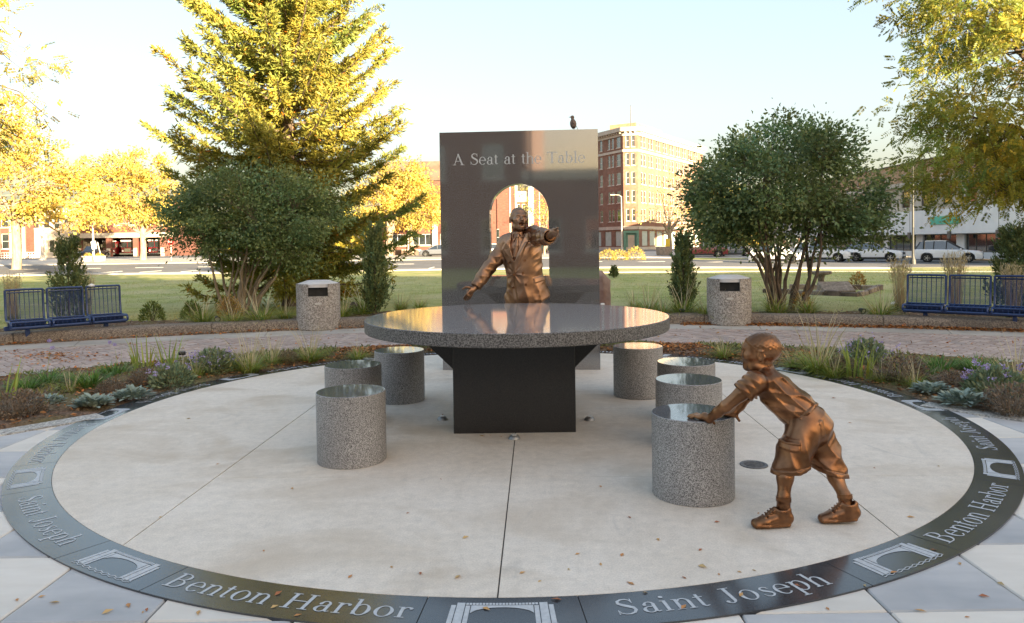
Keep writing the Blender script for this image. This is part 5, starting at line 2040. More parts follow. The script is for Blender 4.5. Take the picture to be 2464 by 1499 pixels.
def leaf_mesh(name, P, D, L, W, material, rg, tint=None, bend=.15, N=None, mid=.45):
    n = len(P)
    D = unit(D)
    if N is None:
        N = rg.normal(size=(n, 3))
    S = unit(np.cross(D, N))
    N = np.cross(S, D)
    L = np.broadcast_to(np.asarray(L, float), (n,))[:, None]
    W = np.broadcast_to(np.asarray(W, float), (n,))[:, None]
    v = np.empty((n, 4, 3))
    v[:, 0] = P
    v[:, 1] = P + D * L * mid + S * W / 2 + N * L * bend
    v[:, 2] = P + D * L
    v[:, 3] = P + D * L * mid - S * W / 2 + N * L * bend
    f = np.arange(n * 4).reshape(n, 4)
    me = new_mesh(name, v.reshape(-1, 3), f, material)
    if tint is None:
        tint = np.ones((n, 3)) * rg.uniform(.75, 1.25, (n, 1))
    set_tint(me, tint)
    return me

def blade_mesh(name, base, dirs, length, width, droop, material, rg, tint=None, seg=4, oval=False):
    """curved tapering strips: rows of quads"""
    n = len(base)
    dirs = unit(dirs)
    side = unit(np.cross(dirs, np.tile([0, 0, 1.0], (n, 1))) + 1e-4)
    length = np.broadcast_to(length, (n,))
    width = np.broadcast_to(width, (n,))
    droop = np.broadcast_to(droop, (n,))
    v = np.empty((n, seg + 1, 2, 3))
    hor = dirs.copy()
    hor[:, 2] = 0
    hor = unit(hor)
    for k in range(seg + 1):
        t = k / seg
        c = base + dirs * (length * t)[:, None] + hor * (length * droop * t * t * .5)[:, None]
        c[:, 2] -= length * droop * t * t * .55
        w = (width * ((math.sin(PI * min(1, .12 + .86 * t)) ** .7) if oval else (1 - t ** 1.6)) * .5 + .0004)[:, None]
        v[:, k, 0] = c - side * w
        v[:, k, 1] = c + side * w
    idx = np.arange(n * (seg + 1) * 2).reshape(n, seg + 1, 2)
    f = np.stack([idx[:, :-1, 0], idx[:, :-1, 1], idx[:, 1:, 1], idx[:, 1:, 0]], axis=-1).reshape(-1, 4)
    me = new_mesh(name, v.reshape(-1, 3), f, material)
    if tint is None:
        tint = np.ones((n, 3)) * rg.uniform(.7, 1.3, (n, 1))
    set_tint(me, np.repeat(tint, seg, axis=0))
    return me

def hue(rg, n, lo=.75, hi=1.25, warm=.12):
    b = rg.uniform(lo, hi, (n, 1))
    w = rg.normal(0, warm, n)
    return np.concatenate([b * (1 + w[:, None]), b, b * (1 - w[:, None])], axis=1).clip(.2, 2.2)

def curve(a, b, sag, n=5, rg=None, wob=0.0):
    a, b = np.array(a, float), np.array(b, float)
    pts = []
    for k in range(n + 1):
        t = k / n
        p = a + (b - a) * t
        p[2] += sag * 4 * t * (1 - t)
        if rg is not None and 0 < k < n:
            p += rg.normal(0, wob, 3)
        pts.append(tuple(p))
    return pts

def crown_tree(root, seed, trunk, lobes, nclump, nleaf, lsize, crad, mleaf, mbark, stems=1, spread=.3, shell=.5, twig=.02, warm=.12, droop=.2, flat=.7, lohi=(.65, 1.3), leaf_aspect=.55, trunk_r=.2, limb_r=.09):
    """trunk(s), limbs reaching into clumps spread through the lobes, leaves round every clump"""
    rg = np.random.default_rng(seed)
    wood = MB()
    wts = np.array([np.prod(r) ** (2 / 3) for _, r in lobes])
    wts = wts / wts.sum()
    C = []
    for _ in range(nclump):
        c, r = lobes[rg.choice(len(lobes), p=wts)]
        d = rg.normal(size=3)
        d /= np.linalg.norm(d)
        C.append(np.array(c) + d * np.array(r) * (shell + (1 - shell) * rg.random()) ** .7)
    C = np.array(C)
    # limbs
    joints = []
    top = np.array([0, 0, trunk])
    if stems == 1:
        wood.tube([(0, 0, -.15), (0, 0, .03 * trunk), (.02 * trunk, 0, .35 * trunk), (0, 0, trunk)], [trunk_r * 1.5, trunk_r * 1.1, trunk_r, trunk_r * .85], 10)
        starts = [top] * 9
        r0 = limb_r
    else:
        starts = []
        for k in range(stems):
            a = rg.uniform(0, 2 * PI)
            q = np.array([math.cos(a), math.sin(a), 0])
            starts.append((q * rg.uniform(.04, spread), None))
        r0 = limb_r
    order = rg.permutation(len(C))
    nl = len(starts)
    for k in range(nl):
        tgt = C[order[k % len(C)]]
        if stems > 1:
            az_ = starts[k][0] / (np.linalg.norm(starts[k][0]) + 1e-9)
            dd_ = C - C.mean(axis=0)
            sc_k = unit(dd_ * (1, 1, 0)) @ az_ + rg.normal(0, .12, len(C)) + .25 * (C[:, 2] > np.median(C[:, 2]))
            tgt = C[int(np.argmax(sc_k))]
        if stems == 1:
            s = starts[k] - np.array([0, 0, rg.uniform(0, .25) * trunk])
            pts = curve(s, tgt * (.85, .85, .9), .1 * np.linalg.norm(tgt - s) * .5, 6, rg, .03 * np.linalg.norm(tgt - s))
        else:
            s = starts[k][0] + np.array([0, 0, -.1])
            m = s * 2.2 + np.array([0, 0, trunk]) + rg.normal(0, .08, 3)
            e = m + (tgt - m) * .8
            pts = curve(s, m, 0, 3, rg, .02)[:-1] + curve(m, e, .05, 4, rg, .04)
        rr = [max(twig, r0 * (1 - .85 * i / (len(pts) - 1))) * rg.uniform(.9, 1.1) for i in range(len(pts))]
        wood.tube(pts, rr, 7)
        joints += [(np.array(p), r) for p, r in zip(pts[2:], rr[2:])]
    J = np.array([j[0] for j in joints])
    for c in C:
        i = int(np.argmin(((J - c) ** 2).sum(axis=1)))
        d = np.linalg.norm(J[i] - c)
        r = min(joints[i][1] * .6, twig * 1.6)
        wood.tube(curve(J[i], c, .06 * d, 3, rg, .04 * d), [r, r * .7, r * .5, r * .25], 4, cap=False)
    wo = wood.build('trunk', mbark, root, smooth=True, angle=60)
    # leaves
    n = nclump * nleaf
    ci = np.repeat(np.arange(nclump), nleaf)
    off = rg.normal(size=(n, 3)) * crad * np.repeat(rg.uniform(.6, 1.3, nclump), nleaf)[:, None]
    off[:, 2] *= flat
    P = C[ci] + off
    ctr = np.average([c for c, _ in lobes], axis=0)
    D = unit(P - ctr) * .6 + unit(off) * .5 + rg.normal(size=(n, 3)) * .6
    D[:, 2] -= droop
    cb = np.repeat(hue(rg, nclump, *lohi, warm), nleaf, axis=0)
    T = cb * hue(rg, n, .8, 1.2, warm * .7)
    L = lsize * rg.uniform(.6, 1.3, n)
    me = leaf_mesh('crown', P, D, L, L * leaf_aspect, mleaf, rg, T)
    co = link('crown', me, root)
    return wo, co

# ---------------- the two big shrubs
p = pixg(643, 741, .06)
lil1 = thing('lilac_shrub', 'large rounded green shrub with many stems in front of the spruce', 'shrub', (p.x, 15.2, terrain(0, 15.2)))
sc = 15.2 / FPX
crown_tree(lil1, 21, .75, [((0.33, 0, 2.15), (1.63, 1.5, .95)), ((-0.32, -.1, 2.3), (1.07, 1.1, .8)), ((1.08, .1, 2.0), (1.07, 1.2, .85)), ((0.47, 0, 2.55), (1.12, 1.1, .6)), ((-0.74, 0, 1.85), (0.65, .8, .7)), ((1.54, 0, 1.7), (0.60, .8, .75)), ((0.38, -.2, 1.45), (1.26, 1.0, .5))],
           270, 130, .068, .17, M_lilac, M_bark_l, stems=15, spread=.26, shell=.45, twig=.011, limb_r=.045, warm=.08, lohi=(.6, 1.35))
p = pixg(1885, 738, .06)
lil2 = thing('lilac_shrub', 'tall spreading green shrub with many brown stems beside a litter bin', 'shrub', (p.x * 14.4 / p.y, 14.4, terrain(0, 14.4)))
crown_tree(lil2, 33, .85, [((0.00, 0, 2.55), (1.77, 1.6, 1.15)), ((-0.88, 0, 2.35), (1.02, 1.1, .95)), ((0.93, 0, 2.3), (1.07, 1.1, 1.0)), ((-0.09, 0, 3.15), (1.16, 1.1, .65)), ((0.51, 0, 3.2), (0.84, .9, .6)), ((-1.35, 0, 2.05), (0.56, .8, .75)), ((1.49, 0, 1.95), (0.51, .8, .75)), ((-0.56, -.2, 1.75), (0.93, .9, .5)), ((0.84, -.2, 1.6), (0.84, .8, .5)), ((-1.12, -.1, 1.55), (0.74, .8, .5))],
           315, 115, .082, .18, M_lilac, M_bark, stems=17, spread=.30, shell=.45, twig=.012, limb_r=.05, warm=.08, lohi=(.6, 1.35))

# ---------------- spruce
def build_spruce():
    rg = np.random.default_rng(7)
    Yp = 17.6
    x = pix(700, 740, Yp).x
    root = thing('spruce_tree', 'tall spruce with golden sunlit upper branches behind the rounded shrub', 'tree', (x, Yp, terrain(0, Yp)))
    wood = MB()
    Ht = 13.5
    wood.tube([(0, 0, -.2), (0, 0, .3), (.02, 0, 3), (.0, .03, 7), (0, 0, Ht)], [.27, .17, .145, .09, .015], 12)
    P, D, T, L = [], [], [], []
    z = .95
    while z < Ht - .1:
        t = z / Ht
        prof = np.interp(z, [.9, 2.0, 3.3, 5.5, 7.2, 10, 13.5], [2.45, 2.85, 2.95, 2.45, 2.35, 1.6, .12])
        nb = 6 if z < 9 else 5
        a0 = rg.uniform(0, 2 * PI)
        for k in range(nb):
            a = a0 + 2 * PI * k / nb + rg.normal(0, .22)
            ln = prof * rg.uniform(.72, 1.12)
            el = np.interp(z, [.9, 2.2, 4, 8, 13], [-.18, .02, .28, .5, .85]) + rg.normal(0, .07)
            d0 = np.array([math.cos(a) * math.cos(el), math.sin(a) * math.cos(el), math.sin(el)])
            side = np.array([-math.sin(a), math.cos(a), 0])
            ns = 9
            s = np.linspace(0, 1, ns)
            sag = np.interp(z, [1, 3, 6, 13], [.34, .22, .1, .0])
            pts = np.array([0, 0, z + rg.uniform(-.1, .1)]) + d0 * (s * ln)[:, None]
            pts[:, 2] += -sag * ln * (s - s ** 2.6) * 1.1 + .10 * ln * s ** 3
            wood.tube([tuple(q) for q in pts], [.032 * (1 - .85 * q) * (ln / 2.5 + .25) for q in s], 5, cap=False)
            # secondary twigs
            nt = int(ln / .026)
            ts = rg.uniform(.10, 1.0, nt)
            base = np.stack([np.interp(ts, s, pts[:, i]) for i in range(3)], 1)
            tang = unit(np.stack([np.interp(np.minimum(ts + .05, 1), s, pts[:, i]) for i in range(3)], 1) - np.stack([np.interp(np.maximum(ts - .05, 0), s, pts[:, i]) for i in range(3)], 1))
            sg = rg.choice([-1, 1], nt)[:, None]
            tl = (.10 + .42 * (1 - ts) * min(1.2, ln / 2.2) + .1 * (ts > .85)) * rg.uniform(.6, 1.2, nt)
            tl = np.minimum(tl, .62)
            td = unit(tang * rg.uniform(.6, 1.1, (nt, 1)) + sg * side * rg.uniform(.5, 1.1, (nt, 1)) + np.array([0, 0, 1.0]) * rg.normal(-.12, .28, (nt, 1)))
            bt = hue(rg, 1, .75, 1.25, .10)
            m = int(10)
            q = np.linspace(.12, 1, m)
            pp = base[:, None, :] + td[:, None, :] * (tl[:, None] * q[None, :])[:, :, None]
            pp[:, :, 2] -= (.16 * tl[:, None] * q[None, :] ** 2)
            keep = rg.random((nt, m)) < np.clip(tl / .24, .4, 1.0)[:, None]
            pk = pp[keep]
            dk = np.repeat(td[:, None, :], m, axis=1)[keep]
            nk = len(pk)
            P.append(pk + rg.normal(0, .010, (nk, 3)))
            D.append(dk + rg.normal(0, .55, (nk, 3)))
            T.append(bt * hue(rg, nk, .7, 1.25, .08))
            L.append(rg.uniform(.09, .17, nk))
        z += .225 if z < 8 else .33
    P, D, T, L = np.concatenate(P), np.concatenate(D), np.concatenate(T), np.concatenate(L)
    rust = rg.random(len(P)) < .012
    T[rust] *= (2.4, .9, .5)
    wood.build('trunk', M_bark, root, smooth=True, angle=60)
    link('crown', leaf_mesh('crown', P, D, L, L * .24, M_spruce, rg, T, bend=.05), root)
build_spruce()

# ---------------- honey locusts: fine leaves in drooping sprays
def locust(root, seed, trunk, lobes, nspray, nfr, mleaf, trunk_r=.16, pend=.35, lf=.055, reach=.5, lohi=(.55, 1.4), keep=None):
    rg = np.random.default_rng(seed)
    wood = MB()
    wts = np.array([np.prod(r) ** (2 / 3) for _, r in lobes])
    wts = wts / wts.sum()
    C = []
    for _ in range(nspray):
        c, r = lobes[rg.choice(len(lobes), p=wts)]
        d = rg.normal(size=3)
        d /= np.linalg.norm(d)
        C.append(np.array(c) + d * np.array(r) * (.35 + .65 * rg.random()) ** .6)
    C = np.array(C)
    if keep is not None:
        C = C[keep(C)]
    wood.tube([(0, 0, -.2), (0, 0, .2), (.05, 0, trunk * .5), (0, 0, trunk)], [trunk_r * 1.5, trunk_r * 1.1, trunk_r, trunk_r * .9], 10)
    J = []
    for k in range(11):
        tg = C[rg.integers(len(C))]
        s = np.array([0, 0, trunk - rg.uniform(0, .2) * trunk])
        pts = curve(s, tg, .12 * np.linalg.norm(tg - s), 7, rg, .035 * np.linalg.norm(tg - s))
        rr = [max(.012, trunk_r * .55 * (1 - .9 * i / 7)) for i in range(8)]
        wood.tube(pts, rr, 6)
        J += [(np.array(q), r) for q, r in zip(pts[2:], rr[2:])]
    JP = np.array([j[0] for j in J])
    P, D, T, L = [], [], [], []
    ctr = np.average([c for c, _ in lobes], axis=0)
    for c in C:
        i = int(np.argmin(((JP - c) ** 2).sum(axis=1)))
        d = np.linalg.norm(JP[i] - c)
        r = min(J[i][1] * .6, .02)
        wood.tube(curve(JP[i], c, .06 * d, 3, rg, .05 * d), [r, r * .7, r * .5, r * .3], 4, cap=False)
        out = c - ctr
        out[2] *= .3
        out /= np.linalg.norm(out) + 1e-6
        bt = hue(rg, 1, *lohi, .12)
        # twig carrying pinnate leaves
        for q in range(nfr):
            b = c + rg.normal(0, .22, 3) * (1, 1, .55)
            ax = out * rg.uniform(.2, .9) + rg.normal(0, .55, 3)
            ax[2] -= pend + rg.uniform(0, .4)
            ax /= np.linalg.norm(ax)
            fl = rg.uniform(.14, .24) * (lf / .055)
            m = 8
            tt = np.linspace(.15, 1, m)
            rach = b + ax * (tt * fl)[:, None]
            sd = np.cross(ax, rg.normal(size=3))
            sd /= np.linalg.norm(sd)
            for sgn in (-1, 1):
                P.append(rach)
                D.append(np.tile(ax * .45 + sd * sgn, (m, 1)))
            tq = bt * hue(rg, 1, .75, 1.25, .10)
            T.append(np.repeat(tq, 2 * m, axis=0))
            L.append(np.full(2 * m, lf) * rg.uniform(.8, 1.2))
    P, D, T, L = np.concatenate(P), np.concatenate(D), np.concatenate(T), np.concatenate(L)
    wood.build('trunk', M_bark, root, smooth=True, angle=60)
    link('crown', leaf_mesh('crown', P, D, L, L * .42, mleaf, rg, T, bend=.05), root)

loc_r = thing('locust_tree', 'honey locust with drooping green and gold leaves above the blue bench by the shops', 'tree', (10.9, 14.2, terrain(0, 14.2)))
locust(loc_r, 51, 2.6, [((-.9, 0, 4.4), (2.7, 2.0, 2.2)), ((-1.0, .4, 6.6), (2.7, 2.0, 2.0)), ((-1.9, -.3, 2.55), (1.7, 1.3, .75)), ((.2, 0, 3.2), (2.2, 1.6, 1.3))], 520, 17, M_locust, lf=.068)
loc_l = thing('locust_tree', 'honey locust reaching sparse golden twigs over the lawn opposite the shops', 'tree', (-11.9, 14.0, terrain(0, 14)))
locust(loc_l, 58, 2.8, [((1.0, 0, 5.0), (2.4, 1.8, 2.2)), ((.6, 0, 3.6), (2.0, 1.6, .8))], 85, 10, M_locust_y, lf=.06)

# ---------------- far autumn trees
def far_tree(px, py, Z, lab, seed, th, lobes, nc, nl, ls, cr, m=None, bark=None, tr=.36, shell=.45, lr=.2):
    q = pix(px, py, Z)
    root = thing('autumn_tree', lab, 'tree', (q.x, Z, terrain(q.x, Z)))
    crown_tree(root, seed, th, lobes, nc, nl, ls, cr, m or M_yellow, bark or M_bark_l, shell=shell, twig=.03, trunk_r=tr, limb_r=lr, warm=.10, lohi=(.7, 1.25), flat=.6)
    return root
far_tree(40, 650, 64, 'broad golden tree with a thick trunk by the kerb opposite the cream entrance block', 61, 4.2,
         [((.5, 0, 8.2), (5.6, 4.5, 4.2)), ((-2.5, 0, 10.5), (4, 4, 3.6)), ((4.4, 0, 6.6), (3.6, 3.5, 2.6)), ((-1, 0, 13.0), (3.2, 3, 2.3)), ((4.0, 0, 5.0), (4.2, 3.5, 1.7))], 300, 42, .32, .46)
far_tree(345, 633, 92, 'golden tree with a pale trunk in front of the fire hall', 62, 4.0,
         [((-1.0, 0, 8.0), (6.2, 4.5, 4.2)), ((-3.5, 0, 9.5), (4.5, 4, 3.6)), ((2.8, 0, 6.8), (4.0, 3.6, 3.0)), ((-.5, 0, 11.5), (4.2, 3.2, 2.6)), ((-4.5, 0, 5.6), (4.2, 3, 1.5))], 270, 42, .38, .5, tr=.36)
far_tree(938, 612, 96, 'golden tree before the brown brick hall, nearest the spruce', 63, 3.6,
         [((0, 0, 8.0), (4.8, 4, 4.2)), ((-2, 0, 6.8), (3.6, 3.5, 2.8)), ((1.5, 0, 10.2), (3.4, 3, 2.6))], 200, 44, .34, .48, tr=.4)
far_tree(990, 612, 98, 'golden tree before the brown brick hall, nearest the granite slab', 64, 3.8,
         [((.4, 0, 6.9), (4.2, 4, 3.6)), ((2.0, 0, 5.8), (3.0, 3.2, 2.4)), ((-.4, 0, 9.2), (3.4, 3, 2.2))], 190, 44, .34, .48, tr=.34)
far_tree(1310, 612, 92, 'thin orange tree seen through the arched opening of the slab', 65, 4.0,
         [((.2, 0, 7.6), (3.6, 3, 4.2))], 70, 26, .22, .5, tr=.14, lr=.09)
far_tree(1612, 612, 86, 'nearly bare pale tree with a few orange leaves before the corner hotel', 66, 3.0,
         [((-.6, 0, 6.0), (4.6, 3, 3.6)), ((1.2, 0, 7.2), (3.2, 3, 3.2))], 120, 7, .22, .4, tr=.26, lr=.16)
far_tree(1735, 612, 95, 'golden tree standing beyond the parked red pickup', 67, 3.0,
         [((0, 0, 5.6), (4.2, 3, 3.4))], 120, 55, .3, .5, tr=.2)

# ---------------- columnar junipers and small conifers
def juniper_mesh(seed, h, w, n=240, loose=.0, lean=.0):
    rg = np.random.default_rng(seed)
    P, D, T, L = [], [], [], []
    wood = MB()
    for k in range(n):
        z0 = h * rg.uniform(.02, .80) ** 1.05
        a = rg.uniform(0, 2 * PI)
        rad = w * np.interp(z0 / h, [0, .12, .4, .8, 1], [.62, 1, .72, .25, .02]) * rg.uniform(.25, 1.0)
        ln = rg.uniform(.16, .34) * h * (.5 + .3 * (1 - z0 / h))
        d = np.array([math.cos(a) * (.32 + loose), math.sin(a) * (.32 + loose), 1.0]) + rg.normal(0, .10 + loose * .3, 3)
        d /= np.linalg.norm(d)
        b = np.array([math.cos(a) * rad * .55, math.sin(a) * rad * .55, z0])
        m = 26
        t = np.sort(rg.uniform(0, 1, m))
        pp = b + d * (t * ln)[:, None] + rg.normal(0, .016 * (1.2 - t)[:, None] + .004, (m, 3))
        P.append(pp)
        D.append(np.tile(d, (m, 1)) + rg.normal(0, .38, (m, 3)))
        T.append(hue(rg, 1, .6, 1.35, .10) * hue(rg, m, .8, 1.2, .06))
        L.append(rg.uniform(.045, .085, m))
    P, D, T, L = map(np.concatenate, (P, D, T, L))
    wood.tube([(0, 0, -.05), (0, 0, h * .7)], [.028, .008], 6)
    return wood.mesh('stem', M_bark), leaf_mesh('foliage', P, D, L, L * .34, M_juniper, rg, T, bend=.05)
def juniper(px, py, Z, h, w, lab, seed, loose=0.0, n=240):
    q = pix(px, py, Z)
    root = thing('juniper', lab, 'conifer', (q.x, Z, terrain(q.x, Z) + .02), 0, 'junipers behind the kerb')
    s, f = juniper_mesh(seed, h, w, n, loose)
    link('stem', s, root)
    link('foliage', f, root)
juniper(165, 700, 13.2, 1.78, .42, 'pointed loose juniper rising behind the blue bench near the golden trees', 71, .16, 210)
juniper(903, 735, 14.3, 1.95, .36, 'narrow upright juniper near the granite slab on the spruce side', 72, .03, 260)
juniper(1645, 725, 14.3, 1.70, .37, 'narrow upright juniper between the granite slab and a litter bin', 73, .0, 280)
juniper(2440, 700, 12.9, 1.75, .62, 'broad dark juniper behind the blue bench facing the shops', 74, .18, 300)

def mound_mesh(seed, r, h, n, ls, m, aspect=.3, up=.6, lohi=(.6, 1.3), warm=.1, name='foliage'):
    rg = np.random.default_rng(seed)
    d = rg.normal(size=(n, 3))
    d[:, 2] = np.abs(d[:, 2])
    d = unit(d)
    s = rg.uniform(.55, 1.05, (n, 1)) ** .6
    P = d * s * (r, r, h)
    D = d + rg.normal(0, .5, (n, 3)) + (0, 0, up)
    L = ls * rg.uniform(.6, 1.3, n)
    return leaf_mesh(name, P, D, L, L * aspect, m, rg, hue(rg, n, *lohi, warm))

def mound(name, cat, lab, px, py, r, h, n, ls, m, seed, z=None, group=None, aspect=.3, up=.6, Z=None, extra=None):
    zz = .12 if z is None else z
    q = pixg(px, py, zz) if Z is None else pix(px, py, Z)
    root = thing(name, lab, cat, (q.x, q.y, zz if Z is None else terrain(q.x, Z)), 0, group)
    st = MB()
    rgx = random.Random(seed)
    for k in range(7):
        a = 2 * PI * k / 7
        st.tube([(0, 0, -.06), (math.cos(a) * r * .3, math.sin(a) * r * .3, h * .5), (math.cos(a) * r * .55, math.sin(a) * r * .55, h * .8)], [.009, .007, .003], 5)
    st.build('stem', M_bark, root)
    link('foliage', mound_mesh(seed, r, h, n, ls, m, aspect, up), root)
    return root
mound('yew_bush', 'shrub', 'small round clipped yew close to the end of the blue bench', 366, 772, .21, .34, 900, .055, M_yew, 81, group='clipped yews')
mound('yew_bush', 'shrub', 'small round clipped yew next to a feathery grass clump', 461, 768, .18, .33, 800, .055, M_yew, 82, group='clipped yews')
mound('gold_bush', 'shrub', 'small tan dried bush below the rounded shrub near the spruce', 552, 765, .24, .40, 900, .05, M_gold, 83)
mound('gold_bush', 'shrub', 'small orange bush at the foot of the spreading shrub by the bird bath', 1932, 742, .18, .30, 500, .05, M_gold, 84)
mound('gold_bush', 'shrub', 'little red and yellow bush inside the low stone border', 2065, 692, .22, .42, 320, .09, M_gold, 85, z=.0)
mound('yellow_bush', 'shrub', 'yellow bush before the corner hotel, nearest the granite slab', 1462, 620, .9, 1.0, 700, .16, M_yellow, 86, Z=70, group='yellow bushes before the hotel')
mound('yellow_bush', 'shrub', 'yellow bush before the corner hotel, middle one of its row', 1492, 620, .85, .95, 650, .16, M_yellow, 87, Z=70, group='yellow bushes before the hotel')
mound('yellow_bush', 'shrub', 'yellow bush before the corner hotel, nearest its green door', 1528, 620, 1.0, 1.25, 700, .16, M_yellow, 88, Z=70, group='yellow bushes before the hotel')

# ---------------- ornamental grasses
def tuft_meshes(kind, seed):
    rg = np.random.default_rng(seed)
    out = []
    def fan(n, rad, lean, l0, l1):
        a = rg.uniform(0, 2 * PI, n)
        r = rad * np.sqrt(rg.random(n))
        base = np.stack([r * np.cos(a), r * np.sin(a), np.full(n, -.02)], 1)
        a2 = a + rg.normal(0, .5, n)
        le = lean * rg.random(n) ** .7
        d = np.stack([np.sin(le) * np.cos(a2), np.sin(le) * np.sin(a2), np.cos(le)], 1)
        return base, d, rg.uniform(l0, l1, n)
    if kind == 'feather':
        b, d, l = fan(260, .07, .95, .16, .34)
        out.append(('blades', blade_mesh('blades', b, d, l, .006, .8, M_grass, rg, hue(rg, 260, .65, 1.35, .15))))
        b, d, l = fan(34, .06, .45, .34, .60)
        out.append(('plumes', blade_mesh('plumes', b, d, l, .007, .35, M_plume, rg, hue(rg, 34, .8, 1.2, .05), 5)))
    elif kind == 'fescue':
        b, d, l = fan(200, .06, 1.1, .14, .30)
        out.append(('blades', blade_mesh('blades', b, d, l, .006, .7, M_grass, rg, hue(rg, 200, .7, 1.3, .18))))
        b, d, l = fan(16, .05, .6, .28, .46)
        out.append(('plumes', blade_mesh('plumes', b, d, l, .006, .35, M_plume, rg, None, 5)))
    elif kind == 'dark':
        b, d, l = fan(240, .10, .75, .16, .30)
        out.append(('blades', blade_mesh('blades', b, d, l, .011, .55, M_lirio, rg, hue(rg, 240, .55, 1.4, .10))))
        b, d, l = fan(9, .10, .7, .18, .30)
        out.append(('dry_blades', blade_mesh('dry_blades', b, d, l, .009, .6, M_plume, rg)))
    elif kind == 'iris':
        b, d, l = fan(16, .07, .35, .22, .42)
        out.append(('blades', blade_mesh('blades', b, d, l, .016, .25, M_grass, rg, hue(rg, 16, .9, 1.5, .12))))
    elif kind == 'reed':
        b, d, l = fan(110, .12, .16, 1.0, 1.45)
        out.append(('stalks', blade_mesh('stalks', b, d, l, .010, .05, M_reed, rg, hue(rg, 110, .6, 1.15, .08), 5)))
        tip = b + d * l[:, None] * .93
        P = np.repeat(tip, 8, axis=0) + np.repeat(d, 8, axis=0) * rg.uniform(-.22, .06, (880, 1)) + rg.normal(0, .008, (880, 3))
        out.append(('plumes', leaf_mesh('plumes', P, np.repeat(d, 8, axis=0) + rg.normal(0, .25, (880, 3)), .07, .014, M_plume, rg)))
        b, d, l = fan(150, .13, .9, .25, .55)
        out.append(('blades', blade_mesh('blades', b, d, l, .008, .6, M_grass, rg, hue(rg, 150, .5, 1.0, .12))))
    elif kind == 'lamb':
        n = 270
        a = rg.uniform(0, 2 * PI, n)
        el = rg.uniform(.15, 1.3, n)
        d = np.stack([np.cos(el) * np.cos(a), np.cos(el) * np.sin(a), np.sin(el)], 1)
        ro = .15 * np.sqrt(rg.random(n))
        base = np.stack([ro * np.cos(a), ro * np.sin(a), .01 + .10 * rg.random(n) * (1 - ro / .16)], 1)
        l = rg.uniform(.05, .095, n)
        out.append(('leaves', blade_mesh('leaves', base, d, l, l * .44, .45, M_lamb, rg, hue(rg, n, .75, 1.2, .05), 5, oval=True)))
    elif kind == 'catmint':
        me = mound_mesh(seed, .20, .22, 1100, .045, M_catm, .4, .6, (.65, 1.3), .1)
        out.append(('leaves', me))
        b, d, l = fan(34, .13, .8, .2, .32)
        tip = b + d * l[:, None]
        P = np.repeat(tip, 10, axis=0) - np.repeat(d, 10, axis=0) * rg.uniform(0, .11, (340, 1)) + rg.normal(0, .006, (340, 3))
        out.append(('blossom', leaf_mesh('blossom', P, rg.normal(size=(340, 3)) + (0, 0, .5), .018, .013, M_purp, rg)))
        out.append(('stems', blade_mesh('stems', b, d, l, .004, .1, M_catm, rg)))
    elif kind == 'greymint':
        out.append(('leaves', mound_mesh(seed, .22, .22, 1300, .05, M_catm, .35, .6, (.7, 1.35), .1)))
        b, d, l = fan(14, .14, .8, .22, .3)
        tip = b + d * l[:, None]
        P = np.repeat(tip, 14, axis=0) + rg.normal(0, .011, (196, 3))
        out.append(('blossom', leaf_mesh('blossom', P, rg.normal(size=(196, 3)) + (0, 0, .5), .02, .014, M_purp, rg)))
    elif kind == 'dry':
        b, d, l = fan(420, .16, 1.25, .12, .30)
        out.append(('twigs', blade_mesh('twigs', b, d, l, .005, .3, M_dry, rg, hue(rg, 420, .6, 1.3, .08))))
        out.append(('leaves', mound_mesh(seed + 1, .22, .22, 900, .03, M_dry, .5, .2, (.5, 1.3), .12)))
    elif kind == 'allium':
        b, d, l = fan(4, .02, .25, .34, .44)
        out.append(('stems', blade_mesh('stems', b, d, l, .006, .05, M_grass, rg)))
        P = []
        for k in range(2):
            u_ = unit(rg.normal(size=(70, 3)))
            P.append(b[k] + d[k] * l[k] + u_ * .018)
        P = np.concatenate(P)
        out.append(('flowers', leaf_mesh('flowers', P, unit(rg.normal(size=(140, 3))), .014, .01, M_purp, rg)))
    return out
TUFT = {}
def tuft(kind, i):
    if (kind, i) not in TUFT:
        TUFT[(kind, i)] = tuft_meshes(kind, 300 + 17 * i + 101 * sorted(('feather', 'fescue', 'dark', 'iris', 'reed', 'lamb', 'catmint', 'greymint', 'dry', 'allium')).index(kind))
    return TUFT[(kind, i)]
NAMES = {'feather': ('feather_grass', 'ornamental grass'), 'fescue': ('fescue_clump', 'ornamental grass'), 'dark': ('dark_grass_clump', 'ornamental grass'),
         'iris': ('iris_clump', 'plant'), 'reed': ('reed_grass', 'ornamental grass'), 'lamb': ('lambs_ear', 'plant'), 'catmint': ('catmint', 'plant'),
         'greymint': ('grey_catmint', 'plant'), 'dry': ('dry_perennial', 'plant'), 'allium': ('allium', 'flower')}
_cnt = [0]
BASE = {'feather': .145, 'fescue': .125, 'dark': .185, 'dry': .20, 'catmint': .22, 'greymint': .21, 'lamb': .20, 'iris': .10, 'allium': .10}
def put(kind, px, py, wpx, lab, z=.03, group=None, Z=None, base=None):
    """plant whose foot reads at px, py and is wpx wide"""
    _cnt[0] += 1
    q = pixg(px, py, z) if Z is None else pix(px, py, Z)
    zz = z if Z is None else terrain(q.x, Z) + .02
    nm, cat = NAMES[kind]
    root = thing(nm, lab, cat, (q.x, q.y, zz), _cnt[0] * 1.7, group)
    s = .72 * wpx / 100 if kind == 'reed' else wpx / FPX * q.y / (2 * BASE[kind])
    if kind == 'reed':
        s = min(max(s, .66), .80)
    for pn, me in tuft(kind, _cnt[0] % 3):
        o = link(pn, me, root)
        if pn in ('blossom', 'flowers', 'plumes'):
            o['kind'] = 'stuff'
    root.scale = (s, s, s)
    return root
L_ = 'the bed opposite the boy'
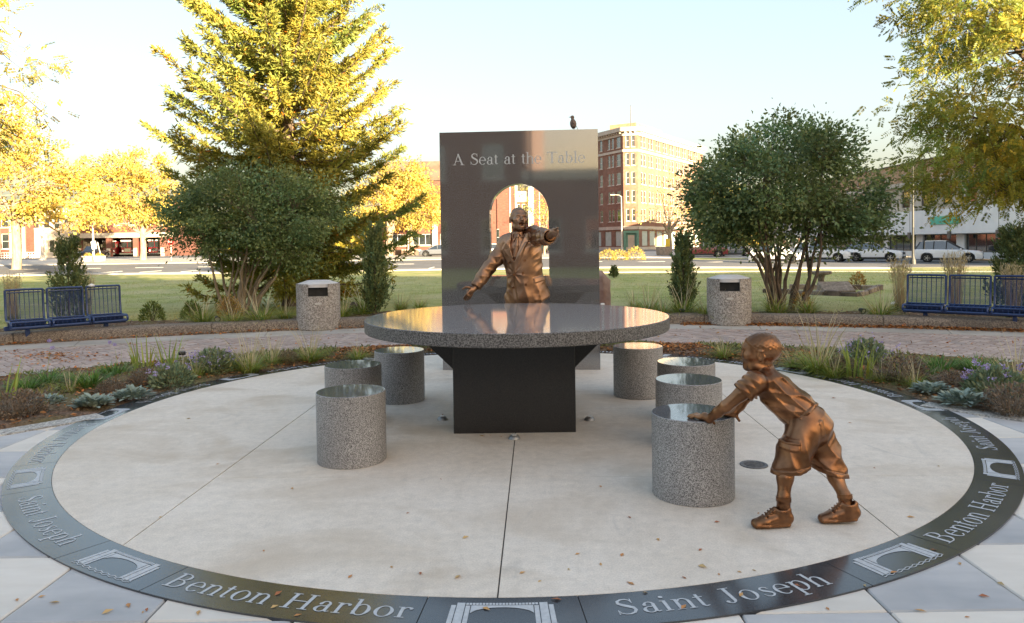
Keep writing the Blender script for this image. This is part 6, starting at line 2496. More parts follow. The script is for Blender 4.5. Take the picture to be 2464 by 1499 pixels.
R_ = 'the bed behind the boy'
for (x, y, w, e) in ((112, 930, 84, 'beside a silver woolly plant at the bed end'), (215, 935, 100, 'just behind the middle silver woolly plant'), (275, 908, 80, 'close to the pale path edging')):
    put('dark', x, y, w, 'bright green grass clump opposite the boy, %s' % e, group='green grass clumps of the left bed')
for (x, y, w, e) in ((112, 972, 74, 'next to the big dry brown mound'), (220, 978, 96, 'between two others of its kind'), (315, 957, 90, 'nearest the catmint')):
    put('lamb', x, y, w, 'silver woolly plant opposite the boy, %s' % e, group='woolly plants of the left bed')
put('dry', 42, 1000, 110, 'big dry brown twiggy mound at the end of %s' % L_)
put('dry', 345, 925, 70, 'low dry brown mound beside the grey catmint in %s' % L_)
put('greymint', 412, 928, 92, 'grey green bushy catmint with a pink flower in %s' % L_)
put('catmint', 510, 895, 105, 'lavender flowered catmint beside the small stake light')
for (x, y, w, e) in ((600, 892, 78, 'next to the lavender flowers'), (652, 876, 58, 'middle of three in a row'), (745, 868, 66, 'standing alone near the ring, opposite the boy')):
    put('feather', x, y, w, 'yellow green feathery grass with pale plumes, %s' % e, group='feather grasses of the left bed')
put('iris', 343, 892, 60, 'yellowing upright iris blades by the path edging opposite the boy, broad clump')
put('iris', 402, 886, 52, 'thin yellowing iris blades near the stake light')
put('iris', 10, 965, 70, 'green iris blades at the outer corner of %s' % L_)
put('allium', 107, 905, 40, 'purple ball flower on a thin stalk above the first green clump')
put('allium', 285, 888, 36, 'purple ball flower on a thin stalk above the green clump by the edging')
put('dry', 690, 872, 50, 'small dry mound between two feathery grasses near the ring')
put('feather', 1973, 892, 108, 'large feathery grass with tall pale plumes behind the bronze boy')
put('catmint', 2085, 880, 118, 'purple flowering catmint beside the large feathery grass')
put('iris', 2062, 905, 60, 'green iris blades in front of the purple catmint, taller clump')
put('iris', 2095, 908, 52, 'green iris blades in front of the purple catmint, shorter clump')
put('dry', 2175, 915, 110, 'dry brown twiggy mound in the middle of %s' % R_)
put('dry', 2030, 897, 70, 'dry grey mound under the large feathery grass behind the boy')
for (x, y, w, e) in ((2268, 898, 92, 'taller of two by the path edging'), (2358, 900, 96, 'beside the purple asters'), (2240, 908, 60, 'small one in front of the taller clump')):
    put('dark', x, y, w, 'dark green grass clump behind the boy, %s' % e, group='green grass clumps of the right bed')
put('lamb', 2245, 945, 90, 'silver woolly plant in %s, the smaller one' % R_)
put('lamb', 2325, 972, 118, 'silver woolly plant in %s, the larger one with wide leaves' % R_)
put('greymint', 2402, 955, 125, 'grey green bushy plant with pale purple asters behind the woolly plants')
put('feather', 2452, 935, 90, 'yellow feathery grass at the outer end of %s' % R_)
put('dry', 2445, 990, 120, 'dry dark mound at the corner of %s' % R_)
put('fescue', 1912, 882, 40, 'little bright green grass clump right behind the bronze boy head')
put('iris', 2160, 908, 46, 'thin iris blades beside the brown mound behind the boy')
put('fescue', 2125, 918, 46, 'little yellow green grass clump at the ring beside the iris blades')
put('fescue', 165, 945, 60, 'thin green grass clump between the first two woolly plants')
put('fescue', 470, 905, 60, 'yellow green grass clump in front of the lavender flowers')
put('dark', 60, 945, 80, 'bright green grass clump at the outer end beside the dry mound')
put('fescue', 555, 888, 56, 'yellow green grass clump between lavender and feathery grass')
put('dry', 265, 945, 60, 'low dry clump between two silver woolly plants')
put('fescue', 2010, 905, 60, 'yellow green grass clump beneath the large feathery grass')
put('dry', 2300, 930, 70, 'low dry clump between the dark grasses and the woolly plants')
put('fescue', 2205, 930, 56, 'yellow green grass clump beside the smaller woolly plant')
put('fescue', 860, 862, 46, 'low green grass clump by the ring near the left hind stool')
put('fescue', 1745, 858, 52, 'low green grass clump by the ring beyond the right hand stools')
BG = 'grass clumps behind the kerb'
for (x, y, w, e) in ((488, 775, 66, 'between the yew and the stake spotlight'), (560, 778, 60, 'under the tan dried bush'), (628, 775, 76, 'in front of the many stemmed shrub by the spruce'), (684, 768, 50, 'touching the litter bin near the spruce'),
                     (822, 762, 60, 'between the spruce side litter bin and the juniper'), (875, 752, 70, 'at the foot of the juniper near the spruce'), (965, 745, 44, 'at the lawn edge left of the slab, pale one'), (1010, 745, 44, 'right behind the slab edge on the spruce side'),
                     (1560, 752, 74, 'beside the black spotlight right of the slab'), (1597, 758, 56, 'low one beside the juniper right of the slab'), (1645, 755, 80, 'at the foot of the juniper right of the slab'), (1700, 760, 64, 'between the juniper and the bin right of the slab'),
                     (1528, 748, 50, 'pale one close to the slab on its right'), (1868, 752, 70, 'below the stems of the spreading shrub'), (1945, 752, 60, 'beside the orange bush'), (2120, 762, 70, 'at the foot of the tall reeds')):
    put('fescue', x, y, w, 'tawny grass tuft %s' % e, z=.13, group=BG)
RG = 'tall reed grasses by the benches'
for (x, y, w, e) in ((30, 770, 90, 'behind the bench near the golden trees, outer clump'), (205, 765, 70, 'behind the bench near the golden trees, inner clump'), (2168, 748, 100, 'standing clear of the blue bench near the bird bath'), (2300, 755, 130, 'right behind the middle seat of the bench facing the shops'), (2440, 770, 70, 'behind the last seat of the bench facing the shops')):
    put('reed', x, y, w, 'tall tan reed grass %s' % e, z=.12, group=RG)

# ---------------- litter, ground cover, lawn blades
def scatter(name, lab, pts, n, size, m, seed, flat=True, asp=.6, lohi=(.55, 1.4), lift=.012, parent=None):
    rg = np.random.default_rng(seed)
    P = np.array(pts)
    D = rg.normal(size=(len(P), 3)) * (1, 1, .25 if flat else 1)
    if not flat:
        D[:, 2] = np.abs(D[:, 2]) + .4
    N = np.tile([0, 0, 1.0], (len(P), 1)) + rg.normal(0, .35, (len(P), 3)) if flat else None
    L = size * rg.uniform(.5, 1.4, len(P))
    o = link(name, leaf_mesh(name, P + (0, 0, lift), D, L, L * asp, m, rg, hue(rg, len(P), *lohi, .14), bend=.12, N=N), parent)
    o['kind'] = 'stuff'
    return o
rg_ = np.random.default_rng(99)
pts, cov = [], []
for k in range(15000):
    s, t = rg_.random(), rg_.random()
    q = bed_point(s, t)
    if q.y < 4.6 or abs(q.x) > 8:
        continue
    h = .012 + .05 * min(1, min(t, 1 - t) * 5)
    patch = math.sin(q.x * 3.1 + 1) * math.sin(q.y * 2.7) + .5 * math.sin(q.x * 7 + q.y * 5)
    if t < .22 or patch > .35:
        (pts if (patch > -.1 or t < .10) else cov).append((q.x, q.y, h))
    else:
        cov.append((q.x, q.y, h))
scatter('leaf_litter', '', pts, 0, .042, M_litter, 101, lift=.014)
scatter('ground_cover', '', cov, 0, .05, M_cover, 102, flat=False, asp=.3)
pts = []
for k in range(8600):      # drift of leaves against the kerb
    a = R(38 + 42 * rg_.random()) if k < 7600 else R(95 + 46 * rg_.random())
    rr = R_ST - .012 - abs(rg_.normal(0, .075 if k < 7600 else .03))
    pts.append((PK[0] + rr * math.cos(a), PK[1] + rr * math.sin(a), .012 + .03 * rg_.random() * (rr > R_ST - .06)))
for k in range(240):
    q = pixg(130 + rg_.normal(0, 60), 858 + rg_.normal(0, 8), .012)
    pts.append((q.x, q.y, .012))
for k in range(420):
    a = R(40 + 100 * rg_.random())
    rr = R_ED1 + (R_ST - R_ED1) * rg_.random()
    x_, y_ = PC[0] + (9.4 + 3.2 * rg_.random()) * math.cos(a), PC[1] + (9.4 + 2.4 * rg_.random()) * math.sin(a)
    pts.append((x_, y_, .012))
scatter('leaf_drift', '', pts, 0, .044, M_litter, 103, lift=.006)
pts = []
for k in range(5200):      # soil strip behind the kerb: chips and dry leaves
    a = R(36 + 108 * rg_.random())
    rr = R_KB + 1.5 * rg_.random() ** 1.3
    x_, y_ = PK[0] + rr * math.cos(a), PK[1] + rr * math.sin(a)
    pts.append((x_, y_, terrain(x_, y_) + .04))
scatter('bark_chips', '', pts, 0, .045, M_dry, 104, lift=.006)

def lawn_blades():
    rg = np.random.default_rng(120)
    n = 75000
    Y = 14.0 + 24 * rg.random(n) ** 1.8
    X = (rg.random(n) * 2 - 1) * Y * .74
    rk = np.hypot(X - PK[0], Y - PK[1])
    ok = rk > R_KB + .9 + .5 * rg.random(n)
    X, Y = X[ok], Y[ok]
    n = len(X)
    Zb = np.array([terrain(0, y) for y in Y]) + .018 * np.sin(X * .9 + Y * .35) * np.sin(Y * .7 - X * .2)
    base = np.stack([X, Y, Zb - .004], 1)
    d = rg.normal(0, .45, (n, 3))
    d[:, 2] = 1
    patch = np.sin(X * .55 + 1.3 * np.sin(Y * .4)) * np.sin(Y * .5 + .8)
    t = hue(rg, n, .6, 1.25, .14)
    t[:, 0] *= 1 + .25 * np.clip(patch, 0, 1)
    sc_ = 1 + (Y - 14) * .05
    me = blade_mesh('lawn_grass', base, d, rg.uniform(.020, .042, n) * sc_, .006 * sc_, .5, M_lawnb, rg, t, seg=2)
    struct(link('lawn_grass', me), 'stuff')
lawn_blades()

# far wood that closes the view behind the town, one mass
def far_wood():
    rg = np.random.default_rng(404)
    P, T, L = [], [], []
    for a in np.linspace(R(12), R(168), 190):
        d = rg.uniform(215, 275)
        c = np.array([d * math.cos(a), d * math.sin(a), 0.0])
        h = rg.uniform(7, 12.5)
        n = 110
        u_ = rg.normal(size=(n, 3))
        u_ /= np.linalg.norm(u_, axis=1, keepdims=True)
        P.append(c + u_ * (rg.uniform(4, 6.5), 4, h * .5) + (0, 0, h * .52))
        base = np.array([[.55, .75, .35], [1.3, 1.0, .35], [.8, .85, .4], [1.1, .7, .3]][rg.integers(4)])
        T.append(base * rg.uniform(.6, 1.2, (n, 1)))
        L.append(rg.uniform(1.3, 2.6, n))
    P, T, L = np.concatenate(P), np.concatenate(T), np.concatenate(L)
    me = leaf_mesh('far_wood', P, rg.normal(size=P.shape), L, L * .8, M_cover, rg, T)
    struct(link('far_wood', me), 'stuff')
far_wood()
# ------------------------------------------------------------------ litter bins
M_binagg = mat('bin_aggregate', (0.20, 0.175, 0.15), (0.58, 0.53, 0.47), scale=62, rough=0.85, bump=0.9, bscale=60, vor=True, stops=(.05, .95), c3=(.20, .17, .15), scale3=2.5, amt3=.35)
M_binlid = mat('bin_lid', (0.58, 0.57, 0.56), (0.68, 0.67, 0.66), scale=6, rough=0.6, c3=(.45, .43, .40), scale3=4, amt3=.5)
M_blackp = mat('black_plastic', (0.012, 0.012, 0.013), (0.025, 0.025, 0.027), scale=20, rough=0.4)
M_plate = mat('bin_plate', (0.55, 0.53, 0.48), (0.62, 0.60, 0.55), scale=30, rough=0.5)
M_blue = mat('blue_enamel', (0.005, 0.026, 0.105), (0.010, 0.04, 0.145), scale=12, rough=0.35, coat=.3, spec=.6)
M_rock = mat('boulder', (0.13, 0.075, 0.06), (0.28, 0.19, 0.16), scale=4, rough=0.9, bump=.9, bscale=9, c3=(.35, .3, .28), scale3=3, amt3=.6)
M_stone = mat('weathered_stone', (0.24, 0.19, 0.15), (0.40, 0.33, 0.27), scale=14, rough=0.95, bump=.8, bscale=40, c3=(.16, .13, .10), scale3=6, amt3=.6)
M_tie = mat('old_stone_edge', (0.10, 0.075, 0.06), (0.22, 0.16, 0.13), scale=6, rough=0.95, bump=.6, bscale=20)
M_paper = mat('white_paper', (0.72, 0.72, 0.70), (0.8, 0.8, 0.78), scale=9, rough=0.8)
M_pole = mat('lamp_pole', (0.07, 0.07, 0.065), (0.10, 0.10, 0.09), scale=6, rough=0.6, metal=.2)
M_polel = mat('pale_pole', (0.50, 0.46, 0.40), (0.58, 0.54, 0.47), scale=6, rough=0.6)
M_redsign = mat('red_sign', (0.45, 0.02, 0.02), (0.52, 0.03, 0.03), scale=6, rough=0.4)
M_concr = mat('planter_concrete', (0.40, 0.36, 0.31), (0.50, 0.46, 0.40), scale=6, rough=0.9, bump=.4, bscale=40)

def litter_bin(px, py, lab, yaw):
    q = pixg(px, py, .008)
    r, h = .375, .80
    root = thing('litter_bin', lab, 'litter bin', (q.x, q.y + r, .008), yaw, 'litter bins on the curved walk')
    n = 48
    a_half = math.asin(.165 / r)
    z0, z1 = .585, h - .001
    prof_n = 14
    # shell with a cut mouth facing -y
    vs, fs = [], []
    angs = sorted([-PI / 2 - a_half, -PI / 2 + a_half] + [-PI / 2 + a_half + (2 * PI - 2 * a_half) * k / (n - 1) for k in range(1, n - 1)] + [-PI / 2 - a_half + 2 * a_half * k / 6 for k in range(1, 6)])
    m = len(angs)
    zs = [0, .02, z0, z1, h]
    for z in zs:
        rr = r - (.012 if z == 0 else 0)
        vs += [(rr * math.cos(a), rr * math.sin(a), z) for a in angs]
    for j in range(len(zs) - 1):
        for i in range(m):
            i2 = (i + 1) % m
            mid = (angs[i] + (angs[i2] if i2 else angs[0] + 2 * PI)) / 2
            if 2 <= j <= 3 and abs(((mid + PI / 2 + PI) % (2 * PI)) - PI) < a_half:
                continue
            fs.append((j * m + i, j * m + i2, (j + 1) * m + i2, (j + 1) * m + i))
    mb = MB()
    mb.add(vs, fs)
    x = r * math.sin(a_half)
    y = -r * math.cos(a_half)
    d = .12
    mb.quad((-x, y, z0), (-x, y, h), (-x, y + d, h), (-x, y + d, z0)); mb.quad((x, y, h), (x, y, z0), (x, y + d, z0), (x, y + d, h))
    arc = [(r * math.cos(-PI / 2 - a_half + 2 * a_half * k / 6), r * math.sin(-PI / 2 - a_half + 2 * a_half * k / 6)) for k in range(7)]
    mb.add([(p[0], p[1], z0) for p in arc] + [(x, y + d, z0), (-x, y + d, z0)], [tuple(range(9))])
    mb.build('shell', M_binagg, root, smooth=True, angle=14)
    # lid: shallow pyramid-cone
    lid = MB()
    lid.lathe([(r * .93, h - .06), (r * .93, h - .004), (r * .90, h + .004), (r * .50, h + .052), (0.0, h + .060)], 40, cap0=False)
    lid.build('lid', M_binlid, root, smooth=True, angle=22)
    MB().box(-x + .004, x - .004, y + d - .02, y + d + .0, z0 + .004, h - .055).build('inner_liner', M_blackp, root)
    MB().box(-.055, .055, -r - .006, -r + .02, z0 - .135, z0 - .105).build('name_plate', M_plate, root)
litter_bin(753, 797, 'round pebble faced litter bin with white lid near the spruce', R(14))
litter_bin(1772, 785, 'round pebble faced litter bin with white lid beside the spreading shrub', R(-14))

# ------------------------------------------------------------------ blue benches: three wire seats on a beam
def bench(A, B, lab, mirror=False):
    A, B = Vector(A), Vector(B)
    L = (B - A).length
    ang = math.atan2(B.y - A.y, B.x - A.x)
    root = thing('wire_bench', lab, 'bench', (A.x, A.y, 0.0), ang, 'blue three seat benches behind the kerb')
    W = L / 3
    ww = W - .055
    beam = MB()
    beam.bbox(-.02, L + .02, .16, .24, .225, .295, b=.012)
    beam.build('beam', M_blue, root)
    for x in (L * .17, L * .83):
        MB().bbox(x - .032, x + .032, .165, .235, -.04, .226, b=.008).build('leg', M_blue, root)
    def seat_part():
        fr, ba = MB(), MB()
        r = .0175
        # rounded tube frame: backrest top, down the sides, along the seat, over the front roll
        def side(x):
            return [(x, .33, .84), (x, .315, .60), (x, .295, .42), (x, .27, .375), (x, .22, .36), (x, .06, .365), (x, -.02, .365), (x, -.055, .345), (x, -.065, .31), (x, -.05, .28)]
        for x in (0.0, ww):
            fr.tube(side(x), r, 8)
        fr.tube([(0, .33, .84), (ww * .5, .33, .845), (ww, .33, .84)], r, 8)
        fr.tube([(0, -.05, .28), (ww * .5, -.05, .278), (ww, -.05, .28)], r, 8)
        fr.tube([(0, .27, .376), (ww, .27, .376)], r * .8, 8)
        fr.tube([(0, -.04, .36), (ww, -.04, .36)], r * .8, 8)
        fr.tube([(.03, .345, .80), (ww - .03, .345, .80)], .014, 6)
        nb = 8
        for k in range(1, nb):
            x = ww * k / nb
            ba.tube([(x, .33, .84), (x, .345, .80), (x, .318, .60), (x, .30, .42), (x, .272, .372), (x, .22, .358), (x, .0, .362), (x, -.052, .34), (x, -.05, .282)], .0062, 5)
        # fine mesh wires
        for k in range(40):
            z = .40 + .40 * k / 39
            y = np.interp(z, [.40, .42, .60, .80], [.292, .30, .318, .345])
            ba.tube([(0, y, z), (ww, y, z)], .0028, 3, cap=False)
        for k in range(22):
            y = -.03 + .28 * k / 21
            ba.tube([(0, y, .361), (ww, y, .361)], .0028, 3, cap=False)
        return fr.mesh('seat_frame', M_blue, True, 60), ba.mesh('wire_mesh', M_blue, True, 60)
    mf, mw = seat_part()
    for k in range(3):
        s = link('seat_frame', mf, root, (k * W + .0275, 0, 0))
        link('wire_mesh', mw, s)
        MB().box(-.0, ww, .15, .25, .296, .345, M=Matrix.Translation((k * W + .0275 + ww * 0, 0, 0)) @ Matrix.Diagonal((1, 1, 1, 1))).build('mount', M_blue, s if False else root)
bench((-7.60, 11.05, 0), (-6.40, 12.22, 0), 'blue wire bench of three seats in front of a pointed juniper')
bench((6.42, 12.12, 0), (7.85, 10.95, 0), 'blue wire bench of three seats in front of reed grass and parked cars')
# crumpled paper on the bench and lawn
def paper(px, py, Z, z, lab, s=.05):
    q = pix(px, py, Z)
    rg = np.random.default_rng(int(px))
    mb = MB()
    o = []
    for k in range(9):
        a = 2 * PI * k / 9
        o.append((s * math.cos(a) * rg.uniform(.6, 1.2), s * .7 * math.sin(a) * rg.uniform(.6, 1.2), s * rg.uniform(.0, .5)))
    o.append((0, 0, s * .9))
    mb.add(o + [(p[0] * .8, p[1] * .8, -.004) for p in o[:9]], [(k, (k + 1) % 9, 9) for k in range(9)] + [(k, 10 + k, 10 + (k + 1) % 9, (k + 1) % 9) for k in range(9)])
    tag(mb.build('paper_scrap', M_paper, None, loc=(q.x, Z, z)), lab, 'litter')
paper(220, 703, 12.05, .852, 'crumpled white paper scrap on top of the blue bench back')
paper(2158, 713, 15.2, terrain(0, 15.2) + .02, 'crumpled white paper scrap on the lawn by the reed grass', .12)

# ------------------------------------------------------------------ stake lights
def spot(px, py, lab, yaw=0.0, up=.5, z=.13, s=1.0):
    q = pixg(px, py, z)
    root = thing('stake_spotlight', lab, 'light', (q.x, q.y, z - .02), yaw, 'black stake spotlights in the beds')
    MB().tube([(0, 0, -.05), (0, 0, .07)], .010, 8).build('stake', M_blackp, root)
    M = Matrix.Translation((0, 0, .09)) @ Matrix.Rotation(up, 4, 'X') @ Matrix.Rotation(PI / 2, 4, 'X')
    MB().lathe([(.022, -.055), (.034, -.045), (.046, .02), (.050, .045), (.042, .046), (.040, .03)], 20, M=M, cap1=False).build('housing', M_blackp, root, smooth=True, angle=40)
    MB().lathe([(.0405, .031), (0, .033)], 20, M=M, cap0=False).build('lens', M_lens, root)
    root.scale = (s,) * 3
spot(522, 776, 'black stake spotlight under the tan bush near the spruce', .5, 0.3)
spot(1562, 752, 'black stake spotlight aimed at the granite slab from its right', .9, .9)
spot(1641, 757, 'round black stake spotlight at the foot of the juniper right of the slab', 2.6, .2)
spot(2076, 757, 'black stake spotlight in bare soil near the bird bath', .4, .3)
q = pixg(437, 892, .04)
sl = thing('solar_path_light', 'small black topped stake light among the lavender flowers', 'light', (q.x, q.y, .03))
MB().tube([(0, 0, -.05), (.01, 0, .19)], .007, 8).build('stake', M_polel, sl)
MB().lathe([(.038, .19), (.040, .197), (.040, .222), (.034, .230), (0, .231)], 20).build('cap', M_blackp, sl, smooth=True, angle=40)

# ------------------------------------------------------------------ boulder, post, bird bath, stone border
q = pix(1458, 720, 13.6)
def rock(name, lab, loc, r, h, seed, m=M_rock):
    rg = np.random.default_rng(seed)
    mb = MB()
    n, k = 14, 8
    vs = []
    ph = rg.uniform(0, 6, 8)
    for j in range(k + 1):
        t = j / k
        for i in range(n):
            a = 2 * PI * i / n
            w = (1 - .25 * t ** 2) * (1 + .10 * math.sin(3 * a + ph[0] + 2 * t) + .07 * math.sin(5 * a + ph[1] - 3 * t)) + rg.normal(0, .02)
            if j == k:
                w *= .45
            vs.append((r[0] * w * math.cos(a), r[1] * w * math.sin(a), -.05 + (h + .05) * t + rg.normal(0, .012) + .08 * h * math.sin(a + ph[2]) * t))
    vs.append((0, 0, h * 1.04))
    fs = [(j * n + i, j * n + (i + 1) % n, (j + 1) * n + (i + 1) % n, (j + 1) * n + i) for j in range(k) for i in range(n)]
    fs += [(k * n + i, k * n + (i + 1) % n, len(vs) - 1) for i in range(n)]
    mb.add(vs, fs)
    o = mb.build(name, m, None, smooth=True, angle=35, loc=loc)
    return tag(o, lab, 'boulder')
rock('boulder', 'upright reddish brown boulder on the lawn edge right behind the slab', (q.x - .12, 13.6, terrain(0, 13.6)), (.24, .2), .80, 5)
q = pix(1450, 735, 12.6)
post = thing('marker_post', 'short black post with white cap beside the granite slab', 'post', (q.x - .03, 12.3, 0.008))
MB().bbox(-.03, .03, -.03, .03, 0, .32, b=.005).build('shaft', M_blackp, post)
MB().bbox(-.031, .031, -.031, .031, .321, .43, b=.006).build('cap', M_paper, post)

q = pixg(1977, 703, .03)
bb = thing('bird_bath', 'weathered stone bird bath with wide basin inside the low border', 'bird bath', (q.x, q.y, terrain(q.x, q.y)))
sb = q.y / FPX
hb = 52 * sb
MB().lathe([(.14, -.03), (.15, .06), (.11, .10), (.085, .2), (.08, hb * .6), (.10, hb - .10), (.13, hb - .09)], 20).build('pedestal', M_stone, bb, smooth=True, angle=40)
MB().lathe([(.12, hb - .10), (.27, hb - .07), (.285, hb - .01), (.26, hb + .005), (.225, hb - .005), (.15, hb - .035), (0, hb - .04)], 28).build('basin', M_stone, bb, smooth=True, angle=40)

def border():
    pts = [pixg(1832, 700, .03), pixg(2065, 712, .03), pixg(2118, 692, .03), pixg(1965, 690, .03)]
    front = [(pixg(1838, 702, .03), pixg(2068, 712, .03)), (pixg(2070, 711, .03), pixg(2120, 694, .03)), (pixg(2118, 694, .03), pixg(1900, 693, .03))]
    c = (front[0][0] + front[1][1]) / 2
    root = thing('stone_border', 'low rectangular border of rough stone blocks round the bird bath', 'garden border', (c.x, c.y, terrain(c.x, c.y)))
    rg = random.Random(3)
    for a, b in front:
        d = b - a
        n = max(3, int(d.length / .42))
        an = math.atan2(d.y, d.x)
        for k in range(n):
            p = a + d * ((k + .5) / n) - c
            h = .13 + rg.uniform(-.02, .02)
            o = MB().bbox(-d.length / n / 2 + .008, d.length / n / 2 - .008, -.07, .07, -.04, h, b=.018).build('edging_block', M_tie if rg.random() < .7 else M_stone, root)
            o.location = (p.x, p.y, 0)
            o.rotation_euler = (0, 0, an + rg.uniform(-.04, .04))
    pl = pixg(2030, 708, .03)
    t = thing('stone_plaque', 'flat pale stone plaque lying inside the low border', 'plaque', (pl.x, pl.y + .2, terrain(0, pl.y) + .0), 0)
    mb = MB()
    M = Matrix.Rotation(R(28), 4, 'X')
    mb.bbox(-.42, .42, 0, .5, -.02, .10, b=.015, M=M)
    mb.build('slab', M_stone, t)
border()
q = pix(868, 735, 14.6)
rock('tree_stump', 'small dark rotten tree stump beside the upright juniper', (pix(853, 730, 14.9).x, 14.9, terrain(0, 14.9)), (.12, .11), .24, 9, M_bark)
bpy.data.objects['tree_stump']['category'] = 'stump'

# small spruce sapling on the lawn
q = pix(1478, 645, 33)
sp = thing('spruce_sapling', 'tiny spruce sapling alone on the lawn right of the slab', 'conifer', (q.x, 33, terrain(0, 33)))
s_, f_ = juniper_mesh(91, .62, .30, 90, .5)
link('stem', s_, sp); link('foliage', f_, sp)

# ------------------------------------------------------------------ fallen leaves on the plaza, one by one
def fallen_leaves():
    rg = np.random.default_rng(77)
    mes = []
    for k in range(4):
        L, W = .05, .022
        v = [(-L / 2, 0, .002), (-L * .1, W / 2, .006 + .002 * k), (L / 2, 0, .003 + .001 * k), (-L * .1, -W / 2, .005), (0, 0, .0015)]
        me = new_mesh('fallen_leaf', v, [(0, 1, 4), (1, 2, 4), (2, 3, 4), (3, 0, 4)], [mat('dry_leaf_%d' % k, [(.45, .20, .07), (.50, .28, .10), (.36, .13, .06), (.52, .36, .16)][k], [(.55, .28, .10), (.58, .36, .15), (.42, .18, .08), (.6, .44, .22)][k], scale=40, rough=.8)])
        mes.append(me)
    spots = [(1447, 1175), (1448, 1365), (1517, 1250), (1370, 1378), (1520, 1412), (1587, 1305), (1690, 1330), (1695, 1372), (1735, 1390), (1785, 1384), (1650, 1398), (1820, 1380), (1500, 1342), (1392, 1340), (1730, 1262), (1300, 1407),
             (630, 1332), (940, 1372), (1010, 1388), (1100, 1397), (840, 1395), (1258, 1386), (665, 1437), (655, 1470), (712, 1490), (1170, 1475), (1340, 1452), (1555, 1435), (1650, 1470), (1790, 1440), (1925, 1417), (2090, 1418), (2160, 1385), (2225, 1475), (2380, 1440), (2420, 1410),
             (2000, 1470), (2200, 1250), (2110, 1130), (2265, 1125), (2050, 1020), (2320, 1360), (2255, 1330), (120, 1455), (300, 1462), (335, 1478), (345, 1472), (250, 1478), (30, 1448), (90, 1440), (1065, 1000), (1160, 1052), (1180, 1050), (1205, 1053), (1060, 1157), (380, 1250), (520, 1120), (700, 1180), (980, 1240), (1120, 1300), (1830, 1240), (1600, 1090), (2010, 960), (450, 1010), (2340, 1490), (470, 1480)]
    for k, (x, y) in enumerate(spots):
        p = pixg(x, y, .008)
        d = math.hypot(p.x - CX, p.y - CY)
        z = .0085 if d < R_OUT else .001
        o = link('fallen_leaf', mes[k % 4], None, (p.x, p.y, z), rg.uniform(0, 6.28))
        s = rg.uniform(.4, .95)
        o.scale = (s, s, s)
        tag(o, 'small dry orange leaf lying on the pale paving round the table', 'leaf', 'fallen leaves on the paving')
fallen_leaves()

# ------------------------------------------------------------------ poles and signs
def lamp_post(px, py_base, Z, h, lab, m=M_pole, r=.09, arm=True):
    q = pix(px, py_base, Z)
    g = terrain(q.x, Z)
    root = thing('street_lamp', lab, 'street lamp', (q.x, Z, g))
    MB().lathe([(r * 2.2, -.02), (r * 2.2, .35), (r * 1.3, .5), (r, .9), (r * .62, h)], 12).build('post', m, root, smooth=True, angle=40)
    if arm:
        MB().tube([(0, 0, h - .1), (-.3, 0, h + .15), (-.9, 0, h + .2)], [r * .5, r * .45, r * .4], 8).build('arm', m, root)
        MB().bbox(-1.5, -.85, -.13, .13, h + .12, h + .26, b=.04).build('lamp_head', m, root)
lamp_post(2198, 622, 58, 7.7, 'tall grey street lamp post between two parked white cars', arm=False)
lamp_post(1497, 606, 98, 7.6, 'pale street lamp post before the corner hotel', M_polel, .10)
lamp_post(1609, 606, 97, 6.8, 'dark green lamp post right of the hotel door', M_pole, .11, arm=False)
lamp_post(1300, 606, 100, 9.5, 'pale flagpole like post seen through the slab arch', M_polel, .09, arm=False)
lamp_post(226, 634, 92, 4.6, 'thin pale post in front of the first fire hall bay', M_polel, .14, arm=False)
lamp_post(103, 634, 100, 4.4, 'white painted double post before the glass doors', M_polel, .22, arm=False)
rl = thing('street_lamp', 'slender street lamp across the street in front of the low brick shop', 'street lamp', (-2.6, -18, 0.05))
MB().lathe([(.16, -.02), (.16, .4), (.09, .6), (.06, 9.5)], 12).build('post', M_pole, rl, smooth=True, angle=40)
MB().bbox(-.5, .2, -.12, .12, 9.45, 9.6, b=.03).build('lamp_head', M_pole, rl)

q = pix(412, 600, 88)
ss = thing('stop_sign', 'red octagonal stop sign half hidden by spruce branches', 'sign', (q.x, 88, terrain(0, 88)))
MB().tube([(0, .05, -.05), (0, .05, 2.7)], .04, 8).build('post', M_polel, ss)
MB().lathe([(.42, -.02), (.42, .02)], 8, a0=PI / 8, M=Matrix.Translation((0, 0, 2.35)) @ Matrix.Rotation(PI / 2, 4, 'X')).build('sign_plate', M_redsign, ss)
mb = MB()
def block_text(mb, s, size, M):
    G = {'S': [(0, 0, .6, .14), (0, .43, .6, .14), (0, .86, .6, .14), (0, .5, .14, .4), (.46, .1, .14, .4)], 'T': [(0, .86, .6, .14), (.23, 0, .14, .88)], 'O': [(0, 0, .6, .14), (0, .86, .6, .14), (0, .1, .14, .8), (.46, .1, .14, .8)], 'P': [(0, 0, .14, 1), (0, .86, .6, .14), (0, .43, .6, .14), (.46, .5, .14, .4)]}
    x = -len(s) * .8 * size / 2
    for c in s:
        for k, (a, b_, w, h) in enumerate(G[c]):
            mb.box(x + a * size, x + (a + w) * size, -.024 - .0005 * k, -.021, b_ * size, (b_ + h) * size, M=M)
        x += .8 * size
block_text(mb, 'STOP', .2, Matrix.Translation((0, 0, 2.25)))
mb.build('lettering', M_paper, ss)
q = pix(247, 632, 90)
ts = thing('tilted_sign', 'pale sign panel on a leaning post near the fire hall', 'sign', (q.x, 90, terrain(0, 90)))
MB().tube([(0, 0, -.1), (-.55, 0, 2.4)], .05, 8).build('post', M_polel, ts)
MB().bbox(-.95, -.35, -.06, -.02, 1.7, 2.65, b=.01, M=Matrix.Rotation(R(-9), 4, 'Y')).build('sign_panel', M_paper, ts)
